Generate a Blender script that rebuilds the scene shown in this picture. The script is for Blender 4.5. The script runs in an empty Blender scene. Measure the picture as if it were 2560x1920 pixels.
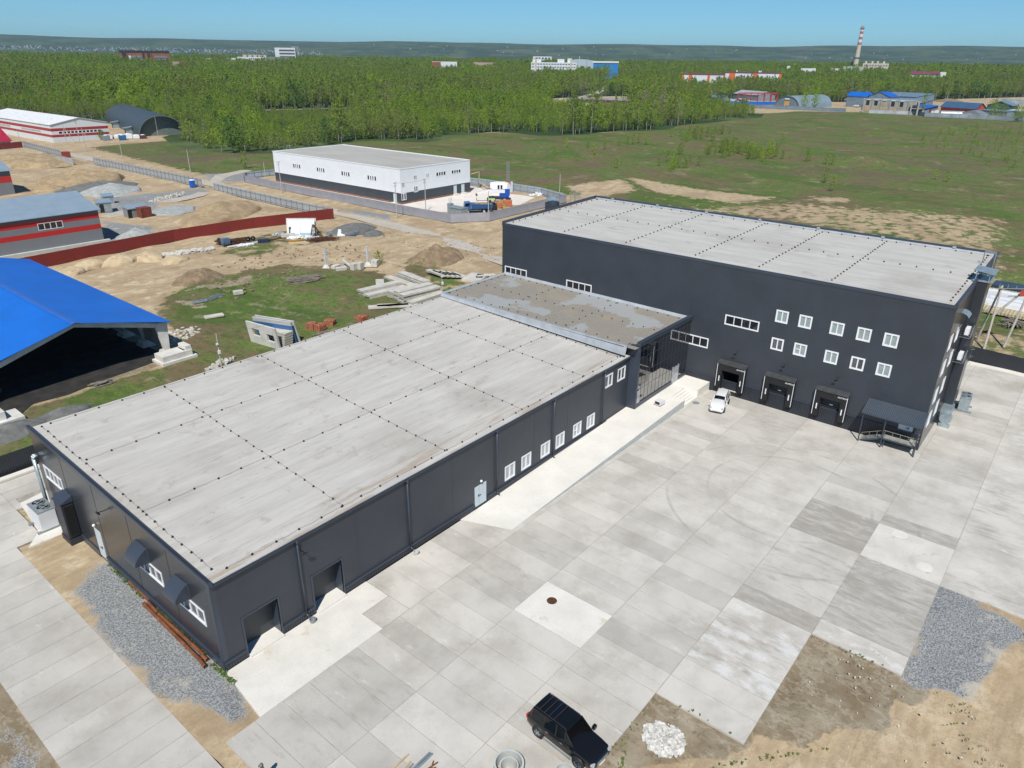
import bpy, math, random
import numpy as np
from mathutils import Vector, Matrix
R = math.radians
random.seed(7)
S = bpy.context.scene

# ---------------------------------------------------------------- camera
CAM = Vector((-15.77, -37.28, 37.49))
YAW, PITCH, ROLL = 0.6840818, 0.4239580, 0.0122173
cd = bpy.data.cameras.new('camera'); cam = bpy.data.objects.new('camera', cd)
S.collection.objects.link(cam); S.camera = cam
_f = Vector((math.cos(YAW)*math.cos(PITCH), math.sin(YAW)*math.cos(PITCH), -math.sin(PITCH)))
_r = _f.cross(Vector((0, 0, 1))).normalized(); _u = _r.cross(_f)
_r2 = _r*math.cos(ROLL)+_u*math.sin(ROLL); _u2 = -_r*math.sin(ROLL)+_u*math.cos(ROLL)
cam.matrix_world = Matrix.Translation(CAM) @ Matrix((_r2, _u2, -_f)).transposed().to_4x4()
cd.sensor_width = 36; cd.lens = 36*1793.2/2560; cd.clip_start = 0.5; cd.clip_end = 40000

# ---------------------------------------------------------------- sky, sun, exposure
W = bpy.data.worlds.new('World'); S.world = W; W.use_nodes = True
nt = W.node_tree; bg = nt.nodes['Background']
sky = nt.nodes.new('ShaderNodeTexSky'); sky.sky_type = 'NISHITA'; sky.sun_disc = False
SUN_EL, SUN_AZ = 52.0, 212.0
sky.sun_elevation = R(SUN_EL); sky.sun_rotation = R((90-SUN_AZ) % 360)
sky.altitude = 150; sky.air_density = 0.7; sky.dust_density = 0.0; sky.ozone_density = 6.0
tint = nt.nodes.new('ShaderNodeMix'); tint.data_type = 'RGBA'; tint.blend_type = 'MULTIPLY'; tint.inputs[0].default_value = 1.0; tint.inputs[7].default_value = (0.66, 0.96, 0.98, 1)
nt.links.new(sky.outputs[0], tint.inputs[6]); nt.links.new(tint.outputs[2], bg.inputs[0]); bg.inputs[1].default_value = 0.098
sd = bpy.data.lights.new('sun', 'SUN'); sun = bpy.data.objects.new('sun', sd); S.collection.objects.link(sun)
sd.energy = 4.7; sd.angle = R(0.53); sd.color = (1.0, 0.95, 0.865)
sdir = Vector((math.cos(R(SUN_AZ))*math.cos(R(SUN_EL)), math.sin(R(SUN_AZ))*math.cos(R(SUN_EL)), math.sin(R(SUN_EL))))
sun.rotation_euler = sdir.to_track_quat('Z', 'Y').to_euler(); sun.location = (-60, -60, 90)
S.view_settings.view_transform = 'Standard'; S.view_settings.look = 'None'
S.view_settings.exposure = 0.06; S.view_settings.gamma = 1.0
S.cycles.max_bounces = 6; S.cycles.volume_bounces = 0; S.cycles.use_denoising = True

# ---------------------------------------------------------------- helpers
ORG = {}
def link(o): S.collection.objects.link(o); return o
def tag(o, label=None, cat=None, group=None, kind=None):
    if label: o['label'] = label
    if cat: o['category'] = cat
    if group: o['group'] = group
    if kind: o['kind'] = kind
    return o
def thing(name, loc, label, cat, group=None, rz=0):
    o = link(bpy.data.objects.new(name, None)); o.location = loc; o.rotation_euler.z = rz
    o.empty_display_size = 0.3
    ORG[o.name] = Vector(loc); return tag(o, label, cat, group)
def copy_tree(o, loc=None, rz=None, label=None, group=None, scale=None):
    r = o.copy(); link(r)
    if loc is not None: r.location = loc
    if rz is not None: r.rotation_euler.z = rz
    if scale is not None: r.scale = scale
    if label: r['label'] = label
    if group: r['group'] = group
    for ch in list(o.children):
        c = ch.copy(); link(c); c.parent = r
        for g in list(ch.children):
            d = g.copy(); link(d); d.parent = c
    return r

class MB:
    def __init__(s): s.v = []; s.f = []; s.m = []
    def poly(s, pts, m=0):
        n = len(s.v); s.v += [tuple(p) for p in pts]; s.f.append(tuple(range(n, n+len(pts)))); s.m.append(m)
    def box(s, x0, y0, z0, x1, y1, z1, m=0):
        if x0 > x1: x0, x1 = x1, x0
        if y0 > y1: y0, y1 = y1, y0
        if z0 > z1: z0, z1 = z1, z0
        n = len(s.v)
        s.v += [(x0,y0,z0),(x1,y0,z0),(x1,y1,z0),(x0,y1,z0),(x0,y0,z1),(x1,y0,z1),(x1,y1,z1),(x0,y1,z1)]
        for q in ((0,3,2,1),(4,5,6,7),(0,1,5,4),(1,2,6,5),(2,3,7,6),(3,0,4,7)): s.f.append(tuple(n+i for i in q)); s.m.append(m)
    def xf(s, fn, start=0):
        s.v[start:] = [tuple(fn(Vector(p))) for p in s.v[start:]]
    def obox(s, c, size, rz=0, m=0, rx=0, ry=0):
        st = len(s.v); a, b, h = size
        s.box(-a/2, -b/2, -h/2, a/2, b/2, h/2, m)
        M = Matrix.Translation(Vector(c)) @ Matrix.Rotation(rz, 4, 'Z') @ Matrix.Rotation(ry, 4, 'Y') @ Matrix.Rotation(rx, 4, 'X')
        s.xf(lambda p: M @ p, st)
    def beam(s, p, q, w, h=None, m=0):
        h = h or w; p = Vector(p); q = Vector(q); d = (q-p)
        if d.length < 1e-6: return
        st = len(s.v); s.box(-w/2, -h/2, 0, w/2, h/2, d.length, m)
        M = Matrix.Translation(p) @ d.to_track_quat('Z', 'Y').to_matrix().to_4x4()
        s.xf(lambda a: M @ a, st)
    def tube(s, p, q, r0, r1=None, n=8, m=0, cap=True):
        r1 = r0 if r1 is None else r1; p = Vector(p); q = Vector(q)
        M = (q-p).to_track_quat('Z', 'Y').to_matrix(); st = len(s.v)
        for c, r in ((p, r0), (q, r1)):
            for i in range(n):
                a = 2*math.pi*i/n; s.v.append(tuple(c + M @ Vector((r*math.cos(a), r*math.sin(a), 0))))
        for i in range(n):
            j = (i+1) % n; s.f.append((st+i, st+j, st+n+j, st+n+i)); s.m.append(m)
        if cap:
            s.f.append(tuple(st+i for i in reversed(range(n)))); s.m.append(m)
            s.f.append(tuple(st+n+i for i in range(n))); s.m.append(m)
    def path(s, pts, r, n=8, m=0):
        for a, b in zip(pts[:-1], pts[1:]): s.tube(a, b, r, r, n, m)
    def lathe(s, prof, c=(0, 0, 0), n=16, m=0):
        st = len(s.v)
        for (r, z) in prof:
            for i in range(n):
                a = 2*math.pi*i/n; s.v.append((c[0]+r*math.cos(a), c[1]+r*math.sin(a), c[2]+z))
        for k in range(len(prof)-1):
            for i in range(n):
                j = (i+1) % n; s.f.append((st+k*n+i, st+k*n+j, st+(k+1)*n+j, st+(k+1)*n+i)); s.m.append(m)
    def grid(s, rows, m=0, closed=False):
        st = len(s.v); n = len(rows[0])
        for r in rows: s.v += [tuple(p) for p in r]
        for k in range(len(rows)-1):
            for i in range(n if closed else n-1):
                j = (i+1) % n; s.f.append((st+k*n+i, st+k*n+j, st+(k+1)*n+j, st+(k+1)*n+i)); s.m.append(m)
    def prism(s, pts, z0, z1, m=0):
        n = len(pts)
        s.poly([(p[0], p[1], z1) for p in pts], m); s.poly([(p[0], p[1], z0) for p in reversed(pts)], m)
        for i in range(n):
            a, b = pts[i], pts[(i+1) % n]; s.poly([(a[0],a[1],z0),(b[0],b[1],z0),(b[0],b[1],z1),(a[0],a[1],z1)], m)
    def build(s, name, mats, parent=None, local=False, smooth=False, bevel=0):
        me = bpy.data.meshes.new(name); o = bpy.data.objects.new(name, me)
        v = s.v
        if parent is not None and not local:
            g = ORG[parent.name]; v = [(a-g.x, b-g.y, c-g.z) for a, b, c in v]
        me.from_pydata(v, [], s.f)
        if not isinstance(mats, (list, tuple)): mats = [mats]
        for mt in mats: me.materials.append(mt)
        if len(mats) > 1: me.polygons.foreach_set('material_index', s.m)
        if smooth: me.polygons.foreach_set('use_smooth', [True]*len(me.polygons))
        me.update(); link(o)
        if parent is not None: o.parent = parent; ORG[o.name] = ORG[parent.name]
        else: ORG[o.name] = Vector((0, 0, 0))
        if bevel:
            b = o.modifiers.new('bevel', 'BEVEL'); b.width = bevel; b.segments = 2; b.limit_method = 'ANGLE'
        return o

# ---------------------------------------------------------------- materials
_M = {}
def nodes_of(name):
    m = bpy.data.materials.new(name); m.use_nodes = True; t = m.node_tree; p = t.nodes['Principled BSDF']; return m, t, p
def mth(t, op, a, b=None, c=None):
    n = t.nodes.new('ShaderNodeMath'); n.operation = op
    for i, x in enumerate((a, b, c)):
        if x is None: continue
        if isinstance(x, (int, float)): n.inputs[i].default_value = x
        else: t.links.new(x, n.inputs[i])
    return n.outputs[0]
def noise(t, scale, detail=4, rough=0.55, vec=None, stretch=None):
    n = t.nodes.new('ShaderNodeTexNoise'); n.inputs['Scale'].default_value = scale
    n.inputs['Detail'].default_value = detail; n.inputs['Roughness'].default_value = rough
    if vec is None: vec = t.nodes.new('ShaderNodeNewGeometry').outputs['Position']
    if stretch:
        mp = t.nodes.new('ShaderNodeMapping'); mp.inputs['Scale'].default_value = stretch; t.links.new(vec, mp.inputs[0]); vec = mp.outputs[0]
    t.links.new(vec, n.inputs['Vector']); return n.outputs[0]
def ramp(t, fac, lo, hi):
    n = t.nodes.new('ShaderNodeMapRange'); n.interpolation_type = 'SMOOTHSTEP'
    n.inputs[1].default_value = lo; n.inputs[2].default_value = hi; t.links.new(fac, n.inputs[0]); return n.outputs[0]
def mix(t, fac, a, b, mode='MIX'):
    n = t.nodes.new('ShaderNodeMix'); n.data_type = 'RGBA'; n.blend_type = mode
    for i, x in ((0, fac), (6, a), (7, b)):
        if isinstance(x, (int, float)): n.inputs[i].default_value = x
        elif isinstance(x, tuple): n.inputs[i].default_value = (*x[:3], 1)
        else: t.links.new(x, n.inputs[i])
    return n.outputs[2]
def bump(t, p, h, strength=0.3, dist=0.05):
    b = t.nodes.new('ShaderNodeBump'); b.inputs['Strength'].default_value = strength; b.inputs['Distance'].default_value = dist
    t.links.new(h, b.inputs['Height']); t.links.new(b.outputs[0], p.inputs['Normal'])
def pos(t): return t.nodes.new('ShaderNodeNewGeometry').outputs['Position']
def axisc(t, ax, vec=None):
    s = t.nodes.new('ShaderNodeSeparateXYZ'); t.links.new(vec or pos(t), s.inputs[0]); return s.outputs[ax]
def mk(name, col, rough=0.6, metal=0.0, var=0.10, scale=0.8, stretch=None, rib=None, rbump=0.5, spec=0.5, coat=0, grain=0.0, col2=None, spots=None):
    """plain surface: base colour with soft large-scale and fine variation; rib=(axis, period) adds corrugation"""
    if name in _M: return _M[name]
    m, t, p = nodes_of(name)
    n1 = noise(t, scale, 5, 0.6, stretch=stretch); n2 = noise(t, scale*14, 3, 0.6)
    c2 = col2 or tuple(min(1, c*(1-2.2*var)) for c in col); c1 = tuple(min(1, c*(1+var)) for c in col)
    c = mix(t, ramp(t, n1, 0.25, 0.75), c1, c2)
    c = mix(t, mth(t, 'MULTIPLY', ramp(t, n2, 0.5, 0.8), 0.35 + grain), c, tuple(x*0.7 for x in col))
    if spots: c = mix(t, ramp(t, noise(t, spots[1], 6, 0.65), spots[2], spots[2]+0.06), c, spots[0])
    t.links.new(c, p.inputs['Base Color'])
    p.inputs['Roughness'].default_value = rough; p.inputs['Metallic'].default_value = metal
    p.inputs['Specular IOR Level'].default_value = spec; p.inputs['Coat Weight'].default_value = coat
    if rib:
        s = mth(t, 'SINE', mth(t, 'MULTIPLY', axisc(t, rib[0]), 2*math.pi/rib[1]))
        bump(t, p, s, rbump, rib[1]*0.12)
    elif grain: bump(t, p, n2, grain, 0.02)
    _M[name] = m; return m
def glass(name, col=(0.02, 0.025, 0.03), spec=0.8, rough=0.04, ior=1.6, metal=0.0):
    if name in _M: return _M[name]
    m, t, p = nodes_of(name)
    p.inputs['Base Color'].default_value = (*col, 1); p.inputs['Roughness'].default_value = rough
    p.inputs['Specular IOR Level'].default_value = spec; p.inputs['IOR'].default_value = ior; p.inputs['Metallic'].default_value = metal
    n = noise(t, 0.6, 2, 0.5); bump(t, p, n, 0.06, 0.05)
    _M[name] = m; return m

DG = (0.040, 0.048, 0.062)
M_panel = mk('dark_panel', DG, 0.45, 0.0, 0.07, 0.3, spec=0.5, rib=(2, 0.10), rbump=0.10)
M_gable = mk('dark_panel_gloss', (0.046, 0.054, 0.068), 0.24, 0.35, 0.05, 0.12, spec=0.8)
M_trim = mk('dark_trim', (0.050, 0.063, 0.088), 0.35, 0.1, 0.05, 0.4)
M_ribx = mk('dark_ribbed_x', (0.034, 0.040, 0.052), 0.45, 0.1, 0.05, 0.4, rib=(0, 0.20), rbump=0.9)
M_riby = mk('dark_ribbed_y', (0.030, 0.036, 0.048), 0.45, 0.1, 0.05, 0.4, rib=(1, 0.20), rbump=0.9)
M_ribz = mk('dark_ribbed_z', (0.030, 0.034, 0.040), 0.45, 0.1, 0.05, 0.4, rib=(2, 0.22), rbump=0.9)
M_canopy = mk('canopy_sheet', (0.075, 0.095, 0.125), 0.35, 0.2, 0.05, 0.4, rib=(1, 0.20), rbump=0.9)
M_white = mk('white_frame', (0.80, 0.82, 0.85), 0.4, 0, 0.02, 1)
M_door = mk('pale_door', (0.55, 0.63, 0.68), 0.4, 0, 0.04, 0.5)
M_black = mk('black_rubber', (0.012, 0.012, 0.013), 0.6, 0, 0.1, 1)
M_holder = mk('holder_plastic', (0.012, 0.013, 0.02), 0.5, 0, 0.1, 1)
M_wire = mk('wire', (0.16, 0.16, 0.17), 0.5, 0.3, 0.1, 1)
M_glassd = glass('dark_glass', (0.015, 0.015, 0.02), 0.5)
M_blind = mk('window_blind', (0.30, 0.36, 0.36), 0.25, 0, 0.08, 0.7, spec=0.8)
M_blind2 = mk('window_curtain', (0.42, 0.44, 0.45), 0.35, 0, 0.12, 1.5, stretch=(6, 6, 0.3), spec=0.8)
M_halfg = mk('window_half_dark', (0.10, 0.105, 0.12), 0.12, 0, 0.3, 1.2, spec=0.8)
M_refl = glass('reflective_glass', (0.010, 0.012, 0.016), 1.0, 0.0, 2.3)
M_galv = mk('galvanised', (0.42, 0.50, 0.54), 0.38, 0.55, 0.10, 1.5)
M_grey = mk('grey_metal', (0.30, 0.33, 0.35), 0.45, 0.3, 0.08, 1)
M_concr = mk('precast_concrete', (0.56, 0.54, 0.49), 0.85, 0, 0.10, 0.8, grain=0.25, spots=((0.33, 0.31, 0.28), 1.3, 0.63))
M_concw = mk('white_concrete', (0.66, 0.65, 0.61), 0.85, 0, 0.08, 0.7, grain=0.2, spots=((0.45, 0.44, 0.41), 1.1, 0.62))
M_ramp = mk('ramp_concrete', (0.74, 0.72, 0.67), 0.85, 0, 0.04, 0.35, grain=0.15)
M_conlow = mk('wall_concrete', (0.50, 0.52, 0.51), 0.85, 0, 0.08, 0.9, stretch=(1, 1, 4), grain=0.2)
M_rust = mk('rusty_steel', (0.23, 0.085, 0.038), 0.8, 0.2, 0.22, 2.5, grain=0.3)
M_rustd = mk('dark_rusty_scrap', (0.12, 0.055, 0.032), 0.8, 0.2, 0.25, 2.5, grain=0.3)
M_wood = mk('weathered_wood', (0.27, 0.235, 0.20), 0.85, 0, 0.25, 1.5, grain=0.3)
M_woodn = mk('fresh_timber', (0.55, 0.42, 0.26), 0.8, 0, 0.12, 1.5)
M_brick = mk('red_brick', (0.42, 0.155, 0.085), 0.9, 0, 0.25, 4, grain=0.5, spots=((0.45, 0.36, 0.30), 3, 0.62))

# ---------------------------------------------------------------- terrain
def terr(x, y):
    """height of the land: flat industrial plain, a low wooded rise, a valley and the far hills"""
    x = np.asarray(x, float); y = np.asarray(y, float)
    d = np.hypot(x+16, y+37)
    sm = lambda a, b, q: (lambda t: t*t*(3-2*t))(np.clip((q-a)/(b-a), 0, 1))
    az = np.arctan2(y+37, x+16)
    h = 20*sm(850, 1750, d)*(1-sm(2300, 3300, d)) - 10*sm(2600, 3400, d)
    hill = sm(4600, 8800, d)
    und = 8*np.sin(az*9+1.0)+5*np.sin(az*23+2)+3*np.sin(az*47)
    h = h + hill*(212+und+20*np.sin(d/700.0+az*6)*(1-sm(7800, 8800, d))) - 120*sm(9000, 12000, d)
    return h

def inpoly(X, Y, pts):
    c = np.zeros(X.shape, bool); n = len(pts)
    for i in range(n):
        x1, y1 = pts[i]; x2, y2 = pts[(i+1) % n]
        if y1 == y2: continue
        k = ((y1 > Y) != (y2 > Y)) & (X < (x2-x1)*(Y-y1)/(y2-y1)+x1); c ^= k
    return c
def sdist(X, Y, pts, closed=True):
    d = np.full(X.shape, 1e9); n = len(pts)
    for i in range(n if closed else n-1):
        x1, y1 = pts[i]; x2, y2 = pts[(i+1) % n]; L = (x2-x1)**2+(y2-y1)**2+1e-9
        t = np.clip(((X-x1)*(x2-x1)+(Y-y1)*(y2-y1))/L, 0, 1)
        d = np.minimum(d, np.hypot(X-x1-t*(x2-x1), Y-y1-t*(y2-y1)))
    if not closed: return d
    return np.where(inpoly(X, Y, pts), -d, d)
def area(X, Y, pts, soft=2.0): return np.clip(0.5-sdist(X, Y, pts)/(2*soft), 0, 1)
def band(X, Y, pts, w, soft=1.0): return np.clip(0.5-(sdist(X, Y, pts, False)-w)/(2*soft), 0, 1)

CLEAR = [(598,209),(654,192),(690,150),(693,108),(668,80),(672,50),(655,0),(640,-80),(1150,-80),(1090,76),(1010,131),(930,160),(850,220),(820,300),(800,370),(760,450),(700,462),(640,466),(604,440),(590,405),(622,352),(603,262)]
FRONT = [(40,640),(120,520),(152,470),(192,462),(196,400),(188,352),(172,340),(158,300),(155,283),(159,263),(168,253),(187,252),(210,262),(234,265),(251,243),(275,248),(296,253),(317,254),(327,238),(320,216),(340,206),(357,207),(387,196),(410,192),(430,198),(470,196),(520,193),(560,194),(590,204)]
FSTAND = FRONT + [(602,258),(612,300),(618,350),(590,402),(560,415),(470,428),(372,450),(320,468),(250,500),(160,560),(60,680)]
ROADF = [(-100,760),(160,578),(250,517),(320,486),(372,468),(470,446),(600,436),(678,446),(780,486),(920,560),(1073,640),(1250,740)]
FIELD_EDGE = [(598,209),(654,192),(690,150),(693,108),(668,80),(672,50),(655,0),(640,-80),(700,-300),(300,-300),(110,-60),(100,-34)]

def axis_pts(segs, start):
    out = [start]
    for end, st in segs:
        n = max(1, int(round(abs(end-out[-1])/st))); out += list(np.linspace(out[-1], end, n+1)[1:])
    return out
gx = axis_pts([(65, 0.6), (210, 1.3), (720, 5), (1500, 18)], -45)
gy = axis_pts([(62, 0.6), (215, 1.3), (700, 6), (1500, 22)], -62)
st = 22.0
while gx[-1] < 13000: gx.append(gx[-1]+st); st *= 1.075
st = 22.0
while gy[-1] < 13000: gy.append(gy[-1]+st); st *= 1.075
lo = []; st = 0.8; a = -45
while a > -3500: a -= st; st *= 1.14; lo.append(a)
gx = lo[::-1]+gx
lo = []; st = 0.8; a = -62
while a > -6000: a -= st; st *= 1.11; lo.append(a)
gy = lo[::-1]+gy
X, Y = np.meshgrid(np.array(gx), np.array(gy))
Z = terr(X, Y)
rs = np.random.RandomState(3)
def bumps(X, Y, k, amp):
    z = np.zeros_like(X)
    for i in range(6):
        a = rs.uniform(0, 6.28); kk = k*rs.uniform(0.6, 1.8); z += np.sin((X*math.cos(a)+Y*math.sin(a))*kk+rs.uniform(0, 6))
    return z*amp/3
inner = (np.hypot(X-60, Y-90) < 900)
SANDYARD = [(89.24, 324.09), (101.88, 335.78), (94.68, 282.81), (93.65, 261.58), (100.46, 260.79), (100.83, 184.46), (99.96, 174.71), (98.47, 115.35), (33.19, 117.57), (24.78, 120.28)]
rough = np.clip(area(X, Y, [(-30,62),(30,62),(60,30),(64,45),(110,30),(130,110),(112,160),(100,330),(40,330),(-30,200)], 4), 0, 1)
Zb = bumps(X, Y, 0.35, 0.22)*rough
FIELD = [(175,250),(166,200),(166,80),(130,60),(112,20),(112,-30)]+[(700,-300),(640,-80),(655,0),(672,50),(690,108),(690,150),(654,192),(598,205),(470,194),(387,192),(330,205),(325,240),(296,250),(234,262)]
Zb += bumps(X, Y, 0.06, 0.5)*area(X, Y, FIELD, 25)
# soil mounds that belong to the field itself
for (mx, my, mr, mh) in ((325,48,9,2.6),(370,92,10,2.4),(480,81,12,2.8),(537,62,12,3),(530,135,9,3),(243,146,8,1.8),(258,150,9,2.0),(371,21,10,1.5),(135,28,10,1.3),(128,14,12,1.2)):
    Zb += mh*np.exp(-((X-mx)**2/(mr*1.5)**2+(Y-my)**2/mr**2))*inner
Zb *= (sdist(X, Y, [(-12,-45),(100,-45),(100,0),(112,32),(66,34),(50,33),(-12,39)]) > 0.5)
# lower bare soil beside the yard slabs
low = area(X, Y, [(10,-23.05),(17.1,-23.05),(17.1,-29.05),(28.8,-29.05),(28.8,-35.05),(40.8,-35.05),(40.8,-41.1),(70,-41.1),(70,-62),(-30,-62),(4,-23.05)], 0.5)
Zb += low*(bumps(X, Y, 1.1, 0.07)+bumps(X, Y, 0.35, 0.10)-0.16)
yardin = inpoly(X, Y, [(-2,-5.4),(-0.2,0),(26,1),(66,1),(66,-28),(95.6,-28),(95.6,-60),(70,-60),(70,-47.5),(62.5,-47.5),(62.5,-41.5),(41.5,-40.5),(41.5,-34.5),(29.5,-34.5),(29.5,-28.5),(17.5,-28.5),(17.5,-22.5),(-9,-22.5),(-9,-5.4)])
yardin |= inpoly(X, Y, [(-15.5,37),(4,37),(4,34),(-.5,25),(-4.6,24.5),(-4.6,-14),(-9.4,-14),(-9.4,28),(-15.5,28)])
Z = Z + Zb - 0.02 - 0.16*yardin

forest = np.clip(0.5-(sdist(X, Y, FSTAND)-6)/8, 0, 1)
dcam = np.hypot(X+16, Y+37)
forest = np.maximum(forest, ((dcam > 520) | (Y > 455)) * (1-area(X, Y, CLEAR, 10)) * (sdist(X, Y, FIELD) > 0) * (sdist(X, Y, FIELD_EDGE) > 8))
forest = np.maximum(forest, (dcam > 1100)*(1-area(X, Y, CLEAR, 10)))
grass = area(X, Y, [(37.80, 83.43), (48.69, 88.45), (62.53, 86.88), (73.56, 67.87), (64.20, 53.63), (71.92, 51.16), (75.71, 49.05), (72,47), (62,32), (-2,31), (-2,37), (-12,41), (0.69, 44.13), (4.50, 51.21), (7.25, 54.01), (10.85, 53.50), (15.97, 54.81), (19.61, 55.21), (22.03, 53.90), (23.90, 55.20), (28.56, 59.05), (31.50, 72.39)], 2.6)
grass = np.maximum(grass, area(X, Y, FIELD, 5))
LMEAD = [(122.94, 321.73), (170.99, 326.87), (180.58, 317.65), (180.14, 247.42), (135.70, 191.29), (125.52, 196.99), (114.63, 208.27), (117.53, 250.78)]
grass = np.maximum(grass, area(X, Y, LMEAD, 4)*0.92)
grass = np.maximum(grass, 0.55*area(X, Y, [(54.26, 111.20), (61.07, 106.66), (75.69, 113.80), (93.80, 113.43), (82.78, 95.51), (68.38, 95.56), (62.55, 93.37)], 3))
grass = np.maximum(grass, 0.80*area(X, Y, [(77.05, 69.11), (83.87, 69.66), (82.49, 55.38), (72.16, 44.63), (74.35, 59.67)], 3))
sandpatch = np.maximum.reduce([
  area(X, Y, [(179.11, 101.49), (180.34, 87.14), (173.64, 76.23), (181.94, 56.22), (207.05, 38.28), (208.87, 18.82), (215.06, 2.00), (221.10, -20.59), (138.10, -29.82), (131.79, -22.70), (167.70, 2.01), (172.08, 51.32), (168.86, 81.33), (156.01, 84.00)], 9)*0.56,
  0.72*area(X, Y, [(213.40, 102.66), (211.53, 74.30), (212.79, 40.39), (191.34, 46.15), (190.49, 76.40)], 4),
  0.80*area(X, Y, [(179.63, 100.94), (206.23, 94.45), (188.46, 78.55), (166.00, 84.38)], 3),
  0.7*area(X, Y, [(219.63, 39.24), (224.42, 28.02), (218.08, 17.51), (206.90, 27.31)], 4)])
grass = grass*(1-sandpatch)
grassback = np.maximum(0.85*area(X, Y, [(176.71, 56.51), (177.42, 45.56), (174.99, 33.95), (178.20, 21.61), (162.87, 22.03), (168.18, 41.34)], 3), 0.50*area(X, Y, [(88,-27),(88,29),(104,30),(125,45),(135,0),(125,-60),(98,-34)], 4))
grass = np.maximum(grass, grassback)
grass = np.maximum(grass, 0.60*area(X, Y, [(181.00, 41.70), (174.65, 9.14), (162.50, -17.78), (152.71, -28.20), (138.10, -29.82), (157.89, -0.51), (168.18, 41.34)], 6))
grass = np.maximum(grass, 0.7*area(X, Y, [(164.00, -22.85), (173.50, -23.73), (176.65, -25.54), (155.43, -27.90), (148.85, -25.90)], 2))
gravel = np.maximum.reduce([
  area(X, Y, [(0.3,17.2),(-1.0,17.8),(-2.9,16),(-3.5,13),(-3.7,9),(-3.8,5),(-3.9,2.4),(-3.1,0.2),(-2.6,-1.6),(-2.2,-4.0),(-0.4,-4.8),(0.2,0)], 1.5),
  area(X, Y, [(40.3,-34.2), (48,-40.2), (58,-40.2), (40.25, -37.80), (40.11, -40.72), (38.37, -40.92), (35.95, -39.35), (33.42, -39.62), (31.52, -38.72), (30.04, -38.45), (29.27, -36.98), (28.77, -35.07), (32.53, -34.86)], 1.1),
  0.75*area(X, Y, [(74.08, 188.26), (99.31, 181.72), (98.91, 173.76), (82.18, 172.16), (70.04, 152.07), (62.10, 160.65), (69.46, 178.59)], 3),
  0.8*area(X, Y, [(106.21, 125.58), (110.48, 117.72), (111.29, 107.43), (105.68, 101.76), (104.97, 114.26)], 2),
  0.8*area(X, Y, [(116.34, 212.35), (131.22, 196.97), (122.38, 185.23), (112.45, 185.91), (108.33, 195.00)], 4),
  0.75*area(X, Y, [(58.07, 155.90), (59.68, 150.02), (63.96, 139.35), (58.45, 128.71), (47.91, 130.22)], 2),
  0.62*band(X, Y, [(-10.97, 5.44), (-11.04, 3.78), (-11.57, 1.67)], 0.9, 0.8)])
gravel = gravel*(1-0.85*area(X, Y, [(-3.94, -1.30), (-2.65, -1.99), (-2.29, -3.68), (-2.57, -4.57), (-3.97, -2.89)], .6))
dark = np.maximum.reduce([
  area(X, Y, [(18.2,-21.8), (18.2,-29.8), (15.58, -28.36), (13.83, -27.12), (11.09, -24.34), (8.6,-24.9), (9,-21.8)], 1.0)*0.97,
  area(X, Y, [(16.4,-27.8), (30.5,-27.8), (30.5,-34), (31,-36.4), (28.88, -36.71), (26.13, -35.08), (23.29, -34.77), (22.18, -33.12), (19.06, -31.96), (18.42, -30.26), (17.76, -29.16)], 1.5),
  area(X, Y, [(39.54, -39.59), (40.01, -41.52), (38.29, -41.69), (37.95, -40.42)], 1.0),
  area(X, Y, [(-9.90, 10.65), (-9.92, 5.62), (-10.00, 0.78), (-10.38, -1.47), (-14.73, 3.73), (-11.68, 15.19)], 0.8),
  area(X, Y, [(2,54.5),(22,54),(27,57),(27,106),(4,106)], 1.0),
  0.75*area(X, Y, [(40.81, 84.87), (48.90, 85.60), (55.72, 83.82), (53.11, 79.73), (43.06, 82.33)], 2),
  0.6*area(X, Y, [(37.16, 80.96), (40.67, 77.97), (41.59, 74.04), (37.52, 72.21), (36.59, 74.15)], 2),
  area(X, Y, [(-3.81, 2.95), (-3.35, 2.64), (-3.04, 1.58), (-3.51, 0.78), (-3.91, 1.03)], 0.5)])
mbrown = np.clip(0.55*area(X, Y, [(236.42, 127.34), (280.29, 123.94), (287.73, 104.02), (300.18, 51.73), (388.17, 43.93), (472.03, 37.22), (607.94, 22.44), (257.34, -16.56), (267.92, 13.46), (243.28, 59.11), (226.73, 89.04)], 30)
  + 0.5*band(X, Y, [(210.60, 148.36), (238.40, 153.62), (264.57, 152.62), (283.39, 147.57)], 1.6, 2.5)
  + 0.5*area(X, Y, LMEAD, 4)*(Y > 240), 0, 1)
rutted = area(X, Y, [(32.33, 113.65), (40.24, 107.30), (44.43, 95.27), (40.13, 83.57), (32.64, 77.74), (34.08, 95.62)], 3)
pale = np.maximum(rutted*0.42, band(X, Y, [(24.68, -30.02), (23.77, -31.73), (22.92, -33.33)], 0.35, 0.5))
pale = np.maximum(pale, 0.9*area(X, Y, [(26.36, -30.04), (27.00, -31.00), (27.35, -32.60), (26.20, -31.44)], 0.5))

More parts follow.
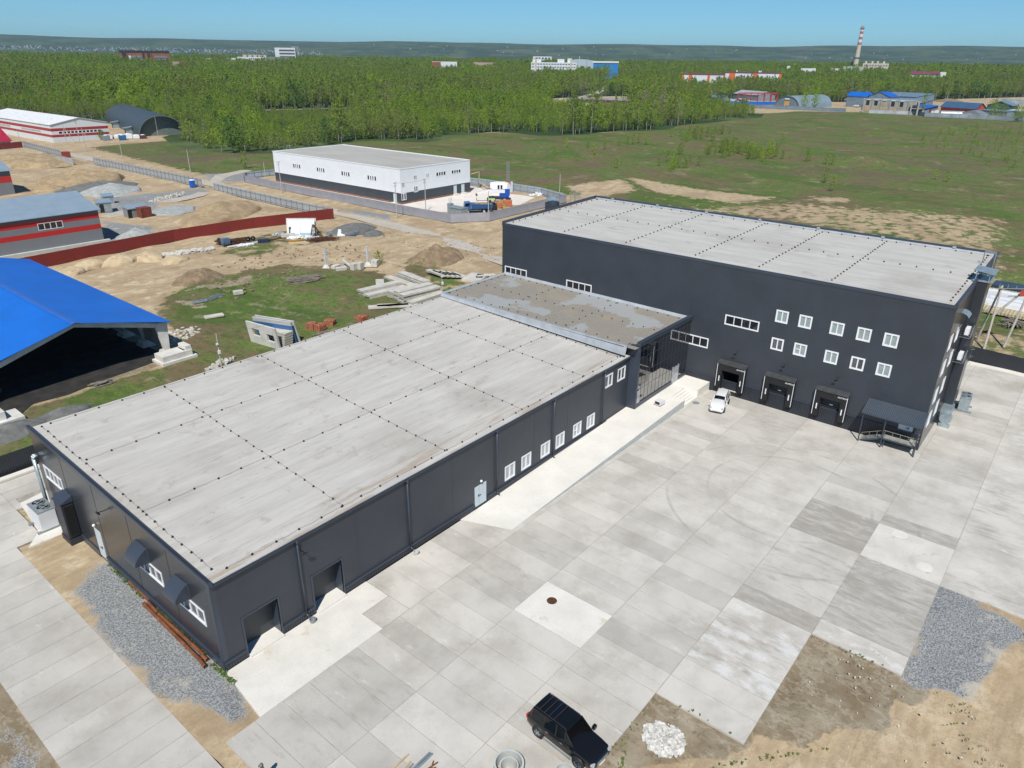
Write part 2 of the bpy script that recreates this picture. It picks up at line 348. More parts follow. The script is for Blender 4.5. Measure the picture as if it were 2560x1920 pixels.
nv = X.size; verts = np.stack([X.ravel(), Y.ravel(), Z.ravel()], 1)
ny, nx = X.shape
idx = np.arange(nv).reshape(ny, nx)
faces = np.stack([idx[:-1, :-1], idx[:-1, 1:], idx[1:, 1:], idx[1:, :-1]], -1).reshape(-1, 4)
me = bpy.data.meshes.new('ground'); me.vertices.add(nv); me.vertices.foreach_set('co', verts.ravel().astype('f'))
me.loops.add(faces.size); me.loops.foreach_set('vertex_index', faces.ravel().astype('i'))
me.polygons.add(len(faces)); me.polygons.foreach_set('loop_start', (np.arange(len(faces))*4).astype('i'))
me.polygons.foreach_set('use_smooth', np.ones(len(faces), bool)); me.update(calc_edges=True); me.validate()
def attr(name, a, b, c):
    at = me.color_attributes.new(name, 'FLOAT_COLOR', 'POINT')
    at.data.foreach_set('color', np.stack([a.ravel(), b.ravel(), c.ravel(), np.ones(nv)], 1).ravel().astype('f'))
attr('mA', grass, gravel, dark); attr('mB', forest.astype(float), pale, mbrown)
ground = link(bpy.data.objects.new('ground', me)); tag(ground, kind='structure')
gm, t, p = nodes_of('ground_soil')
aA = t.nodes.new('ShaderNodeAttribute'); aA.attribute_name = 'mA'; aB = t.nodes.new('ShaderNodeAttribute'); aB.attribute_name = 'mB'
sA = t.nodes.new('ShaderNodeSeparateColor'); t.links.new(aA.outputs['Color'], sA.inputs[0])
sB = t.nodes.new('ShaderNodeSeparateColor'); t.links.new(aB.outputs['Color'], sB.inputs[0])
nF = noise(t, 2.2, 7, 0.65); nM = noise(t, 0.35, 7, 0.62); nL = noise(t, 0.05, 5, 0.6); nS = noise(t, 0.9, 6, 0.6, stretch=(0.35, 1.6, 1)); nG = noise(t, 9.0, 3, 0.6)
nX = noise(t, 0.004, 9, 0.72)
def mask(src, n1, k, lo=0.42, hi=0.58):
    return ramp(t, mth(t, 'ADD', src, mth(t, 'MULTIPLY', mth(t, 'SUBTRACT', n1, 0.5), k)), lo, hi)
sand = mix(t, ramp(t, nS, 0.3, 0.7), (0.49, 0.385, 0.25), (0.37, 0.285, 0.185))
sand = mix(t, ramp(t, nM, 0.46, 0.70), sand, (0.57, 0.475, 0.335))
sand = mix(t, mth(t, 'MULTIPLY', ramp(t, noise(t, 0.085, 8, 0.7, stretch=(0.7, 1.2, 1)), 0.47, 0.60), 0.65), sand, (0.315, 0.235, 0.150))
wv = noise(t, 0.5, 9, 0.72, stretch=(0.5, 1.3, 1)); sand = mix(t, mth(t, 'MULTIPLY', ramp(t, mth(t, 'ABSOLUTE', mth(t, 'SUBTRACT', wv, 0.5)), 0.022, 0.0), 0.55), sand, (0.30, 0.225, 0.14))
sand = mix(t, mth(t, 'MULTIPLY', ramp(t, nF, 0.55, 0.72), 0.55), sand, (0.30, 0.23, 0.15))
sand = mix(t, mth(t, 'MULTIPLY', ramp(t, noise(t, 0.22, 8, 0.7), 0.60, 0.68), 0.6), sand, (0.15, 0.17, 0.07))
sand = mix(t, mask(sB.outputs[1], nM, 0.9), sand, (0.60, 0.50, 0.37))
gr = mix(t, ramp(t, nM, 0.35, 0.7), (0.125, 0.195, 0.040), (0.185, 0.170, 0.085))
gr = mix(t, ramp(t, nF, 0.35, 0.75), gr, (0.065, 0.105, 0.030))
gr = mix(t, mth(t, 'MULTIPLY', ramp(t, mth(t, 'ADD', mth(t, 'MULTIPLY', nL, 0.6), mth(t, 'MULTIPLY', noise(t, 0.22, 8, 0.74, stretch=(1.4, 0.6, 1)), 0.4)), 0.45, 0.56), 0.95), gr, (0.165, 0.125, 0.075))
gr = mix(t, mth(t, 'MULTIPLY', ramp(t, noise(t, 0.033, 9, 0.74, stretch=(1.5, 0.7, 1)), 0.50, 0.58), 0.75), gr, (0.070, 0.128, 0.026))
gr = mix(t, mth(t, 'MULTIPLY', ramp(t, noise(t, 0.07, 9, 0.8), 0.56, 0.63), 0.75), gr, (0.29, 0.25, 0.16))
mb = mask(sB.outputs[2], nL, 1.8, 0.35, 0.75)
gr = mix(t, mth(t, 'MULTIPLY', mb, 0.8), gr, (0.135, 0.112, 0.075))
gr = mix(t, mth(t, 'MULTIPLY', ramp(t, noise(t, 0.16, 8, 0.75), 0.62, 0.67), 0.6), gr, (0.36, 0.28, 0.18))
gr = mix(t, mth(t, 'MULTIPLY', ramp(t, noise(t, 0.55, 9, 0.78, stretch=(1.3, 0.7, 1)), 0.48, 0.60), 0.62), gr, (0.062, 0.088, 0.030))
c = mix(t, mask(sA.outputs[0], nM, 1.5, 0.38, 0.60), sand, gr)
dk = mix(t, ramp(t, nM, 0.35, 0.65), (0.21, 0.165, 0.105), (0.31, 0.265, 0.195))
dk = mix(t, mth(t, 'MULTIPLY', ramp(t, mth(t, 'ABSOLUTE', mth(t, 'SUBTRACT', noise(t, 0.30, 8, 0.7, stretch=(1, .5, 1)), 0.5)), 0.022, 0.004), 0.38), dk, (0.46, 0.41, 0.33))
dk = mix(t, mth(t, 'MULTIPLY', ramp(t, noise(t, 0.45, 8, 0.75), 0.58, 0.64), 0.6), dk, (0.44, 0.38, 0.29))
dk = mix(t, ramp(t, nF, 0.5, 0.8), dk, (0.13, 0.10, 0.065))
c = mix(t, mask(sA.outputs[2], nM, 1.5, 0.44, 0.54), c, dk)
gv = mix(t, ramp(t, nG, 0.40, 0.62), (0.155, 0.165, 0.170), (0.36, 0.37, 0.375))
gv = mix(t, mth(t, 'MULTIPLY', ramp(t, nM, 0.56, 0.68), 0.75), gv, (0.50, 0.46, 0.39))
c = mix(t, mask(sA.outputs[1], mth(t, 'ADD', mth(t, 'MULTIPLY', nM, 0.65), mth(t, 'MULTIPLY', nG, 0.35)), 2.0, 0.40, 0.56), c, gv)
fo = mix(t, ramp(t, nX, 0.44, 0.56), (0.036, 0.068, 0.028), (0.105, 0.140, 0.055))
fo = mix(t, ramp(t, noise(t, 0.03, 6, 0.7), 0.4, 0.7), fo, (0.030, 0.055, 0.022))
fo = mix(t, mth(t, 'MULTIPLY', ramp(t, noise(t, 0.0016, 6, 0.6, stretch=(1, 1, 9)), 0.60, 0.66), 0.5), fo, (0.17, 0.165, 0.11))
c = mix(t, mask(sB.outputs[0], nL, 0.4), c, fo)
t.links.new(c, p.inputs['Base Color']); p.inputs['Roughness'].default_value = 0.95; p.inputs['Specular IOR Level'].default_value = 0.1
bump(t, p, mth(t, 'ADD', nM, mth(t, 'MULTIPLY', mth(t, 'ADD', nF, mth(t, 'MULTIPLY', nG, sA.outputs[1])), 0.30)), 0.55, 0.30)
me.materials.append(gm)

# ---------------------------------------------------------------- concrete yard of 6 x 2 m road slabs
TRACKS = [((46.85, -10.65), (53.85, -15.43), (55.61, -22.25)), ((45.94, -13.62), (51.57, -16.34), (52.93, -23.08))]
def slab_mat(name, base, hi, dkc):
    m, t, p = nodes_of(name)
    a = t.nodes.new('ShaderNodeAttribute'); a.attribute_name = 'tone'; s = t.nodes.new('ShaderNodeSeparateColor'); t.links.new(a.outputs['Color'], s.inputs[0])
    c = mix(t, s.outputs[0], base, hi)
    c = mix(t, ramp(t, noise(t, 0.28, 6, 0.6), 0.35, 0.75), c, mix(t, 0.5, c, dkc))
    st = noise(t, 0.8, 8, 0.72, stretch=(2.2, 0.5, 1))
    stain = mth(t, 'MULTIPLY', ramp(t, mth(t, 'ADD', st, mth(t, 'MULTIPLY', s.outputs[1], 0.42)), 0.56, 0.80), 0.72)
    c = mix(t, stain, c, dkc)
    c = mix(t, mth(t, 'MULTIPLY', ramp(t, mth(t, 'ADD', noise(t, 0.8, 7, 0.66, stretch=(1.3, 0.6, 1)), mth(t, 'MULTIPLY', s.outputs[2], 0.20)), 0.56, 0.74), 0.72), c, (0.66, 0.67, 0.66))
    c = mix(t, mth(t, 'MULTIPLY', ramp(t, noise(t, 0.5, 4, 0.6), 0.66, 0.74), 0.35), c, (0.62, 0.52, 0.38))
    n2 = noise(t, 14, 3, 0.6); c = mix(t, mth(t, 'MULTIPLY', ramp(t, n2, 0.45, 0.8), 0.22), c, dkc)
    sx_ = t.nodes.new('ShaderNodeSeparateXYZ'); t.links.new(pos(t), sx_.inputs[0])
    c = mix(t, mth(t, 'MULTIPLY', ramp(t, noise(t, 0.13, 8, 0.72), 0.52, 0.66), 0.38), c, (0.34, 0.315, 0.275))
    c = mix(t, mth(t, 'MULTIPLY', ramp(t, noise(t, 2.3, 4, 0.6), 0.70, 0.76), 0.5), c, (0.30, 0.27, 0.23))
    ck = mth(t, 'ABSOLUTE', mth(t, 'SUBTRACT', noise(t, 0.17, 6, 0.7), 0.5)); c = mix(t, mth(t, 'MULTIPLY', ramp(t, ck, 0.0022, 0.0008), 0.30), c, (0.25, 0.23, 0.20))
    for P3 in TRACKS:                       # old tyre tracks curving over the slabs
        (x1, y1), (x2, y2), (x3, y3) = P3; A_ = np.array([[x2-x1, y2-y1], [x3-x1, y3-y1]])*2.0; B_ = np.array([x2*x2-x1*x1+y2*y2-y1*y1, x3*x3-x1*x1+y3*y3-y1*y1]); cx_, cy_ = np.linalg.solve(A_, B_); r_ = math.hypot(x1-cx_, y1-cy_)
        d_ = mth(t, 'SQRT', mth(t, 'ADD', mth(t, 'POWER', mth(t, 'SUBTRACT', sx_.outputs[0], float(cx_)), 2.0), mth(t, 'POWER', mth(t, 'SUBTRACT', sx_.outputs[1], float(cy_)), 2.0)))
        e_ = ramp(t, mth(t, 'ABSOLUTE', mth(t, 'SUBTRACT', d_, r_)), 0.22, 0.06); e_ = mth(t, 'MULTIPLY', e_, ramp(t, sx_.outputs[1], -10.0, -13.0)); c = mix(t, mth(t, 'MULTIPLY', mth(t, 'MULTIPLY', e_, ramp(t, noise(t, 0.25, 5, 0.6), 0.40, 0.60)), 0.42), c, dkc)
    t.links.new(c, p.inputs['Base Color']); p.inputs['Roughness'].default_value = 0.88; p.inputs['Specular IOR Level'].default_value = 0.25
    bump(t, p, n2, 0.15, 0.02); return m
M_slab = slab_mat('yard_slab', (0.49, 0.472, 0.435), (0.635, 0.61, 0.562), (0.29, 0.27, 0.24))
M_joint = mk('joint_mortar', (0.38, 0.35, 0.30), 0.9, 0, 0.2, 1.2, grain=0.4)
rr = random.Random(11)
def slabs(name, quads, base_polys, mat, zt=0.10, gap=0.019):
    """quads: (x0,y0,x1,y1,tone,stain,white); every slab its own top with open joints"""
    mb = MB(); tones = []
    for (x0, y0, x1, y1, a, b, w) in quads:
        dz = rr.uniform(-0.006, 0.006); g = gap
        P = [(x0+g, y0+g), (x1-g, y0+g), (x1-g, y1-g), (x0+g, y1-g)]
        mb.prism(P, zt-0.16, zt+dz); tones += [(a, b, w)]*6
    o = mb.build(name, mat); me = o.data
    at = me.color_attributes.new('tone', 'FLOAT_COLOR', 'CORNER'); cols = []
    for pl, c in zip(me.polygons, tones): cols += [(*c, 1)]*pl.loop_total
    at.data.foreach_set('color', np.array(cols, 'f').ravel()); tag(o, kind='structure')
    b = MB()
    for P in base_polys: b.prism(P, zt-0.2, zt-0.022)
    tag(b.build(name.replace('slabs', 'bedding'), M_joint), kind='structure'); return o
Q = []
def tone(x, y):
    a = rr.uniform(0.30, 0.80); b = rr.uniform(-0.35, 0.06); w = rr.uniform(-0.3, 0.0)
    r = rr.random()
    if r < 0.20: a, b = rr.uniform(-0.05, 0.25), rr.uniform(-0.05, 0.18)
    if 8 < x < 60 and y > -11: a += 0.15
    return a, b, w
COLS = [(-5, -2.6), (-11, -8.6), (-17, -9), (-23, 17), (-29, 29), (-35, 40.85), (-41, 62), (-47, 70)]
for yt, xs in COLS:
    y0, y1 = yt-6, yt
    x = xs if xs > 16 else (17 - 2*math.ceil((17-xs)/2))
    if yt == -17: x = -9
    while x < 95.5:
        a, b, w = tone(x, yt); xm = x+1; step = 2
        if yt == -5 and xm < 8: a, b, w = rr.uniform(-.1, .1), 0.10, -0.2
        if yt == -5 and 9 < xm < 11.5: a, b = 0.0, 0.1
        if yt == -11 and 17 <= xm < 21.2: x = 21.2; continue
        if yt == -29 and 40.8 <= xm < 46.8: x = 46.8; continue
        if yt == -23:
            if xm < 21: a, b, w = 0.75, -0.1, -0.1
            elif xm < 27: a, b, w = 0.65, 0.26, 0.55
            elif xm < 29: a, b, w = 0.95, 0.05, 0.5
            elif xm < 31: a, b, w = 0.10, 0.50, -0.2
            elif xm < 39: a, b, w = 0.45, 0.14+rr.uniform(-.05, .12), -0.1
            elif xm < 41: a, b, w = 0.6, 0.05, -0.1
            elif xm < 47: a, b, w = -0.2, 0.52+rr.uniform(-.12, .05), -0.1
        if yt == -29:
            if xm < 31: a, b, w = 0.9, 0.05, 0.45
            elif xm < 41: a, b, w = -0.15, 0.42+rr.uniform(-.12, .1), 0.05
            elif xm < 49: a, b, w = 0.0, 0.36, -0.1
        if yt == -35: a, b, w = 0.7, rr.uniform(-0.1, 0.25), rr.uniform(-0.1, 0.35)
        xe = min(x+step, 95.9)
        if yt == -11 and x < 17 <= x+2 and x+2 > 17: xe = 17
        Q.append((x, y0, xe, y1, a, b, w)); x = xe
x = 12.0
while x < 26: Q.append((x, -5, x+2.33, -0.12, *tone(x, 0))); x += 2.33
Q.append((9.4, -5, 12.0, -2.72, *tone(10, 0)))
for x in range(27, 112, 2):
    if x > 88 or x < 58: pass
# yard east of the tall hall, and the strip behind the docks
x = 64
for yt, ya in ((-28.62, -29),):
    pass
slabs('yard_slabs', Q, [[(-2.6,-5),(12,-5),(12,-.12),(26,-.12),(26,-5),(95.9,-5),(95.9,-53),(70,-53),(70,-47),(62,-47),(62,-41),(40.87,-41),(40.87,-35),(29.02,-35),(29.02,-29),(17.02,-29),(17.02,-23),(-9,-23),(-9,-11),(-2.6,-11)]], M_slab, zt=0.0)
Q2 = []; y = 37.4; k = 0
def xe(y): return -1.9+(-4.1+1.9)*min(1, max(0, (28-y)/6)) if y > 22 else -4.0
while y > -14:
    a, b, w = tone(0, 0); a -= 0.25
    Q2.append((-10, y-2, -4.0 if y < 26.5 else -2.0, y, a, b-0.05, w-0.1)); y -= 2
for i, yy in enumerate((37.5, 35.5, 33.5)):
    Q2.append((-2.0, yy-2, 4.5 if yy > 34 else -1.4, yy, *tone(0, 0)))
for yy in (37.5, 35.5, 33.5, 31.5, 29.5): Q2.append((-16, yy-2, -10, yy, *tone(0, 0)))
slabs('road_slabs', Q2, [[(-16,27.5),(-10,27.5),(-10,-14.5),(-4,-14.5),(-4,25.4),(-2,25.4),(-2,31.5),(4.5,33.5),(4.5,37.5),(-16,37.5)]], M_slab, zt=0.0)
def patch(name, pts, mat, z0=-0.2, z1=0.004):
    mb = MB(); mb.prism(pts, z0, z1); return tag(mb.build(name, mat), kind='structure')
M_cast = mk('cast_concrete', (0.70, 0.68, 0.63), 0.88, 0, 0.05, 0.45, grain=0.2, spots=((0.60, 0.55, 0.46), 0.5, 0.60))
M_strip = mk('edge_strip', (0.52, 0.50, 0.455), 0.9, 0, 0.08, 0.8, grain=0.3)
patch('cast_strip', [(24.7,-5.0),(95.9,-5.0),(95.9,-4.9),(63.5,-4.9),(63.5,-4.5),(24.7,-4.5)], M_strip, z1=-0.004)
patch('cast_apron', [(-0.05,-0.1),(-0.62,-5.0),(9.38,-5.0),(9.38,-2.7),(11.96,-2.7),(11.96,-0.1)], M_cast)
M_castg = mk('cast_grey', (0.62, 0.60, 0.55), 0.88, 0, 0.06, 0.45, grain=0.2, spots=((0.50, 0.47, 0.42), 0.6, 0.56))
patch('cast_concrete_patch', [(17.02,-17),(21.18,-17),(21.18,-11),(17.02,-11)], M_cast)
patch('cast_concrete_patch', [(40.87,-35),(46.78,-35),(46.78,-29),(40.87,-29)], M_castg)
patch('cast_concrete_pad', [(-1.4,32.4),(-2.0,26.4),(-3.4,24.6),(0.0,24.5),(0.0,30.0),(3.0,33.4)], M_cast, z1=0.02)
patch('back_yard', [(63.7,-28.6),(100,-28.6),(100,-28.5),(96.4,-28.0),(90,-28.0),(90,-28.55)], M_cast, z1=-0.01)

# ---------------------------------------------------------------- wall and window builders
def wall(mb, plane, c, u0, u1, z0, z1, holes=(), depth=0.2, out=-1, z1b=None, m=0):
    """flat wall on plane x=c or y=c with real openings and reveals going inwards; z1b: height at u1"""
    z1b = z1 if z1b is None else z1b
    P = (lambda u, d, z: (c - out*d, u, z)) if plane == 'x' else (lambda u, d, z: (u, c - out*d, z))
    us = sorted({u0, u1, *[h[0] for h in holes], *[h[1] for h in holes]})
    zs = sorted({z0, min(z1, z1b)-0.001, *[h[2] for h in holes], *[h[3] for h in holes]})
    for a, b in zip(us[:-1], us[1:]):
        for s, e in zip(zs[:-1], zs[1:]):
            um, zm = (a+b)/2, (s+e)/2
            if any(h[0] < um < h[1] and h[2] < zm < h[3] for h in holes): continue
            mb.poly([P(a, 0, s), P(b, 0, s), P(b, 0, e), P(a, 0, e)], m)
    zt = zs[-1]; hz = lambda u: z1+(z1b-z1)*(u-u0)/(u1-u0)
    mb.poly([P(u0, 0, zt), P(u1, 0, zt), P(u1, 0, z1b), P(u0, 0, z1)], m)
    for (a, b, s, e) in holes:
        D = depth
        for q in (((a,s),(a,e)), ((b,s),(b,e)), ((a,e),(b,e)), ((a,s),(b,s))):
            (p1, r1), (p2, r2) = q
            mb.poly([P(p1, 0, r1), P(p2, 0, r2), P(p2, D, r2), P(p1, D, r1)], m)
def slabbox(mb, plane, c, u0, u1, z0, z1, d0, d1, out=-1, m=0):
    """box on a wall: d0..d1 measured outwards from the wall plane"""
    if plane == 'x': mb.box(c+out*d0, u0, z0, c+out*d1, u1, z1, m)
    else: mb.box(u0, c+out*d0, z0, u1, c+out*d1, z1, m)
def window(parent, plane, c, u0, u1, z0, z1, n=2, out=-1, fw=0.13, mull=0.07, pane=None, proud=0.04, frame=None, inset=0.10, label=None, casing=True, tr=None):
    f = MB()
    d0 = -0.05
    slabbox(f, plane, c, u0, u1, z1-fw, z1, d0, proud, out); slabbox(f, plane, c, u0, u1, z0, z0+fw, d0, proud, out)
    slabbox(f, plane, c, u0, u0+fw, z0+fw, z1-fw, d0, proud, out); slabbox(f, plane, c, u1-fw, u1, z0+fw, z1-fw, d0, proud, out)
    w = (u1-u0-2*fw)/n
    for i in range(1, n):
        uc = u0+fw+w*i; slabbox(f, plane, c, uc-mull/2, uc+mull/2, z0+fw, z1-fw, d0, proud-0.015, out)
    if tr is not None:
        zc = z0+(z1-z0)*0.5; slabbox(f, plane, c, u0+fw+w*tr, u0+fw+w*(tr+1)-mull/2, zc-0.03, zc+0.03, d0, proud-0.02, out)
    fo = f.build('window', frame or M_white, parent)
    if label: fo['label'] = label
    g = MB()
    P = (lambda u, d, z: (c - out*d, u, z)) if plane == 'x' else (lambda u, d, z: (u, c - out*d, z))
    g.poly([P(u0+0.02, -d0-0.005, z0+0.02), P(u1-0.02, -d0-0.005, z0+0.02), P(u1-0.02, -d0-0.005, z1-0.02), P(u0+0.02, -d0-0.005, z1-0.02)])
    g.build('pane', pane or M_glassd, fo); return fo
def whole(u0, u1, z0, z1): return (u0+0.03, u1-0.03, z0+0.03, z1-0.03)

# ---------------------------------------------------------------- roof membranes
def roof_mat(name, base, hi, lo, stain=0.34):
    m, t, p = nodes_of(name)
    n1 = noise(t, 0.5, 7, 0.65, stretch=(0.25, 1.5, 1)) if 'x' in name else noise(t, 0.5, 7, 0.65, stretch=(1.5, 0.25, 1))
    c = mix(t, ramp(t, n1, 0.3, 0.7), base, hi)
    n2 = noise(t, 1.2, 6, 0.7, stretch=(0.3, 2.4, 1)) if 'x' in name else noise(t, 1.2, 6, 0.7, stretch=(2.6, 0.22, 1))
    c = mix(t, mth(t, 'MULTIPLY', ramp(t, n2, 0.54, 0.70), stain), c, lo)
    c = mix(t, mth(t, 'MULTIPLY', ramp(t, noise(t, 0.11, 4, 0.6), 0.5, 0.75), 0.4), c, lo)
    ax = 1 if 'x' in name else 0
    v = mth(t, 'FRACT', mth(t, 'DIVIDE', mth(t, 'ADD', axisc(t, ax), mth(t, 'MULTIPLY', n1, 0.05)), 1.98))
    seam = mth(t, 'LESS_THAN', v, 0.028)
    c = mix(t, mth(t, 'MULTIPLY', seam, 0.45), c, tuple(x*0.66 for x in base))
    c = mix(t, mth(t, 'MULTIPLY', ramp(t, noise(t, 0.35, 8, 0.75), 0.57, 0.66), 0.45), c, lo)
    c = mix(t, mth(t, 'MULTIPLY', ramp(t, noise(t, 1.6, 6, 0.7, stretch=((0.35, 1.6, 1) if 'x' in name else (2.2, 0.15, 1))), 0.60, 0.70), 0.55), c, tuple(x*0.8 for x in lo))
    t.links.new(c, p.inputs['Base Color']); p.inputs['Roughness'].default_value = 0.75
    bump(t, p, mth(t, 'ADD', mth(t, 'MULTIPLY', seam, 0.6), noise(t, 0.7, 4, 0.6)), 0.25, 0.05)
    return m, t, p, c
M_roofx, t, p, c = roof_mat('membrane_x', (0.450, 0.435, 0.405), (0.545, 0.53, 0.495), (0.30, 0.275, 0.24))
edge = mth(t, 'MULTIPLY', ramp(t, mth(t, 'SUBTRACT', 3.0, axisc(t, 1)), 0.0, 2.0), ramp(t, noise(t, 0.8, 6, 0.65, stretch=(0.16, 1.7, 1)), 0.48, 0.62))
c = mix(t, mth(t, 'MULTIPLY', edge, 0.7), c, (0.33, 0.26, 0.19)); t.links.new(c, p.inputs['Base Color'])
M_roofy, t, p, c = roof_mat('membrane_y', (0.44, 0.43, 0.405), (0.53, 0.52, 0.49), (0.29, 0.265, 0.235), 0.32)
M_roofg, t, p = nodes_of('gravelly_roof')
n = noise(t, 0.16, 5, 0.5, stretch=(1.2, 1, 1)); g = noise(t, 12, 3, 0.6)
c = mix(t, ramp(t, g, 0.35, 0.65), (0.20, 0.185, 0.16), (0.31, 0.29, 0.255))
c = mix(t, mth(t, 'MULTIPLY', ramp(t, noise(t, 0.3, 5, 0.6), 0.45, 0.65), 0.45), c, (0.33, 0.29, 0.21))
c = mix(t, ramp(t, mth(t, 'ADD', n, mth(t, 'MULTIPLY', noise(t, 1.1, 5, 0.6), 0.12)), 0.618, 0.66), c, (0.315, 0.33, 0.335))
t.links.new(c, p.inputs['Base Color']); p.inputs['Roughness'].default_value = 0.9; bump(t, p, g, 0.3, 0.02)

def holders(parent, rows, zf, limit=100, wires=True, spacing_jit=0.03, size=0.13):
    """roof cable holders: rows of (x0,y0,x1,y1,n). The nearest ones are parts, the rest one part"""
    pts = []
    for (x0, y0, x1, y1, n) in rows:
        row = []
        for i in range(n):
            s = i/(n-1); x = x0+(x1-x0)*s+random.uniform(-1, 1)*spacing_jit; y = y0+(y1-y0)*s+random.uniform(-1, 1)*spacing_jit
            row.append((x, y, zf(x, y)))
        pts += row
        if wires:
            w = MB()
            for a, b in zip(row[:-1], row[1:]):
                mid = ((a[0]+b[0])/2+random.uniform(-.05, .05), (a[1]+b[1])/2+random.uniform(-.05, .05), (a[2]+b[2])/2+0.03)
                w.path([(a[0], a[1], a[2]+size*0.95), mid, (b[0], b[1], b[2]+size*0.95)], 0.010, 4)
            w.build('cable', M_wire, parent)
    pts.sort(key=lambda q: (q[0]-CAM.x)**2+(q[1]-CAM.y)**2)
    base = MB(); base.lathe([(0.0, 0), (size*0.62, 0), (size*0.62, size*0.45), (size*0.42, size*0.75), (size*0.42, size), (0, size)], n=7)
    base.obox((size*0.5, 0, size*0.35), (size*0.5, size*0.3, size*0.5))
    first = None
    for (x, y, z) in pts[:limit]:
        if first is None: first = base.build('cable_holder', M_holder, parent, local=True); o = first
        else: o = first.copy(); link(o)
        g = ORG[parent.name]; o.location = (x-g.x, y-g.y, z-g.z); o.rotation_euler.z = random.uniform(0, 6)
    rest = pts[limit:]
    if rest:
        mb = MB()
        for (x, y, z) in rest: mb.lathe([(0.0, 0), (size*0.62, 0), (size*0.62, size*0.45), (size*0.42, size), (0, size)], (x, y, z), n=6)
        o = mb.build('cable_holders', M_holder, parent); o['kind'] = 'stuff'

# ================================================================ long low hall (A)
LA, WA = 51.0, 28.7
def zA(x, y): return 7.21 + (8.42-7.21)*y/WA + 0.0
A = thing('warehouse', (0, 0, 0), 'long low dark grey warehouse with light grey flat roof and six ground floor windows', 'warehouse')
M_gateleaf = mk('gate_leaf', (0.040, 0.048, 0.058), 0.45, 0, 0.08, 0.5, rib=(2, 0.12), rbump=0.25)
gates = [(1.75, 4.42, 0.0, 3.28), (7.32, 9.94, 0.0, 3.28)]
lowx = [29.03, 31.53, 34.62, 37.14, 40.23, 42.80]
wa = [(x, x+1.5, 1.02, 2.58) for x in lowx] + [(45.92, 47.52, 4.78, 6.3), (48.58, 50.2, 4.72, 6.28)]
mb = MB(); dA = (24.80, 26.35, 0.28, 2.36)
wall(mb, 'y', 0, 0, LA, 0.0, 7.15, [g for g in gates]+[dA]+[whole(*w) for w in wa], 0.12, -1)
mb.build('front_wall', M_panel, A)
for (a, b, s, e) in gates:      # deep gate recesses with a sectional door at the back
    g = MB(); D = 0.95
    g.poly([(a, 0, s), (a, D, s), (a, D, e), (a, 0, e)]); g.poly([(b, 0, s), (b, 0, e), (b, D, e), (b, D, s)]); g.poly([(a, 0, e), (a, D, e), (b, D, e), (b, 0, e)])
    slabbox(g, 'y', 0, a-0.12, a, 0.02, e+0.10, 0.0, 0.05); slabbox(g, 'y', 0, b, b+0.12, 0.02, e+0.10, 0, 0.05); slabbox(g, 'y', 0, a, b, e, e+0.10, 0, 0.05)
    go = g.build('gate', M_trim, A); g.v and None
    q = MB(); q.poly([(a, D, s), (b, D, s), (b, D, e), (a, D, e)]); q.build('shutter', M_gateleaf, go)
    q = MB(); q.box(a+0.01, -0.30, -0.1, b-0.01, D, 0.13); q.build('threshold', M_ramp, go)
mb = MB()
wall(mb, 'x', 0, 0, WA, 0.0, 7.55, [whole(23.65, 27.45, 4.1, 5.42), whole(7.08, 10.98, 3.15, 4.45), whole(1.45, 5.4, 2.95, 4.25), (17.55, 18.7, 0.28, 2.95)], 0.12, -1, 8.72)
mb.build('gable_wall', M_gable, A)
mb = MB(); wall(mb, 'y', WA, 0, LA, 0, 8.3, out=1); wall(mb, 'x', LA, 0, WA, 0, 7.15, out=1, z1b=8.35); mb.build('rear_wall', M_panel, A)
mb = MB(); mb.poly([(0.12, -0.04, zA(0, 0)), (LA, -0.04, zA(0, 0)), (LA, WA+0.1, zA(0, WA)), (0.12, WA+0.1, zA(0, WA))])
mb.poly([(0.12, -0.1, 7.1), (LA, -0.1, 7.1), (LA, -0.04, 7.208), (0.12, -0.04, 7.208)])
roofA = mb.build('roof', M_roofx, A)
mb = MB()
mb.box(0.0, -0.16, 7.02, LA, -0.02, 7.185); mb.box(0.0, -0.22, 7.05, LA, -0.16, 7.12); mb.build('gutter', M_trim, A)
mb = MB()
n = 24
for i in range(n):
    y0, y1 = -0.2+(WA+0.4)*i/n, -0.2+(WA+0.4)*(i+1)/n
    za, zb = 7.38+1.32*i/n, 7.38+1.32*(i+1)/n
    mb.poly([(-0.10, y0, za), (0.20, y0, za-0.02), (0.20, y1, zb-0.02), (-0.10, y1, zb)])
    mb.poly([(-0.10, y0, za-0.34), (-0.10, y0, za), (-0.10, y1, zb), (-0.10, y1, zb-0.34)])
    mb.poly([(0.20, y0, za-0.3), (0.20, y1, zb-0.3), (0.20, y1, zb-0.02), (0.20, y0, za-0.02)])
    mb.poly([(-0.10, y0, za-0.34), (-0.10, y1, zb-0.34), (0, y1, zb-0.34), (0, y0, za-0.34)])
mb.poly([(-0.10, -0.2, 7.04), (0.2, -0.2, 7.04), (0.2, -0.2, 7.36), (-0.10, -0.2, 7.38)])
mb.box(-0.012, -0.02, 0.6, 0.35, -0.008, 7.1); mb.box(-0.03, 0.0, 0.6, -0.01, 0.35, 7.2)
mb.build('edge_flashing', M_trim, A)
for a, b in ((0.0, 1.62), (4.55, 7.2), (10.08, 24.68), (26.5, LA)):     # plinth band and its flashing along the front
    mb = MB(); mb.box(a, -0.06, 0.02, b, -0.004, 0.58, 0); mb.box(a, -0.16, 0.58, b, -0.004, 0.66, 1); mb.build('plinth', [M_ribx, M_trim], A)
mb = MB(); mb.box(-0.06, 0.0, -0.1, -0.004, 17.4, 0.62, 0); mb.box(-0.14, 0, 0.62, -0.004, 17.4, 0.70, 1); mb.box(-0.06, 18.8, -0.1, -0.004, WA, 0.62, 0); mb.build('gable_plinth', [M_trim, M_trim], A)
